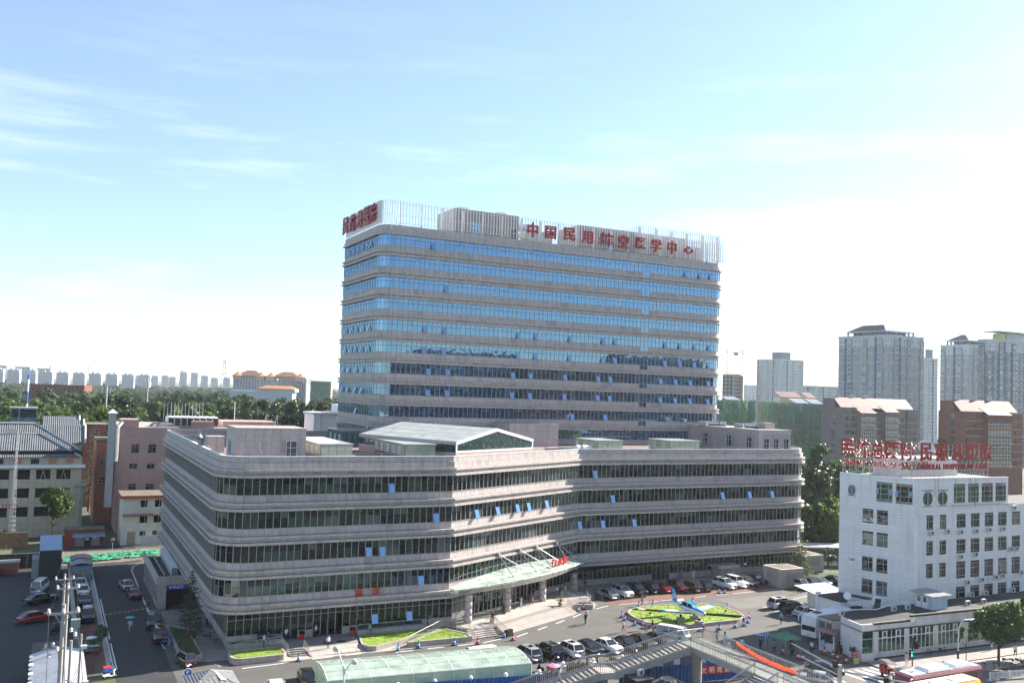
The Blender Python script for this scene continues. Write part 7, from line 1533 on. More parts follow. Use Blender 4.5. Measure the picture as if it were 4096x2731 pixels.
for sy in (-1, 1): MB().box(-.9, .9, sy*.9-.05, sy*.9+.05, 0, 1.1).build('end_wall', 'white_paint', t); MB().box(-.85, .85, sy*.9-.02, sy*.9+.02, 1.1, 2.2).build('end_pane', 'pane_house', t)
for sx in (-1, 1):
	for sy in (-1, 1): MB().box(sx*.9-.07, sx*.9+.07, sy*.9-.07, sy*.9+.07, 0, 2.4).build('corner_post', 'white', t)
for i in range(7): MB().hexa([(-1.4+i*.4, -1.3, 2.3), (-1.04+i*.4, -1.3, 2.3), (-1.04+i*.4, 1.3, 2.5), (-1.4+i*.4, 1.3, 2.5)], [(-1.4+i*.4, -1.3, 2.42), (-1.04+i*.4, -1.3, 2.42), (-1.04+i*.4, 1.3, 2.62), (-1.4+i*.4, 1.3, 2.62)]).build('roof_sheet', 'bus_maroon', t)
t = thing('waiting_seat', 'pair of black waiting seats against the booth', 'chair', (97.2, 89.2, 0), -.5)
for dx in (-.3, .3): MB().box(dx-.26, dx+.26, -.25, .25, .42, .5).hexa([(dx-.26, .22, .5), (dx+.26, .22, .5), (dx+.26, .3, .5), (dx-.26, .3, .5)], [(dx-.26, .34, 1.1), (dx+.26, .34, 1.1), (dx+.26, .42, 1.1), (dx-.26, .42, 1.1)]).build('seat', 'black', t)
MB().tube((-.5, 0, 0), (-.5, 0, .42), .03, 4).tube((.5, 0, 0), (.5, 0, .42), .03, 4).build('legs', 'steel', t)
t = thing('notice_board', 'red, white and yellow notice stand in front of the women by the annex wall', 'sign', (94.0, 84.3, 0)); MB().hexa([(-.5, -.05, .75), (.5, -.05, .75), (.5, 0, .75), (-.5, 0, .75)], [(-.5, .1, 1.5), (.5, .1, 1.5), (.5, .15, 1.5), (-.5, .15, 1.5)]).build('red_panel', 'red_sign', t); MB().hexa([(-.48, -.2, .05), (.48, -.2, .05), (.48, -.15, .05), (-.48, -.15, .05)], [(-.48, -.06, .74), (.48, -.06, .74), (.48, -.01, .74), (-.48, -.01, .74)]).build('yellow_panel', 'cloth_yellow', t)
for i, ch in enumerate('共享单车'[:3]+'车'): letter(t, ch, (-.33+i*.22, -.0+.02, 1.3), (1, 0, 0), .19, 'white', .01)
for i, ch in enumerate('禁止入内'): letter(t, ch, (-.33+i*.22, -.05+.01, 1.0), (1, 0, 0), .19, 'white', .01)
t = thing('leaning_board', 'dark grey board leaning on the white annex flank', 'board', (95.4, 85.9, 0), 1.2); MB().hexa([(-.6, -.3, 0), (.6, -.3, 0), (.6, -.25, 0), (-.6, -.25, 0)], [(-.6, .2, 1.5), (.6, .2, 1.5), (.6, .25, 1.5), (-.6, .25, 1.5)]).build('board', 'shed_dark', t)
t = thing('guard_table', 'black folding chair and stool beside the gate umbrella', 'chair', (88.3, 89.2, 0)); MB().cbox((0, 0, .45), (.5, .5, .06)).cbox((0, .25, .8), (.5, .05, .5)).build('seat', 'black', t); MB().tube((-.2, -.2, 0), (.2, .2, .45), .02, 4).tube((.2, -.2, 0), (-.2, .2, .45), .02, 4).build('legs', 'dark_metal', t)
# cones, bins, posts, manholes, pots
mat('cone_blue', (.05, .22, .50), .6, .1); mat('cone_red', (.55, .06, .03), .6, .1)
def cone_proto(m):
	t = thing('traffic_cone', 'cone', 'traffic cone'); MB().cbox((0, 0, .03), (.4, .4, .06)).build('base', 'black', t); MB().lathe((0, 0, 0), [(.17, .06), (.125, .28)], 10).lathe((0, 0, 0), [(.10, .42), (.06, .58)], 10).build('cone_body', m, t); MB().lathe((0, 0, 0), [(.125, .28), (.10, .42)], 10).build('cone_band', 'white', t); MB().lathe((0, 0, 0), [(.06, .58), (.04, .72)], 8).build('cone_tip', 'black', t); return t
PB, PR = cone_proto('cone_blue'), cone_proto('cone_red'); learn(None)
island = [(78.4, 114.3), (77.8, 112.7), (77.6, 109.8), (79.7, 105.1), (82.2, 105.4), (84.7, 103.9), (88.0, 103.6), (91.0, 103.7), (93.0, 104.0), (94.8, 105.3), (96.9, 107.4), (97.8, 113.4), (94.6, 118.0), (87.5, 119.0), (84.8, 119.0)]
for x, y in island: dup(PB, (x, y, .012), None, 'blue and white traffic cone in the taped ring round the lawn island', 'cones round the lawn island', 1.35)
for x, y, c, l in ((77.4, 121.7, 0, 'blue cone at the planter right of the main steps'), (75.5, 120.5, 1, 'red cone at the foot of the right steps'), (74.0, 119.5, 0, 'blue cone at the bottom right of the broad steps'), (104.1, 122.8, 0, 'left blue cone of the pair at the gap in the parked row'), (104.8, 122.2, 0, 'right blue cone of the pair at the gap in the parked row'),
	(41.3, 109.6, 0, 'blue cone in front of the wedge lawn bed'), (44.2, 109.9, 0, 'blue cone at the left end of the triangular lawn bed'), (49.0, 109.5, 0, 'blue cone midway along the triangular lawn bed'), (52.1, 108.9, 1, 'red cone at the foot of the left steps'), (57.3, 108.9, 1, 'red cone below the black bins'), (56.8, 110.5, 0, 'cone tied with tape beside the black bins'), (28.7, 109.7, 0, 'blue cone at the emergency steps'), (16.8, 113.0, 1, 'red cone behind the tiny electric car'), (17.3, 113.0, 0, 'blue cone behind the tiny electric car'),
	(94.0, 91.6, 1, 'red cone behind the man in a suit'), (93.5, 89.0, 1, 'red cone beside the patient at the gate'), (93.3, 87.4, 1, 'red cone third along the gate line'), (93.1, 86.4, 1, 'red cone at the feet of the woman in black'), (93.0, 84.9, 1, 'red cone beside the notice stand'), (88.2, 88.4, 1, 'left red cone of the pair under the signal arm'), (88.7, 88.0, 1, 'right red cone of the pair under the signal arm'), (88.3, 91.2, 1, 'red cone behind the gate guard'), (14.7, 138.4, 0, 'blue cone at the garage kerb end'), (8.2, 113.2, 0, 'blue cone at the white kerb end by the delivery scooter'), (51.6, 95.2, 0, 'left blue cone beside the ramp shelter end'), (52.4, 95.4, 0, 'right blue cone beside the ramp shelter end')):
	dup(PR if c else PB, (x, y, .02), None, l, None, 1.35)
for p in (PB, PR): remove_tree(p)
t = thing('barrier_tape', 'red and white tape strung between the blue cones round the island', 'tape'); mb = MB()
for a, b in zip(island, island[1:]): mb.path([(a[0]+(b[0]-a[0])*i/6, a[1]+(b[1]-a[1])*i/6, .85-.9*(i/6)*(1-i/6)) for i in range(7)], .025, 4)
mb.build('tape', 'cloth_pink', t)
for x, y, l in ((31.0, 117.4, 'red litter bin with black bag left of the emergency doors'), (37.6, 117.0, 'red litter bin with black bag right of the emergency doors')): t = thing('litter_bin', l, 'bin', (x, y, .43)); MB().lathe((0, 0, 0), [(.26, 0), (.34, .75)], 12).build('bin', 'red_bright', t); MB().lathe((0, 0, 0), [(.36, .72), (.38, 1.0)], 12).build('bag', 'black', t)
t = thing('waste_bins', 'pair of black wheeled waste bins below the left steps', 'bin', (57.7, 110.9, .02), .4); t.scale = (.6, .6, .75)
for dx in (-.5, .5): MB().cbox((dx, 0, .55), (.85, .8, 1.0), 0, 1.08).cbox((dx, 0, 1.12), (.95, .9, .12)).build('bin', 'black', t)
t = thing('steel_bin', 'slim dark steel bin at the foot of the second column', 'bin', (61.0, 119.0, .86)); MB().lathe((0, 0, 0), [(.26, 0), (.26, 1.0)], 12).build('bin', 'dark_metal', t)
for i, (x, y) in enumerate(((33.6, 114.7), (35.4, 114.6), (18.6, 133.5), (20.2, 124.6), (83.4, 116.2))): t = thing('manhole_cover', ('left dark manhole cover on the emergency forecourt', 'right dark manhole cover on the emergency forecourt', 'manhole cover by the side door walkway', 'manhole cover near the leaning bicycles', 'pale access plate on the lawn island')[i], 'manhole cover', (x, y, .445 if i < 2 else .04 if i < 4 else .45)); MB().lathe((0, 0, 0), [(.62, 0), (.62, .02)], 20).build('cover', 'dark_metal' if i < 4 else 'kerb', t)
t = thing('flag_pole_post', 'folded blue street banner stand by the conifer planter', 'sign', (15.4, 121.6, .02)); MB().hexa([(-.2, -.2, 0), (.2, -.2, 0), (.2, .2, 0), (-.2, .2, 0)], [(-.12, -.12, 1.7), (.12, -.12, 1.7), (.12, .12, 1.7), (-.12, .12, 1.7)]).build('cover', 'cone_blue', t)
t = thing('pedestrian_railing', 'white kerbside pedestrian railing at the bottom right of the street', 'railing', (104.6, 73.2, 0), -.165)
for k in range(5):
	MB().box(k*3.0, k*3.0+.12, -.06, .06, 0, 1.05).build('post', 'white', t); MB().box(k*3.0-.2, k*3.0+.32, -.25, .25, 0, .1).build('foot', 'kerb_white', t); MB().box(k*3.0, k*3.0+3, -.03, .03, .85, .9).box(k*3.0, k*3.0+3, -.03, .03, .2, .25).build('rail', 'white', t)
	for i in range(14): MB().box(k*3.0+.2+i*.2, k*3.0+.26+i*.2, -.02, .02, .2, 1.0).build('baluster', 'white', t)
# ---------------------------------------------------------------- people: one skinned body per pose, dressed by material
mat('skin', (.42, .25, .18), .6, .05); mat('hair', (.012, .010, .009), .6, .1); mat('shoe', (.03, .03, .03), .6, .1)
for nm, c in (('c_white', (.74, .75, .78)), ('c_black', (.014, .014, .016)), ('c_navy', (.03, .04, .09)), ('c_blue', (.22, .36, .62)), ('c_grey', (.22, .22, .23)), ('c_red', (.50, .04, .03)), ('c_maroon', (.12, .03, .05)), ('c_pink', (.65, .36, .34)), ('c_teal', (.10, .42, .38)), ('c_khaki', (.36, .30, .22)), ('c_lightblue', (.50, .58, .74)), ('c_olive', (.10, .10, .08)), ('c_jean', (.10, .15, .24)), ('c_skin', (.42, .25, .18))): mat(nm, c, .8, .08)
POSES = {  # knee, ankle, elbow, wrist offsets for the left (-) and right (+) side: (x forward, z)
	'stand': dict(hip=.92, legs=((-.02, .48, -.03, .05), (.04, .48, .02, .05)), arms=((-.03, 1.13, .05, .88), (.02, 1.13, .10, .88))),
	'walk': dict(hip=.92, legs=((.20, .50, .06, .06), (-.02, .48, -.36, .12)), arms=((-.16, 1.15, -.14, .92), (.10, 1.14, .26, .98))),
	'phone': dict(hip=.92, legs=((-.02, .48, -.03, .05), (.05, .48, .05, .05)), arms=((.02, 1.14, .24, 1.18), (.02, 1.14, .25, 1.20))),
	'akimbo': dict(hip=.92, legs=((-.02, .48, -.03, .05), (.05, .48, .05, .05)), arms=((-.10, 1.16, .06, 1.0), (-.10, 1.16, .06, 1.0)), wide=.42),
	'sit': dict(hip=.50, legs=((.42, .52, .46, .06), (.40, .50, .36, .06)), arms=((.06, .78, .28, .62), (.06, .78, .28, .64)))}
def body_mesh(pose):
	p = POSES[pose]; h = p['hip']; d = h-.92; lean = .06 if pose in ('walk', 'phone') else 0
	V = []; E_ = []; R = []
	def a(co, r, par=None): V.append(co); R.append(r); (E_.append((par, len(V)-1)) if par is not None else None); return len(V)-1
	pel = a((0, 0, h), .135); wst = a((.0, 0, h+.18), .125, pel); ch = a((.01+lean*.5, 0, h+.42), .155, wst); nk = a((.01+lean, 0, h+.57), .06, ch); hd = a((.03+lean*1.3, 0, h+.68), .09, nk); a((.035+lean*1.4, 0, h+.80), .085, hd)
	for s, (kx, kz, ax, az) in zip((-1, 1), p['legs']):
		hp = a((.0, s*.09, h-.05), .095, pel); kn = a((kx, s*.10, kz), .062, hp); an = a((ax, s*.10, az+.04), .042, kn); a((ax+.15, s*.12, az), .038, an)
	for s, (ex, ez, wx, wz) in zip((-1, 1), p['arms']):
		sh = a((.0+lean*.8, s*.185, h+.47), .062, ch); el = a((ex, s*p.get('wide', .25), ez), .043, sh); w = a((wx, s*(.16 if pose == 'phone' else .20 if 'wide' in p else .24), wz), .032, el); dv = Vector((wx-ex, 0, wz-ez)).normalized(); a((wx+dv.x*.12, s*(.13 if pose == 'phone' else .24), wz+dv.z*.12), .030, w)
	me = bpy.data.meshes.new('body'); me.from_pydata(V, E_, []); o = bpy.data.objects.new('body', me); C.objects.link(o)
	sk = o.modifiers.new('skin', 'SKIN'); sb = o.modifiers.new('sub', 'SUBSURF'); sb.levels = 1
	for i, sv in enumerate(me.skin_vertices[0].data): sv.radius = (R[i]*.85 if i in (1, 2) else R[i], R[i]*(1.25 if i in (0, 1, 2) else 1)); sv.use_root = i == 0
	dg = bpy.context.evaluated_depsgraph_get(); dg.update(); out = bpy.data.meshes.new_from_object(o.evaluated_get(dg))
	bpy.data.objects.remove(o); return out, h
BODY = {k: body_mesh(k) for k in POSES}
HAIRC = MB().lathe((0, 0, 0), [(.105, -.04), (.115, .03), (.09, .09), (.03, .125)], 9).mesh('hair', 'hair'); HAIRL = MB().lathe((-.03, 0, 0), [(.05, -.28), (.11, -.12), (.118, .03), (.09, .10), (.03, .13)], 9).mesh('hair', 'hair')
FACE = MB().hexa([(.09, -.012, -.02), (.09, .012, -.02), (.06, .012, -.02), (.06, -.012, -.02)], [(.075, -.008, .02), (.075, .008, .02), (.06, .008, .02), (.06, -.008, .02)]).mesh('nose', 'skin')
_BM = {}
def person(x, y, z, h, pose, top, legs, label, group=None, long_hair=False, shorts=False, sleeves=False, size=1.0, hat=None):
	k = (pose, top, legs, shorts, sleeves)
	if k not in _BM:
		src, hip = BODY[pose]; me = src.copy(); me.materials.clear()
		for m in ('skin', top, legs, 'shoe'): me.materials.append(M(m))
		for p in me.polygons:
			c = p.center; side = abs(c.y)
			if c.z < .11: i = 3
			elif c.z < hip+.03 and (side < .2 or c.z < hip-.25) and not (side > .19): i = 2 if not (shorts and c.z < hip-.30) else 0
			elif c.z < hip+.545 and (side < .24 or sleeves or c.z > hip+.26): i = 1
			else: i = 0
			if side > .21 and c.z < hip+.05 and pose != 'sit' : i = 0
			if pose == 'sit' and c.z < hip+.04 and side < .2: i = 2 if not (shorts and c.x > .3) else 0
			p.material_index = i
			p.use_smooth = True
		_BM[k] = (me, hip)
	me, hip = _BM[k]; t = thing('person', label, 'person', (x, y, z), rad(h), group); t.scale = (size,)*3
	put('body', me, t); lean = .05 if pose in ('walk', 'phone') else .035
	put('hair', HAIRL if long_hair else HAIRC, t, (lean+.0, 0, hip+.78)); put('nose', FACE, t, (lean+.02, 0, hip+.74))
	if hat: MB().lathe((lean, 0, hip+.80), [(.12, 0), (.12, .06), (.05, .12)], 9).box(lean+.05, lean+.2, -.09, .09, hip+.80, hip+.82).build('cap', hat, t)
	return t
person(33.1, 112.6, .25, -80, 'stand', 'c_white', 'c_black', 'man in white shirt and black trousers standing on the emergency forecourt')
person(28.9, 117.2, .43, -70, 'phone', 'c_white', 'c_black', 'man in white T shirt looking at a phone by the side door')
person(32.8, 117.6, .43, 10, 'phone', 'c_white', 'c_black', 'man in white shirt with backpack at the open emergency doors')
person(25.7, 115.2, .43, 20, 'stand', 'c_white', 'c_black', 'grey haired man in white shirt beside the dark shirted man at the railing')
person(26.4, 116.1, .43, 200, 'stand', 'c_navy', 'c_grey', 'man in dark shirt leaning at the short light well')
person(39.9, 116.75, .55, -90, 'sit', 'c_teal', 'c_red', 'woman in pale top and red trousers sitting on the long bench')
person(48.1, 116.7, .5, -20, 'sit', 'c_black', 'c_jean', 'man in black sitting at the right end of the long bench')
person(57.0, 114.6, .86, -90, 'phone', 'c_maroon', 'c_maroon', 'woman in maroon standing by the potted palm left of the steps', None, True)
person(65.1, 121.5, .88, -60, 'stand', 'c_pink', 'c_white', 'person in pink top and white trousers under the canopy')
person(66.9, 122.3, .88, 100, 'walk', 'c_black', 'c_black', 'woman all in black walking under the canopy', None, True)
person(67.8, 122.9, .88, -40, 'stand', 'c_red', 'c_jean', 'woman in red top and short skirt under the canopy', None, True, True)
person(69.4, 125.6, .88, 200, 'stand', 'c_black', 'c_black', 'dark figure close to the glass hall doors')
G = 'trio by the third column'
person(74.0, 126.2, .88, 10, 'stand', 'c_white', 'c_jean', 'long haired woman in white top, left of the trio between the right columns', G, True, True)
person(74.8, 126.6, .88, -60, 'akimbo', 'c_maroon', 'c_black', 'man in dark red top facing out, middle of the trio between the right columns', G)
person(75.4, 126.0, .88, 170, 'stand', 'c_white', 'c_black', 'man in white shirt with dark bag, right of the trio between the right columns', G)
person(81.0, 129.0, .86, -120, 'stand', 'c_black', 'c_black', 'person in black with a pink bag by the blue door right of the last column')
person(78.2, 123.9, .72, -30, 'sit', 'c_grey', 'c_jean', 'man in grey sitting on the small planter edge with a bottle')
person(85.8, 119.6, .01, -90, 'walk', 'c_grey', 'c_black', 'man in grey shirt walking between parked cars and lawn island')
person(70.9, 112.5, .01, -110, 'walk', 'c_black', 'c_black', 'woman in black carrying a teal bag in the plaza', None, True)
person(71.6, 113.2, .01, -110, 'walk', 'c_white', 'c_white', 'companion in white with white hat in the plaza', hat='c_white')
person(73.9, 107.2, .01, 160, 'walk', 'c_white', 'c_red', 'person in white top and red trousers striding left of the lawn island')
G = 'group walking at the near left edge of the lawn island'
person(77.2, 107.2, .01, 190, 'walk', 'c_white', 'c_jean', 'man in white shirt and jeans, farthest of the group by the lawn island', G)
person(76.3, 105.1, .01, 190, 'walk', 'c_grey', 'c_grey', 'man in grey with cap, left of the group by the lawn island', G, hat='c_white')
person(76.9, 104.3, .01, 185, 'walk', 'c_olive', 'c_black', 'dark dressed child nearest the camera in the group by the lawn island', G, size=.86)
person(77.7, 105.6, .01, 185, 'walk', 'c_black', 'c_white', 'woman in black top and white trousers, right of the group by the lawn island', G, True)
person(99.2, 103.0, .01, -100, 'stand', 'c_blue', 'c_black', 'guard in blue shirt standing in the sun near the coach')
person(117.3, 117.6, .01, 150, 'walk', 'c_maroon', 'c_black', 'man with red bag walking past the silver SUV')
person(103.2, 129.4, .86, 60, 'stand', 'c_khaki', 'c_khaki', 'worker in khaki by the paediatrics doors')
person(104.0, 129.6, .86, 100, 'stand', 'c_lightblue', 'c_white', 'worker in light blue bending by the paediatrics doors')
person(87.2, 91.6, .01, 100, 'stand', 'c_blue', 'c_black', 'gate guard in blue shirt and dark cap under the square umbrella', hat='c_navy')
person(88.6, 90.0, .01, 200, 'stand', 'c_blue', 'c_navy', 'second gate guard with cap by the chair', hat='c_navy')
person(91.9, 89.7, .01, 190, 'walk', 'c_white', 'c_black', 'man in white shirt with black bag passing the gate')
person(94.2, 90.0, .01, -100, 'stand', 'c_lightblue', 'c_lightblue', 'patient in pale blue pyjamas beside the booth')
person(93.9, 86.6, .01, -100, 'stand', 'c_black', 'c_black', 'woman in short black dress with crossed arms by the gate', None, True, True)
person(94.3, 85.5, .01, -90, 'stand', 'c_white', 'c_white', 'girl in white T shirt behind the notice stand', None, True, True, size=.85)
person(94.9, 85.3, .01, -80, 'akimbo', 'c_olive', 'c_black', 'woman in dark grey top, hands on hips, behind the notice stand', None, True, True)
person(117.3, 81.8, .12, 90, 'stand', 'c_teal', 'c_white', 'child in teal dress by the green windows', None, True, True, size=.8)
person(117.6, 78.6, .01, 20, 'walk', 'c_white', 'c_black', 'man in white shirt with backpack walking on the pavement at far right', hat='hair')
person(119.2, 77.6, .01, 20, 'walk', 'c_black', 'c_black', 'man in black walking on the pavement at far right')
person(99.3, 80.9, .13, 200, 'stand', 'c_pink', 'c_white', 'long haired woman in pink beside the traffic light', None, True)
G = 'people behind the footbridge railing'
person(83.5, 97.1, .01, 60, 'walk', 'c_white', 'c_lightblue', 'woman in white seen through the middle of the footbridge railing', G, True)
person(83.9, 94.2, .01, 80, 'walk', 'c_white', 'c_red', 'person in white top and red trousers behind the footbridge railing', G, True)
person(83.6, 98.9, .01, 60, 'walk', 'c_grey', 'c_black', 'dark figure left of the white dressed woman behind the railing', G)
person(83.4, 101.6, .01, 60, 'walk', 'c_black', 'c_grey', 'person with white hat near the top of the footbridge stair', G, hat='c_white')
person(45.4, 101.9, .01, 200, 'stand', 'c_white', 'c_black', 'man in white shirt half hidden behind the ramp shelter')
person(14.9, 142.2, .02, 180, 'sit', 'c_black', 'c_black', 'man in black sitting on the kerb by the garage exit')
person(11.4, 129.6, .02, 100, 'walk', 'c_white', 'c_lightblue', 'woman in white dress under a teal umbrella on the shaded road', None, True, True)
parasol('teal umbrella carried along the shaded road', 11.35, 129.5, .95, .62, 1.0, 'cloth_teal', 'cloth_teal', name='umbrella')
person(51.9, 87.45, 1.45, -10, 'walk', 'c_lightblue', 'c_white', 'person in pale blue shirt climbing the lower footbridge stair', None, True)
parasol('pink umbrella at the lower footbridge stair', 51.3, 87.6, 2.45, .75, .9, 'cloth_pink', 'cloth_pink', name='umbrella')
person(86.4, 93.4, .01, 60, 'walk', 'c_navy', 'c_black', 'person under a blue umbrella behind the parking sign'); parasol('blue umbrella behind the parking sign', 86.4, 93.4, 1.1, .62, .95, 'cloth_blue', 'cloth_blue', name='umbrella')
person(93.2, 78.9, .55, 250, 'sit', 'c_navy', 'c_black', 'rider in navy sitting on the covered motor tricycle')
# ---------------------------------------------------------------- trees
def crown_mesh(seed, rx, rz, n, leaf, blobs, m, shape='round'):
	"""leaf clumps: many small leaf faces spread over uneven lobes, with gaps between"""
	r = np.random.default_rng(seed); cs = []
	for i in range(blobs):
		a = r.uniform(0, 2*np.pi); h = r.uniform(-1, 1); w = np.sqrt(max(0, 1-h*h*.9))*(r.uniform(.35, .8))
		if shape == 'poplar': w *= .8*(1-.35*max(0, h))
		if shape == 'dome': h = abs(h)*.9-.25
		cs.append((rx*w*np.cos(a), rx*w*np.sin(a), rz*h*.85, r.uniform(.30, .52)*min(rx, rz*.9)*(.8 if shape == 'poplar' else 1)))
	cs = np.array(cs); k = r.integers(0, blobs, n); d = r.normal(size=(n, 3)); d /= np.linalg.norm(d, axis=1)[:, None]
	rad_ = cs[k, 3]*r.uniform(.45, 1.12, n)**.7; p = cs[k, :3]+d*rad_[:, None]*np.array([1, 1, .85])
	nr = d*.6+r.normal(size=(n, 3))*.6+np.array([0, 0, .35]); nr /= np.linalg.norm(nr, axis=1)[:, None]
	t1 = np.cross(nr, r.normal(size=(n, 3))); t1 /= np.linalg.norm(t1, axis=1)[:, None]; t2 = np.cross(nr, t1); s = leaf*r.uniform(.6, 1.3, n)[:, None]
	v = np.stack([p-t1*s*.5, p+t2*s*.42, p+t1*s*.6, p-t2*s*.42], 1).reshape(-1, 3)
	me = bpy.data.meshes.new('crown'); me.vertices.add(4*n); me.vertices.foreach_set('co', v.ravel()); me.loops.add(4*n); me.loops.foreach_set('vertex_index', np.arange(4*n)); me.polygons.add(n); me.polygons.foreach_set('loop_start', np.arange(n)*4); me.update(calc_edges=True); me.materials.append(M(m)); return me
def trunk_mesh(h, r0, seed, spread, limbs=6):
	r = random.Random(seed); mb = MB(); mb.tube((0, 0, -.3), (0, 0, h*.5), r0, 8, r0*.75); mb.tube((0, 0, h*.5), (r.uniform(-.2, .2), r.uniform(-.2, .2), h*.95), r0*.75, 7, r0*.35)
	for i in range(limbs):
		a = 2*math.pi*i/limbs+r.uniform(-.4, .4); z = h*r.uniform(.42, .75); q = Vector((math.cos(a)*spread*.35, math.sin(a)*spread*.35, z+spread*.35)); mb.tube((0, 0, z), q, r0*.4, 5, r0*.22); mb.tube(q, (math.cos(a)*spread*.8, math.sin(a)*spread*.8, z+spread*.8), r0*.22, 4, r0*.06)
	return mb.mesh('trunk', 'bark')
def tree(lab, x, y, H, crown, trunk, cz, group=None, s=1.0, rz=0, name='tree', z=0.0):
	t = thing(name, lab, 'tree', (x, y, z), rz, group); t.scale = (s, s, s); put('trunk', trunk, t); put('crown', crown, t, (0, 0, cz)); return t
PC = [crown_mesh(20+i, 4.6, 8.6, 4200, .72, 22, 'leaf_dark', 'poplar') for i in range(3)]; PT = trunk_mesh(16, .3, 1, 3.2)
RC = [crown_mesh(40+i, 5.4, 4.6, 3600, .75, 16, ('leaf', 'leaf_pale', 'leaf')[i], 'round') for i in range(3)]; RT = trunk_mesh(9, .28, 2, 3.6)
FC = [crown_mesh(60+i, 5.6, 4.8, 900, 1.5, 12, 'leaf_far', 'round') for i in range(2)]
rg = random.Random(21)
def px_ok(x, y): # inside the view wedge
	a = math.atan2(x, y)-YAW; return abs(a) < .55
def belt(lab, group, n, x0, x1, y0, y1, hs, kinds, trunk, cz, name, H0):
	k = 0
	for _ in range(n*6):
		x, y = rg.uniform(x0, x1), rg.uniform(y0, y1)
		if not px_ok(x, y): continue
		if any((x-a)**2+(y-b)**2 < 20 for a, b in USED): continue
		USED.append((x, y)); h = rg.uniform(*hs); tree(lab, x, y, h, rg.choice(kinds), trunk, cz, group, h/H0, rg.uniform(0, 6.3), name); k += 1
		if k >= n: break
USED = []
belt('tall dark poplar in the dense row behind the pink block and left wing', 'dark poplars behind the left buildings', 34, 20, 140, 272, 305, (24, 28), PC, PT, 16.5, 'poplar_tree', 25.5)
belt('tall poplar in the deeper rows of the tree belt', 'poplars deeper in the belt', 34, 10, 190, 310, 390, (24.5, 27.5), PC, PT, 16.5, 'poplar_tree', 25.5)
belt('broad pale green tree behind the Chinese roofed block', 'pale trees behind the Chinese roofed block', 26, -22, 26, 262, 300, (18, 23.5), RC, RT, 9.5, 'broad_tree', 14.2)
belt('mixed green tree in the wooded belt at the far left', 'wooded belt at far left', 50, -40, 60, 300, 440, (19, 24), RC, RT, 9.5, 'broad_tree', 14.2)
belt('small hazy tree in the far wood towards the housing slabs', 'far wood trees', 90, -60, 210, 440, 780, (17, 23), FC, RT, 9.5, 'broad_tree', 14.2)
mb = bpy.data.meshes.new('far_wood')
def far_wood():
	r = np.random.default_rng(5); P = []
	while len(P) < 700:
		y = r.uniform(780, 2400); x = r.uniform(-260, 900)
		if abs(math.atan2(x, y)-YAW) < .56 and (x < y*.40): P.append((x, y, r.uniform(8, 15)))
	vs = []; src = np.zeros((900*4, 3)); FC[0].vertices.foreach_get('co', src.ravel()) if False else None
	n = 140; q = []
	for (x, y, h) in P:
		d = r.normal(size=(n, 3)); d /= np.linalg.norm(d, axis=1)[:, None]; p = np.array([x, y, h*.55])+d*np.array([h*.75, h*.75, h*.5])*r.uniform(.7, 1.1, n)[:, None]
		t1 = np.cross(d+r.normal(size=(n, 3))*.4, [0, .3, 1]); t1 /= np.linalg.norm(t1, axis=1)[:, None]; t2 = np.cross(d, t1); s = h*.22
		q.append(np.stack([p-t1*s, p+t2*s, p+t1*s, p-t2*s], 1).reshape(-1, 3))
	v = np.concatenate(q); m = len(v)//4; me = mb; me.vertices.add(4*m); me.vertices.foreach_set('co', v.ravel()); me.loops.add(4*m); me.loops.foreach_set('vertex_index', np.arange(4*m)); me.polygons.add(m); me.polygons.foreach_set('loop_start', np.arange(m)*4); me.update(calc_edges=True); me.materials.append(M('leaf_far')); put('far_wood', me, None, kind='stuff')
far_wood()
for i, (x, y, h) in enumerate(((143, 150, 21), (150, 146, 23), (156, 151, 24), (163, 149, 21), (149, 158, 24), (158, 160, 22), (168, 158, 20), (142, 161, 22))): tree('large dark poplar between the podium end and the white office block', x, y, h, PC[i % 3], PT, 16.5, 'poplars between podium and white block', h/25.5, i*1.3, 'poplar_tree')
for i, (x, y, h) in enumerate(((140, 147, 13), (146, 145, 14), (152, 144, 13), (158, 144, 14), (164, 143, 12), (170, 150, 14))): tree('bushy tree filling the foot of the poplars between podium and white block', x, y, h, RC[(i*2) % 3], RT, 6.5, 'low trees between podium and white block', h/12, i, 'broad_tree')
for i, (x, y, h) in enumerate(((176, 166, 19), (186, 170, 19.5), (172, 176, 18.5))): tree('round green tree showing over the white block roof letters', x, y, h, RC[i % 3], RT, 9.5, 'trees behind the roof letters', h/14.2, i, 'broad_tree')
for i, (x, y, h) in enumerate(((296, 216, 20), (304, 222, 22), (312, 230, 21), (300, 230, 22), (290, 224, 20))): tree('dark tree between the grey brown and brick apartment blocks', x, y, h, PC[i % 3], PT, 16.5, 'trees between the apartment blocks', h/25.5, i, 'poplar_tree')
NC = crown_mesh(81, 2.5, 1.9, 5200, .30, 18, 'leaf', 'round'); tree('leafy dark green tree behind the tall sheet shed, left', 2.6, 205, 9, crown_mesh(82, 3.6, 3.0, 3800, .5, 16, 'leaf', 'round'), trunk_mesh(6, .22, 4, 2.2), 7.6, name='broad_tree')
big = crown_mesh(83, 3.7, 2.5, 13000, .30, 30, 'leaf', 'round'); tree('big round street tree at the lower right on the pavement', 111.7, 76.9, 7, big, trunk_mesh(4.6, .2, 5, 1.9), 5.7, name='street_tree')
tree('second street tree cut by the right edge of the photo', 119.0, 77.0, 7, big, trunk_mesh(4.6, .2, 6, 1.9), 5.4, None, 1, 2.0, 'street_tree')
tree('thin sapling in front of the green windows by the lamp post', 109.0, 79.6, 4, crown_mesh(84, 1.5, .9, 900, .22, 9, 'leaf', 'round'), trunk_mesh(3.4, .06, 7, 1.0), 3.6, name='sapling')
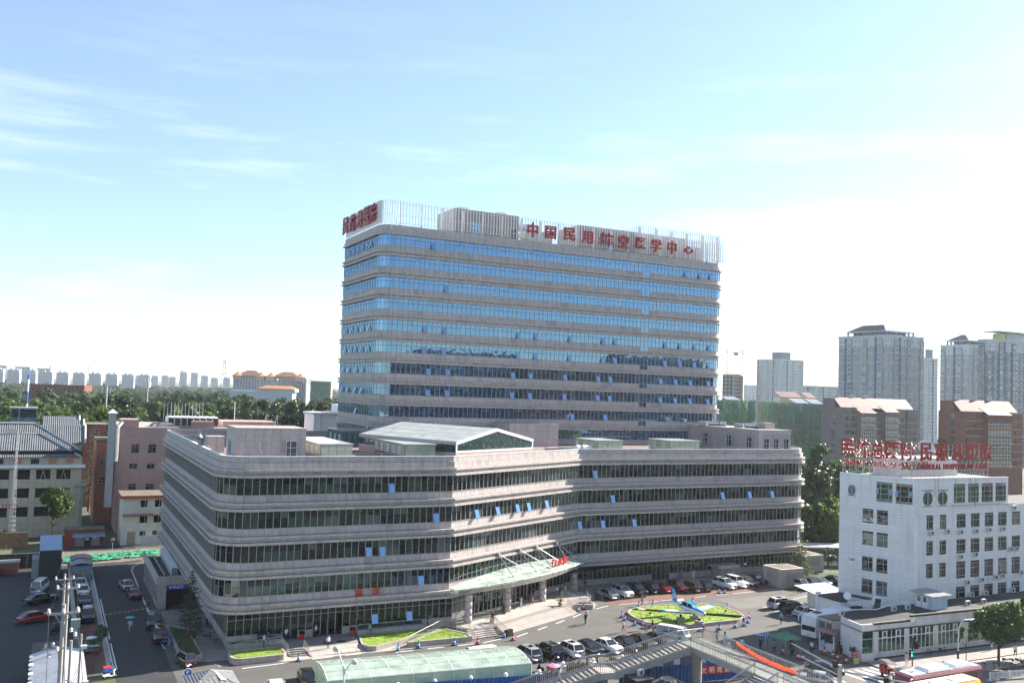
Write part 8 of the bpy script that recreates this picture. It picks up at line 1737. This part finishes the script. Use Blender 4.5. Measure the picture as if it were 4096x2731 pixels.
tree('small thin street tree over the champagne saloon, left road edge', 6.4, 113.4, 5, crown_mesh(85, 1.7, 1.0, 900, .2, 9, 'leaf_dark', 'round'), trunk_mesh(3.6, .08, 8, 1.3), 4.2, name='small_tree')
tree('small bushy tree by the green awning at the right end of the podium', 172, 185.5, 5, crown_mesh(86, 2.4, 2.6, 1600, .45, 12, 'leaf_pale', 'round'), trunk_mesh(4, .12, 9, 1.4), 4.2, name='small_tree')
tree('thin small tree by the glazed walkway right of the cedar', 139.5, 131.5, 4.5, crown_mesh(87, 1.3, 1.6, 900, .25, 9, 'leaf_dark', 'round'), trunk_mesh(3.4, .06, 10, .9), 3.4, name='small_tree')
def conifer(lab, x, y, H, R0, m, seed, z=0, n=5200, droop=.25, sparse=1.0, name='cedar_tree'):
	r = np.random.default_rng(seed); t = thing(name, lab, 'tree', (x, y, z)); MB().tube((0, 0, 0), (0, 0, H*.98), .02*H*.7, 7, .02).build('trunk', 'bark', t); br = MB(); q = []
	L = int(H*2.4)
	for k in range(L):
		zz = H*(.14+.84*k/L); rr = R0*(1-k/L)**.85+.12
		for j in range(6):
			a = r.uniform(0, 2*np.pi); ln = rr*r.uniform(.65, 1.1); e = np.array([np.cos(a)*ln, np.sin(a)*ln, zz+ln*(.12-droop*r.uniform(.5, 1))]); s0 = np.array([0, 0, zz])
			br.tube(tuple(s0), tuple(e), .025, 3, .008); m_ = max(4, int(n/(L*6)*ln/R0*1.6*sparse)); f = r.uniform(.2, 1.05, m_)[:, None]; p = s0+(e-s0)*f+r.normal(size=(m_, 3))*np.array([.13, .13, .06])*ln**.5
			d = r.normal(size=(m_, 3)); d /= np.linalg.norm(d, axis=1)[:, None]; t2 = np.cross(d, [0, 0, 1]); s = .20*r.uniform(.6, 1.3, m_)[:, None]; q.append(np.stack([p-d*s, p+t2*s*.35, p+d*s, p-t2*s*.35], 1).reshape(-1, 3))
	br.build('branches', 'bark', t); v = np.concatenate(q); mm = len(v)//4; me = bpy.data.meshes.new('crown'); me.vertices.add(4*mm); me.vertices.foreach_set('co', v.ravel()); me.loops.add(4*mm); me.loops.foreach_set('vertex_index', np.arange(4*mm)); me.polygons.add(mm); me.polygons.foreach_set('loop_start', np.arange(mm)*4); me.update(calc_edges=True); me.materials.append(M(m)); put('crown', me, t); return t
conifer('young dark conifer with wooden props in the planter at the corner of the left wing', 17.2, 118.0, 9.8, 2.3, 'needle', 3, .45, 3600, .05, .8, 'conifer_tree')
p = thing('tree_prop', 'bundle of slanting wooden props holding the young conifer', 'prop', (17.2, 118, .45))
for a in (.4, 1.5, 2.7, 3.9, 5.1): MB().tube((1.3*math.cos(a), 1.7*math.sin(a), 0), (.1*math.cos(a), .1*math.sin(a), 3.4), .05, 5).build('prop_pole', 'bark', p)
conifer('bright green cedar beside the stone kiosk at the right end of the right wing', 127.6, 127.6, 7.6, 2.6, 'leaf_pale', 4, 0, 5200, .35)
conifer('thin spruce behind the orange house in the lane', 10.6, 246, 22, 4.5, 'needle', 5, 0, 3000, .3)
def palm(lab, x, y, z, h):
	t = thing('potted_palm', lab, 'potted plant', (x, y, z)); MB().lathe((0, 0, 0), [(.26, 0), (.36, .5)], 12).build('pot', 'plywood', t); mb = MB(); r = random.Random(int(x))
	for i in range(26):
		a = r.uniform(0, 6.3); e = r.uniform(.35, 1.25); L = h*r.uniform(.6, 1); pv = Vector((0, 0, .55)); w = .09
		for k in range(4): e2 = e-.35*k; nx = pv+Vector((math.cos(a)*math.cos(e2), math.sin(a)*math.cos(e2), math.sin(e2)))*L/4; sd = Vector((-math.sin(a), math.cos(a), 0))*w*(1-k*.22); mb.raw([pv-sd, pv+sd, nx+sd*.75, nx-sd*.75], [(0, 1, 2, 3)]); pv = nx
	mb.build('fronds', 'leaf', t)
palm('potted palm at the top of the left end of the broad steps', 57.2, 115.2, .88, 1.5); palm('potted palm at the top of the right end of the broad steps', 71.4, 120.6, .88, 1.5); palm('young palm in front of the glass ramp shelter', 36.2, 90.3, 0, 2.4)
iv = crown_mesh(90, 6.5, .9, 2600, .4, 22, 'leaf', 'round'); put('ivy', iv, None, (-9.5, 197.2, 3.6), kind='stuff')
bs = crown_mesh(91, 2.0, .7, 900, .22, 10, 'leaf_pale', 'round'); t = thing('shrub', 'bright shrub beside the motorbikes under the stair', 'shrub', (63.6, 93.6, .5)); put('foliage', bs, t)
# ---------------------------------------------------------------- apartment blocks on the right and housing far away
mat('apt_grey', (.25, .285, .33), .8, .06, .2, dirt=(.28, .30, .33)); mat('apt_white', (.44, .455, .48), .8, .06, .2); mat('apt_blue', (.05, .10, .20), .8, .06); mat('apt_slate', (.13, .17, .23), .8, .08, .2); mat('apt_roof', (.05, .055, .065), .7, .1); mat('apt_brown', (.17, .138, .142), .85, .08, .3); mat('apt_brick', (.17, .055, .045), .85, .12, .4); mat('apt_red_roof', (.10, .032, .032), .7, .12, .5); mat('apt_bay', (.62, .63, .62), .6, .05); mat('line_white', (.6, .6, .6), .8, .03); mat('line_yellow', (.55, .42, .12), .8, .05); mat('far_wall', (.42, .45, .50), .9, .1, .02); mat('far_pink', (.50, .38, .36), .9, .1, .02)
GLZ = ['pane_house', 'pane_mid', 'pane_blind', 'pane_dark']
def apartment(lab, ox, oy, lx, ly, H, fl, wall, top=None, group=None, roof=None, rz=0, cols=None, bays=True, line='line_white', seed=0, name='apartment_tower', limit=290, strips=True):
	"""axis aligned slab: -Y face of length lx, -X face of length ly, near corner at (ox, oy)"""
	t = thing(name, lab, 'building', (ox, oy, 0), rz, group); r = random.Random(seed); nf = int(H/fl); top = top or wall
	MB().box(0, lx, 0, ly, 0, H-2*fl).build('wall', wall, t); MB().box(0, lx, 0, ly, H-2*fl, H).build('upper_wall', top, t); MB().box(-.3, lx+.3, -.3, ly+.3, H, H+1.1).build('parapet', top if roof else 'apt_white', t)
	cnt = 0; rest = {}; ln = MB()
	faces = [('F', lx), ('L', ly)]
	for f, L in faces:
		n = max(2, int(L/3.4)) if cols is None else cols; w = L/n
		B = lambda mb, u0, u1, d0, d1, z0, z1: mb.box(u0, u1, -d1, -d0, z0, z1) if f == 'F' else mb.box(-d1, -d0, u0, u1, z0, z1)
		kinds = [('bay' if bays and i % 3 == 1 else 'strip' if strips and i % 6 == 2 else 'plain') for i in range(n)]
		for i, k in enumerate(kinds):
			u0 = w*i;
			if k == 'strip': B(MB(), u0+.25*w, u0+.75*w, -.1, .04, 0, H-.2).build('shaft_strip', 'apt_blue', t); continue
			if k == 'bay': B(MB(), u0+.12*w, u0+.88*w, 0, .9, 2, H-.8).build('bay_column', wall, t)
			for j in range(nf-1, 2, -1):
				z = j*fl; d = .9 if k == 'bay' else 0; a, b = (.16, .84) if k == 'bay' else (.32, .62); pm = r.choice(GLZ)
				if cnt < limit:
					wn = B(MB(), u0+a*w, u0+b*w, d, d+.06, z+.9, z+2.4).build('window', pm, t); fr = MB()
					B(fr, u0+a*w-.06, u0+b*w+.06, d, d+.10, z+.78, z+.9); B(fr, u0+a*w-.06, u0+b*w+.06, d, d+.10, z+2.4, z+2.5); m_ = 4 if k == 'bay' else 2
					for q in range(m_+1): u = u0+a*w+(b-a)*w*q/m_; B(fr, u-.05, u+.05, d, d+.10, z+.9, z+2.4)
					fr.build('frame', 'white', wn)
				else:
					B(rest.setdefault(pm, MB()), u0+a*w, u0+b*w, d, d+.06, z+.9, z+2.4); fr = rest.setdefault('white', MB()); B(fr, u0+a*w-.06, u0+b*w+.06, d, d+.10, z+.78, z+.9)
					for q in range(3): u = u0+a*w+(b-a)*w*q/2; B(fr, u-.05, u+.05, d, d+.1, z+.9, z+2.4)
				cnt += 1
				if r.random() < .4: B(rest.setdefault('kerb_white', MB()), u0+b*w+.15, u0+b*w+.85, d, d+.35, z+.7, z+1.2)
		for j in range(2, nf, 2): B(ln, 0, L, 0, .05, j*fl+.0, j*fl+.16)
	ln.build('band_line', line, t, kind='stuff')
	for m, b in rest.items(): b.build('window' if m.startswith('pane') else 'window_frame' if m == 'white' else 'air_conditioner_box', m, t, kind='stuff')
	if roof == 'hip':
		x0, x1, y0, y1 = lx*.12, lx*.95, ly*.15, ly*.9; z = H+1.1
		for i in range(7): u = x0+(x1-x0)*i/6; MB().box(u-.4, u+.4, y0, y0+.8, z, z+2.2).build('roof_pillar', 'apt_blue', t); v = y0+(y1-y0)*i/6; MB().box(x0, x0+.8, v-.4, v+.4, z, z+2.2).build('roof_pillar', 'apt_blue', t)
		MB().box(x0+3, x1-3, y0+3, y1-3, z, z+2.2).build('roof_core', 'apt_slate', t); MB().box(x0-.6, x1+.6, y0-.6, y1+.6, z+2.2, z+2.8).build('eave', 'apt_white', t)
		MB().hexa([(x0-.4, y0-.4, z+2.8), (x1+.4, y0-.4, z+2.8), (x1+.4, y1+.4, z+2.8), (x0-.4, y1+.4, z+2.8)], [(x0+5.5, y0+6, z+6.8), (x1-5.5, y0+6, z+6.8), (x1-5.5, y1-6, z+6.8), (x0+5.5, y1-6, z+6.8)]).build('hip_roof', 'apt_roof', t)
	if roof == 'box': MB().box(lx*.35, lx*.75, ly*.3, ly*.7, H+1, H+8).build('lift_house', 'apt_slate', t); MB().box(lx*.3, lx*.8, ly*.25, ly*.75, H+8, H+8.4).build('lift_roof', 'apt_white', t)
	return t
apartment('tall blue grey apartment tower with dark hipped roof, left one of the right hand group', 426.1, 361.5, 28.8, 37, 71.2, 2.8, 'apt_grey', 'apt_white', roof='hip', seed=1)
apartment('blue grey apartment tower with dark hipped roof, half hidden in the right hand group', 508.4, 371.2, 30, 20, 70.4, 2.85, 'apt_grey', 'apt_white', roof='hip', seed=2)
t = apartment('slate blue apartment tower with white upper floors and roof frame at the right edge', 456, 318.1, 30, 9, 69, 2.8, 'apt_slate', 'apt_white', seed=3); MB().box(9, 13, 2, 7, 70, 73.5).build('stair_head', 'cloth_yellow', t); MB().box(3, 34, -1, 9, 74.2, 74.7).build('roof_frame', 'apt_white', t); MB().box(14, 30, 2, 8, 70, 74).build('plant_room', 'apt_white', t)
apartment('pale many windowed tower in the gap between the hipped roof towers', 645.6, 511.5, 16, 6, 70.5, 2.8, 'apt_white', seed=4, roof='box')
apartment('pale grey tower with blue lift house standing alone right of the hospital tower', 622.2, 653.9, 30.3, 31.5, 70.3, 2.8, 'apt_white', seed=5, roof='box')
apartment('long low pale block of flats between the lone tower and the hipped roof towers', 604, 590, 40, 15, 45, 2.8, 'apt_white', seed=6, name='apartment_block');
t = thing('unfinished_block', 'bare grey concrete apartment shell with empty window holes beside the cranes', 'building', (471.7, 545.2, 0)); MB().box(0, 7, 0, 13, 0, 51.4).build('frame', 'concrete', t)
for j in range(16):
	for i in range(3): MB().box(-.1, 0, 1+i*4.2, 4+i*4.2, 4+j*2.9, 6.2+j*2.9).build('opening', 'core', t); MB().box(.8+i*2.1, 2+i*2.1, -.1, 0, 4+j*2.9, 5.6+j*2.9).build('opening', 'core', t)
MB().box(6.6, 8.4, -1.5, 0, 20, 50).build('hoist_net', 'net_green', t)
def crane(lab, x, y, zt, la, lb, rise):
	t = thing('tower_crane', lab, 'crane', (x, y, 0)); mb = MB()
	for k in range(24): z0, z1 = zt*k/24, zt*(k+1)/24; mb.tube((-.8, 0, z0), (.8, 0, z1), .14, 3).tube((.8, 0, z0), (-.8, 0, z1), .14, 3)
	mb.tube((-.8, 0, 0), (-.8, 0, zt), .2, 4).tube((.8, 0, 0), (.8, 0, zt), .2, 4).build('mast', 'crane_red', t); MB().tube((-lb, lb*.5, zt), (0, 0, zt+.5), .35, 4).tube((0, 0, zt), (la, -la*.5, zt+rise), .3, 4).tube((0, 0, zt), (0, 0, zt+3), .3, 4).tube((0, 0, zt+3), (la*.7, -la*.35, zt+rise*.7), .08, 3).build('jib', 'crane_red', t); MB().box(-lb-1.5, -lb+1.5, lb*.5-1, lb*.5+1, zt-2.4, zt).build('counterweight', 'far_pink', t); return t
mat('crane_red', (.45, .16, .10), .7, .1); crane('right hand tower crane with long raised jib beside the hospital tower', 477, 541.5, 68, 11, 4.5, 3); crane('left hand tower crane half hidden by the hospital tower', 500, 586, 70.5, -5, -6, 1)
# walk-up blocks with bays and red roofs
def walkup(lab, ox, oy, rz, wall, line, H, spans, seed):
	t = thing('walkup_block', lab, 'building', (ox, oy, 0), rz); r = random.Random(seed); fl = 2.8; L = max(s[1] for s in spans)
	for (u0, u1, d, h) in spans:
		MB().box(u0, u1, -d, 12, 0, h).build('wall', wall, t)
		if d > 1:
			MB().hexa([(u0-.3, -d-.4, h), (u1+.3, -d-.4, h), (u1+.3, -d+4, h+2.6), (u0-.3, -d+4, h+2.6)], [(u0-.3, -d-.4, h+.25), (u1+.3, -d-.4, h+.25), (u1+.3, -d+4, h+2.9), (u0-.3, -d+4, h+2.9)]).build('roof', 'apt_red_roof', t)
			for j in range(4, int(h/fl)):
				z = j*fl+.5; wn = MB().box(u0+.3, u1-.3, -d-.06, -d, z, z+1.7).build('balcony_window', r.choice(['pane_house', 'pane_blind', 'pane_mid']), t); fr = MB()
				for k in range(8): u = u0+.3+(u1-u0-.6)*k/7; fr.box(u-.06, u+.06, -d-.12, -d-.04, z, z+1.7)
				fr.box(u0+.3, u1-.3, -d-.12, -d-.04, z+1.1, z+1.22).box(u0+.2, u1-.2, -d-.14, -d, z-.12, z).build('frame', 'white', wn); MB().box(u0, u1, -d-.05, -d, z-.75, z-.6).build('band_line', line, t)
				if r.random() < .6: MB().box(u1-.9, u1-.1, -d-.5, -d-.05, z-.5, z).build('air_conditioner_box', 'kerb_white', t)
		else:
			for j in range(4, int(h/fl)):
				z = j*fl+.6
				for k in range(max(1, int((u1-u0)/3.2))): u = u0+1+k*3.0; MB().box(u, u+.5, -d-.04, -d, z, z+1.3).box(u+.9, u+1.4, -d-.04, -d, z, z+1.3).build('window', 'pane_dark', t)
				MB().box(u0, u1, -d-.05, -d, z-.85, z-.7).build('band_line', line, t)
	for j in range(4, int(H/fl)): MB().box(-.05, 0, 4.5, 6.5, j*fl+.6, j*fl+2.1).build('window', 'pane_house', t)
	MB().hexa([(0, 2, H), (L, 2, H), (L, 6, H+4.2), (0, 6, H+4.2)], [(0, 2, H+.3), (L, 2, H+.3), (L, 6, H+4.5), (0, 6, H+4.5)]).build('roof', 'apt_red_roof', t); MB().box(1, L-1, 6, 12, H, H+4).build('ridge_wall', wall, t)
	for u in (3, 12, 20): MB().box(u, u+1.2, 6, 7.5, H+4, H+6).build('chimney', 'apt_white', t)
	return t
walkup('grey brown walk up block with white framed balcony bays and dark red stepped roofs', 288.5, 266, rad(2), 'apt_brown', 'line_yellow', 30.5, [(0, 7, 0, 31), (7, 16, 2.2, 28.6), (16, 22, 0, 29.5), (22, 30, 2.2, 29.2), (30, 36.5, .6, 30.5), (38, 45, .3, 30.5)], 1)
walkup('dark red brick walk up block with large balcony windows at the right edge', 299.8, 220, rad(-4), 'apt_brick', 'line_yellow', 31, [(0, 9, 0, 31.2), (9, 21, 2.2, 30), (21, 30, 0, 31)], 2)
def netted(lab, ox, oy, lx, ly, H, roofs, bright):
	t = thing('netted_building', lab, 'building', (ox, oy, 0)); MB().box(.8, lx-.8, .8, ly, 0, H-.6).build('wall', 'beige_stone', t); k = 0
	for j in range(int(H/2.8)):
		for i in range(int(lx/3)): MB().box(.9+i*3+.6, .9+i*3+2.2, .74, .8, j*2.8+.9, j*2.8+2.2).build('window', 'pane_dark', t) if k < 120 else None; k += 1
	for f, L in (('F', lx), ('L', ly)):
		n = int(L/4); m = int(H/4.5)
		for i in range(n):
			for j in range(m):
				z0, z1 = H*j/m, H*(j+1)/m; u0, u1 = L*i/n, L*(i+1)/n; d = lambda: -.1+rg.uniform(-.35, .2)
				q = [(u0, d(), z0), (u1, d(), z0), (u1, d(), z1), (u0, d(), z1), ((u0+u1)/2, d()-.2, (z0+z1)/2)]; q = q if f == 'F' else [(y, x, z) for x, y, z in q]
				MB().raw(q, [(0, 1, 4), (1, 2, 4), (2, 3, 4), (3, 0, 4)]).build('net_sheet', 'green_net_bright' if bright and rg.random() < .6 else 'green_net', t)
		po = MB()
		for i in range(int(L/1.6)+1): u = min(L, i*1.6); po.tube(*[((u, -.35, z) if f == 'F' else (-.35, u, z)) for z in (0, H+1)], .06, 3)
		for j in range(int(H/1.8)+1): z = j*1.8; po.tube(*[((u, -.35, z) if f == 'F' else (-.35, u, z)) for u in (0, L)], .06, 3)
		po.build('scaffold', 'plywood', t, kind='stuff')
	for (u0, u1, v0, z0, h) in roofs: MB().hexa([(u0, v0, z0), (u1, v0, z0), (u1, v0+5, z0+h), (u0, v0+5, z0+h)], [(u0, v0, z0+.3), (u1, v0, z0+.3), (u1, v0+5, z0+h+.3), (u0, v0+5, z0+h+.3)]).build('roof', 'apt_red_roof' if h > 2.2 else 'apt_slate', t); MB().box(u0, u1, v0+1, v0+5, z0-2.5, z0).build('attic_wall', 'cap_cream', t)
	return t
netted('long building wrapped in dark green scaffold netting right of the hospital tower', 294, 299.8, 30, 23, 31.8, [(4, 12, 3, 31.5, 2), (14, 21, 3, 31.5, 2), (2, 15, 10, 34, 2.6), (18, 24, 10, 34, 2.6)], False)
netted('smaller building in bright green scaffold netting just behind the tower edge', 258, 314.3, 27, 16, 32.2, [(2, 10, 4, 33.5, 2.5), (14, 22, 4, 32, 1.5)], True)
# far housing slabs, palace roofed hotel, pylons, skyline
for i in range(11):
	x = -130+i*29; y = 2080-i*14; h = 36 if i > 3 else 38
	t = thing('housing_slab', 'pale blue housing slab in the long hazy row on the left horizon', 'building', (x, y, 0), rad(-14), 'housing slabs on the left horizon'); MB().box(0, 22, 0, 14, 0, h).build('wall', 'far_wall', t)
	for k in range(4): MB().box(2+k*5.2, 4.6+k*5.2, -1, 0, 0, h).build('balcony_column', 'apt_white', t)
	MB().box(22, 22.3, 1, 13, 0, h+1).build('end_wall', 'white', t); MB().box(4, 8, 4, 9, h, h+3).build('lift_house', 'far_wall', t); MB().box(13, 17, 4, 9, h, h+3).build('lift_house', 'far_wall', t)
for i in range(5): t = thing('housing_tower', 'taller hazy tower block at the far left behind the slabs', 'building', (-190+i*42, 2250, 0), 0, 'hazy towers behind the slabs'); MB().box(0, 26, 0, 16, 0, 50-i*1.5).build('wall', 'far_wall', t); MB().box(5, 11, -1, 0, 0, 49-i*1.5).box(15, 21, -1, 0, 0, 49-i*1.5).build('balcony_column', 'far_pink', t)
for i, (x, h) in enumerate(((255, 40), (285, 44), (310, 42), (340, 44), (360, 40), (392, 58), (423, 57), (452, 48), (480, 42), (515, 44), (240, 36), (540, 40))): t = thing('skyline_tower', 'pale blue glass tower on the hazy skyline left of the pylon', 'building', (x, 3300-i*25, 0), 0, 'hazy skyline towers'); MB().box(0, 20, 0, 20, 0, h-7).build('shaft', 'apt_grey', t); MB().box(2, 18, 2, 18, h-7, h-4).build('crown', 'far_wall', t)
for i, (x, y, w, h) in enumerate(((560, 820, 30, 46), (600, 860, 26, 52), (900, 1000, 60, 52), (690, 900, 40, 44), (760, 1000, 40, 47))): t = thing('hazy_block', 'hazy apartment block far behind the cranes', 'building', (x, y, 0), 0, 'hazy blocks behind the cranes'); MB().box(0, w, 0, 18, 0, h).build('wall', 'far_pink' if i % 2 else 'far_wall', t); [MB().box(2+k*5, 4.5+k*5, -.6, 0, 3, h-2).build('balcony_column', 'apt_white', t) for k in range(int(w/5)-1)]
def palace():
	t = thing('palace_roofed_hotel', 'wide grey hotel with Chinese palace roofs and orange tiled turrets on the left horizon', 'building', (146, 825, 0), rad(-27)); mat('roof_orange', (.50, .20, .08), .7, .1); mat('roof_brown', (.24, .13, .09), .7, .1); mat('hotel_wall', (.40, .44, .48), .8, .06)
	for x0, x1, h in ((0, 29, 36), (29, 64, 34.5), (40, 64, 36)): MB().box(x0, x1, 0, 25, 0, h).build('wall', 'hotel_wall', t)
	for i in range(24):
		for j in range(5): MB().box(1+i*2.6, 2.2+i*2.6, -.1, 0, 26.5+j*1.9, 27.6+j*1.9).build('window', 'roof_brown' if i < 9 else 'pane_house', t)
	MB().box(-.8, 65, -.8, 26, 36, 36.6).build('eave', 'roof_orange', t)
	for x0, x1, hz, m in ((4, 23, 42.3, 'roof_brown'), (36, 56, 42, 'roof_brown')): MB().hexa([(x0-2, -1, 37.5), (x1+2, -1, 37.5), (x1+2, 20, 37.5), (x0-2, 20, 37.5)], [(x0+6, 8, hz), (x1-6, 8, hz), (x1-6, 11, hz), (x0+6, 11, hz)]).build('palace_roof', m, t); MB().box(x0, x1, 1, 18, 35.5, 37.6).build('attic', 'apt_white', t)
	for x in (3.5, 24, 33, 59): MB().box(x-3.5, x+3.5, -2, 5, 34, 37.4).build('turret', 'apt_white', t); MB().lathe((x, 1.5, 0), [(6.2, 37.3), (3.6, 38.2), (1.8, 39.4), (.6, 40.6), (.1, 41.6)], 8).build('turret_roof', 'roof_orange', t)
	MB().box(6, 60, -30, -16, 0, 24.5).build('front_wing', 'hotel_wall', t); MB().hexa([(30, -32, 27), (62, -32, 27), (62, -14, 27), (30, -14, 27)], [(36, -25, 29.5), (56, -25, 29.5), (56, -21, 29.5), (36, -21, 29.5)]).build('palace_roof', 'roof_orange', t); MB().box(30, 62, -30, -16, 24.5, 27).build('front_wing', 'hotel_wall', t)
	n = netted('hotel wing wrapped in green netting right of the palace roofs', 207, 793, 18, 10, 35, [], False); n.rotation_euler = (0, 0, rad(-27))
palace()
def pylon(lab, x, y, zt, w):
	t = thing('power_pylon', lab, 'pylon', (x, y, 0)); mb = MB(); n = 10
	for k in range(n):
		r0, r1 = w*(1-k/n)**1.3+.5, w*(1-(k+1)/n)**1.3+.5; z0, z1 = zt*k/n, zt*(k+1)/n
		for s in (-1, 1): mb.tube((s*r0, 0, z0), (s*r1, 0, z1), .18, 4); mb.tube((s*r0, 0, z0), (-s*r1, 0, z1), .1, 3)
	for z in (.78, .88, .97): mb.tube((-w*1.1, 0, zt*z), (w*1.1, 0, zt*z), .15, 4)
	mb.build('lattice', 'grey_metal', t)
pylon('tall lattice power pylon left of the palace roofed hotel', 112.4, 672.6, 47.7, 5.5); pylon('smaller lattice pylon farther left on the horizon', 118, 951, 41.5, 5); pylon('thin pylon before the housing slabs, left one', 1.6, 1010, 41.2, 4.5); pylon('thin pylon before the housing slabs, right one', 35.2, 993, 42, 4.5)
for lab, x, y, h, m in (('blue and white banded antenna mast rising from the wood at far left', -6.2, 374, 35.4, 'plate_blue'), ('grey light mast in front of the palace roofed hotel', 107, 418, 35.4, 'white_metal'), ('thin grey mast over the dark poplars', 44.5, 483, 33.4, 'grey_metal'), ('short antenna mast among the trees behind the chimney', 19.4, 361, 29.6, 'grey_metal')):
	t = thing('antenna_mast', lab, 'mast', (x, y, 0));
	for k in range(8): MB().tube((0, 0, h*k/8), (0, 0, h*(k+1)/8), .35, 6).build('mast_section', m if k % 2 or m != 'plate_blue' else 'white', t)
	for a in range(3): MB().box(-1.6+a*1.3, -1.2+a*1.3, -.5, -.3, h-2.6, h-.6).build('antenna_panel', 'white', t)
t = thing('red_brick_slab', 'long low red brick building in the wood at far left', 'building', (-12, 690, 0), rad(-25)); MB().box(0, 38, 0, 12, 0, 26).build('wall', 'apt_brick', t)
for i in range(12): MB().box(1.5+i*3, 2.7+i*3, -.1, 0, 22.6, 24.4).build('window', 'pane_house', t)
w = thing('power_lines', 'long power lines crossing the left sky between pylons', 'wire')
for k, z in enumerate((37, 42, 46)): wb = MB(); A_, B_ = Vector((112.4, 672.6, z)), Vector((-170, 560, z+8)); wb.path([A_+(B_-A_)*i/12-Vector((0, 0, 8*(i/12)*(1-i/12))) for i in range(13)], .08, 3).build('wire', 'grey_metal', w)
# blocks across the street, mirrored in the glass
for i, (x, y, wd, h) in enumerate(((95, -80, 52, 45), (150, -86, 48, 50), (200, -78, 60, 46), (262, -90, 50, 53), (315, -80, 50, 47), (-18, -26, 36, 31.5))): t = thing('opposite_block', 'apartment block across the street mirrored in the tower glass', 'building', (x, y, 0), 0, 'blocks across the street'); MB().box(0, wd, 0, 16, 0, h).build('wall', ('apt_brown', 'apt_slate', 'apt_brick', 'apt_slate', 'apt_brown', 'concrete')[i], t); [MB().box(0, wd, 16, 16.1, z+1, z+2.4).build('window_band', 'pane_mid', t) for z in range(3, int(h)-3, 3)]
# ---------------------------------------------------------------- haze
hm = bpy.data.materials.new('haze'); hm.use_nodes = True; nt = hm.node_tree; nt.nodes.remove(nt.nodes['Principled BSDF']); pv = nt.nodes.new('ShaderNodeVolumePrincipled'); pv.inputs['Color'].default_value = (.86, .93, 1, 1); pv.inputs['Density'].default_value = HAZE; pv.inputs['Anisotropy'].default_value = .35; nt.links.new(pv.outputs['Volume'], nt.nodes['Material Output'].inputs['Volume'])
hb = MB().box(-3600, 5100, -1600, 7100, -1.2, 84); hme = hb.mesh('haze', 'core'); hme.materials.clear(); hme.materials.append(hm); put('haze', hme, None, kind='stuff')
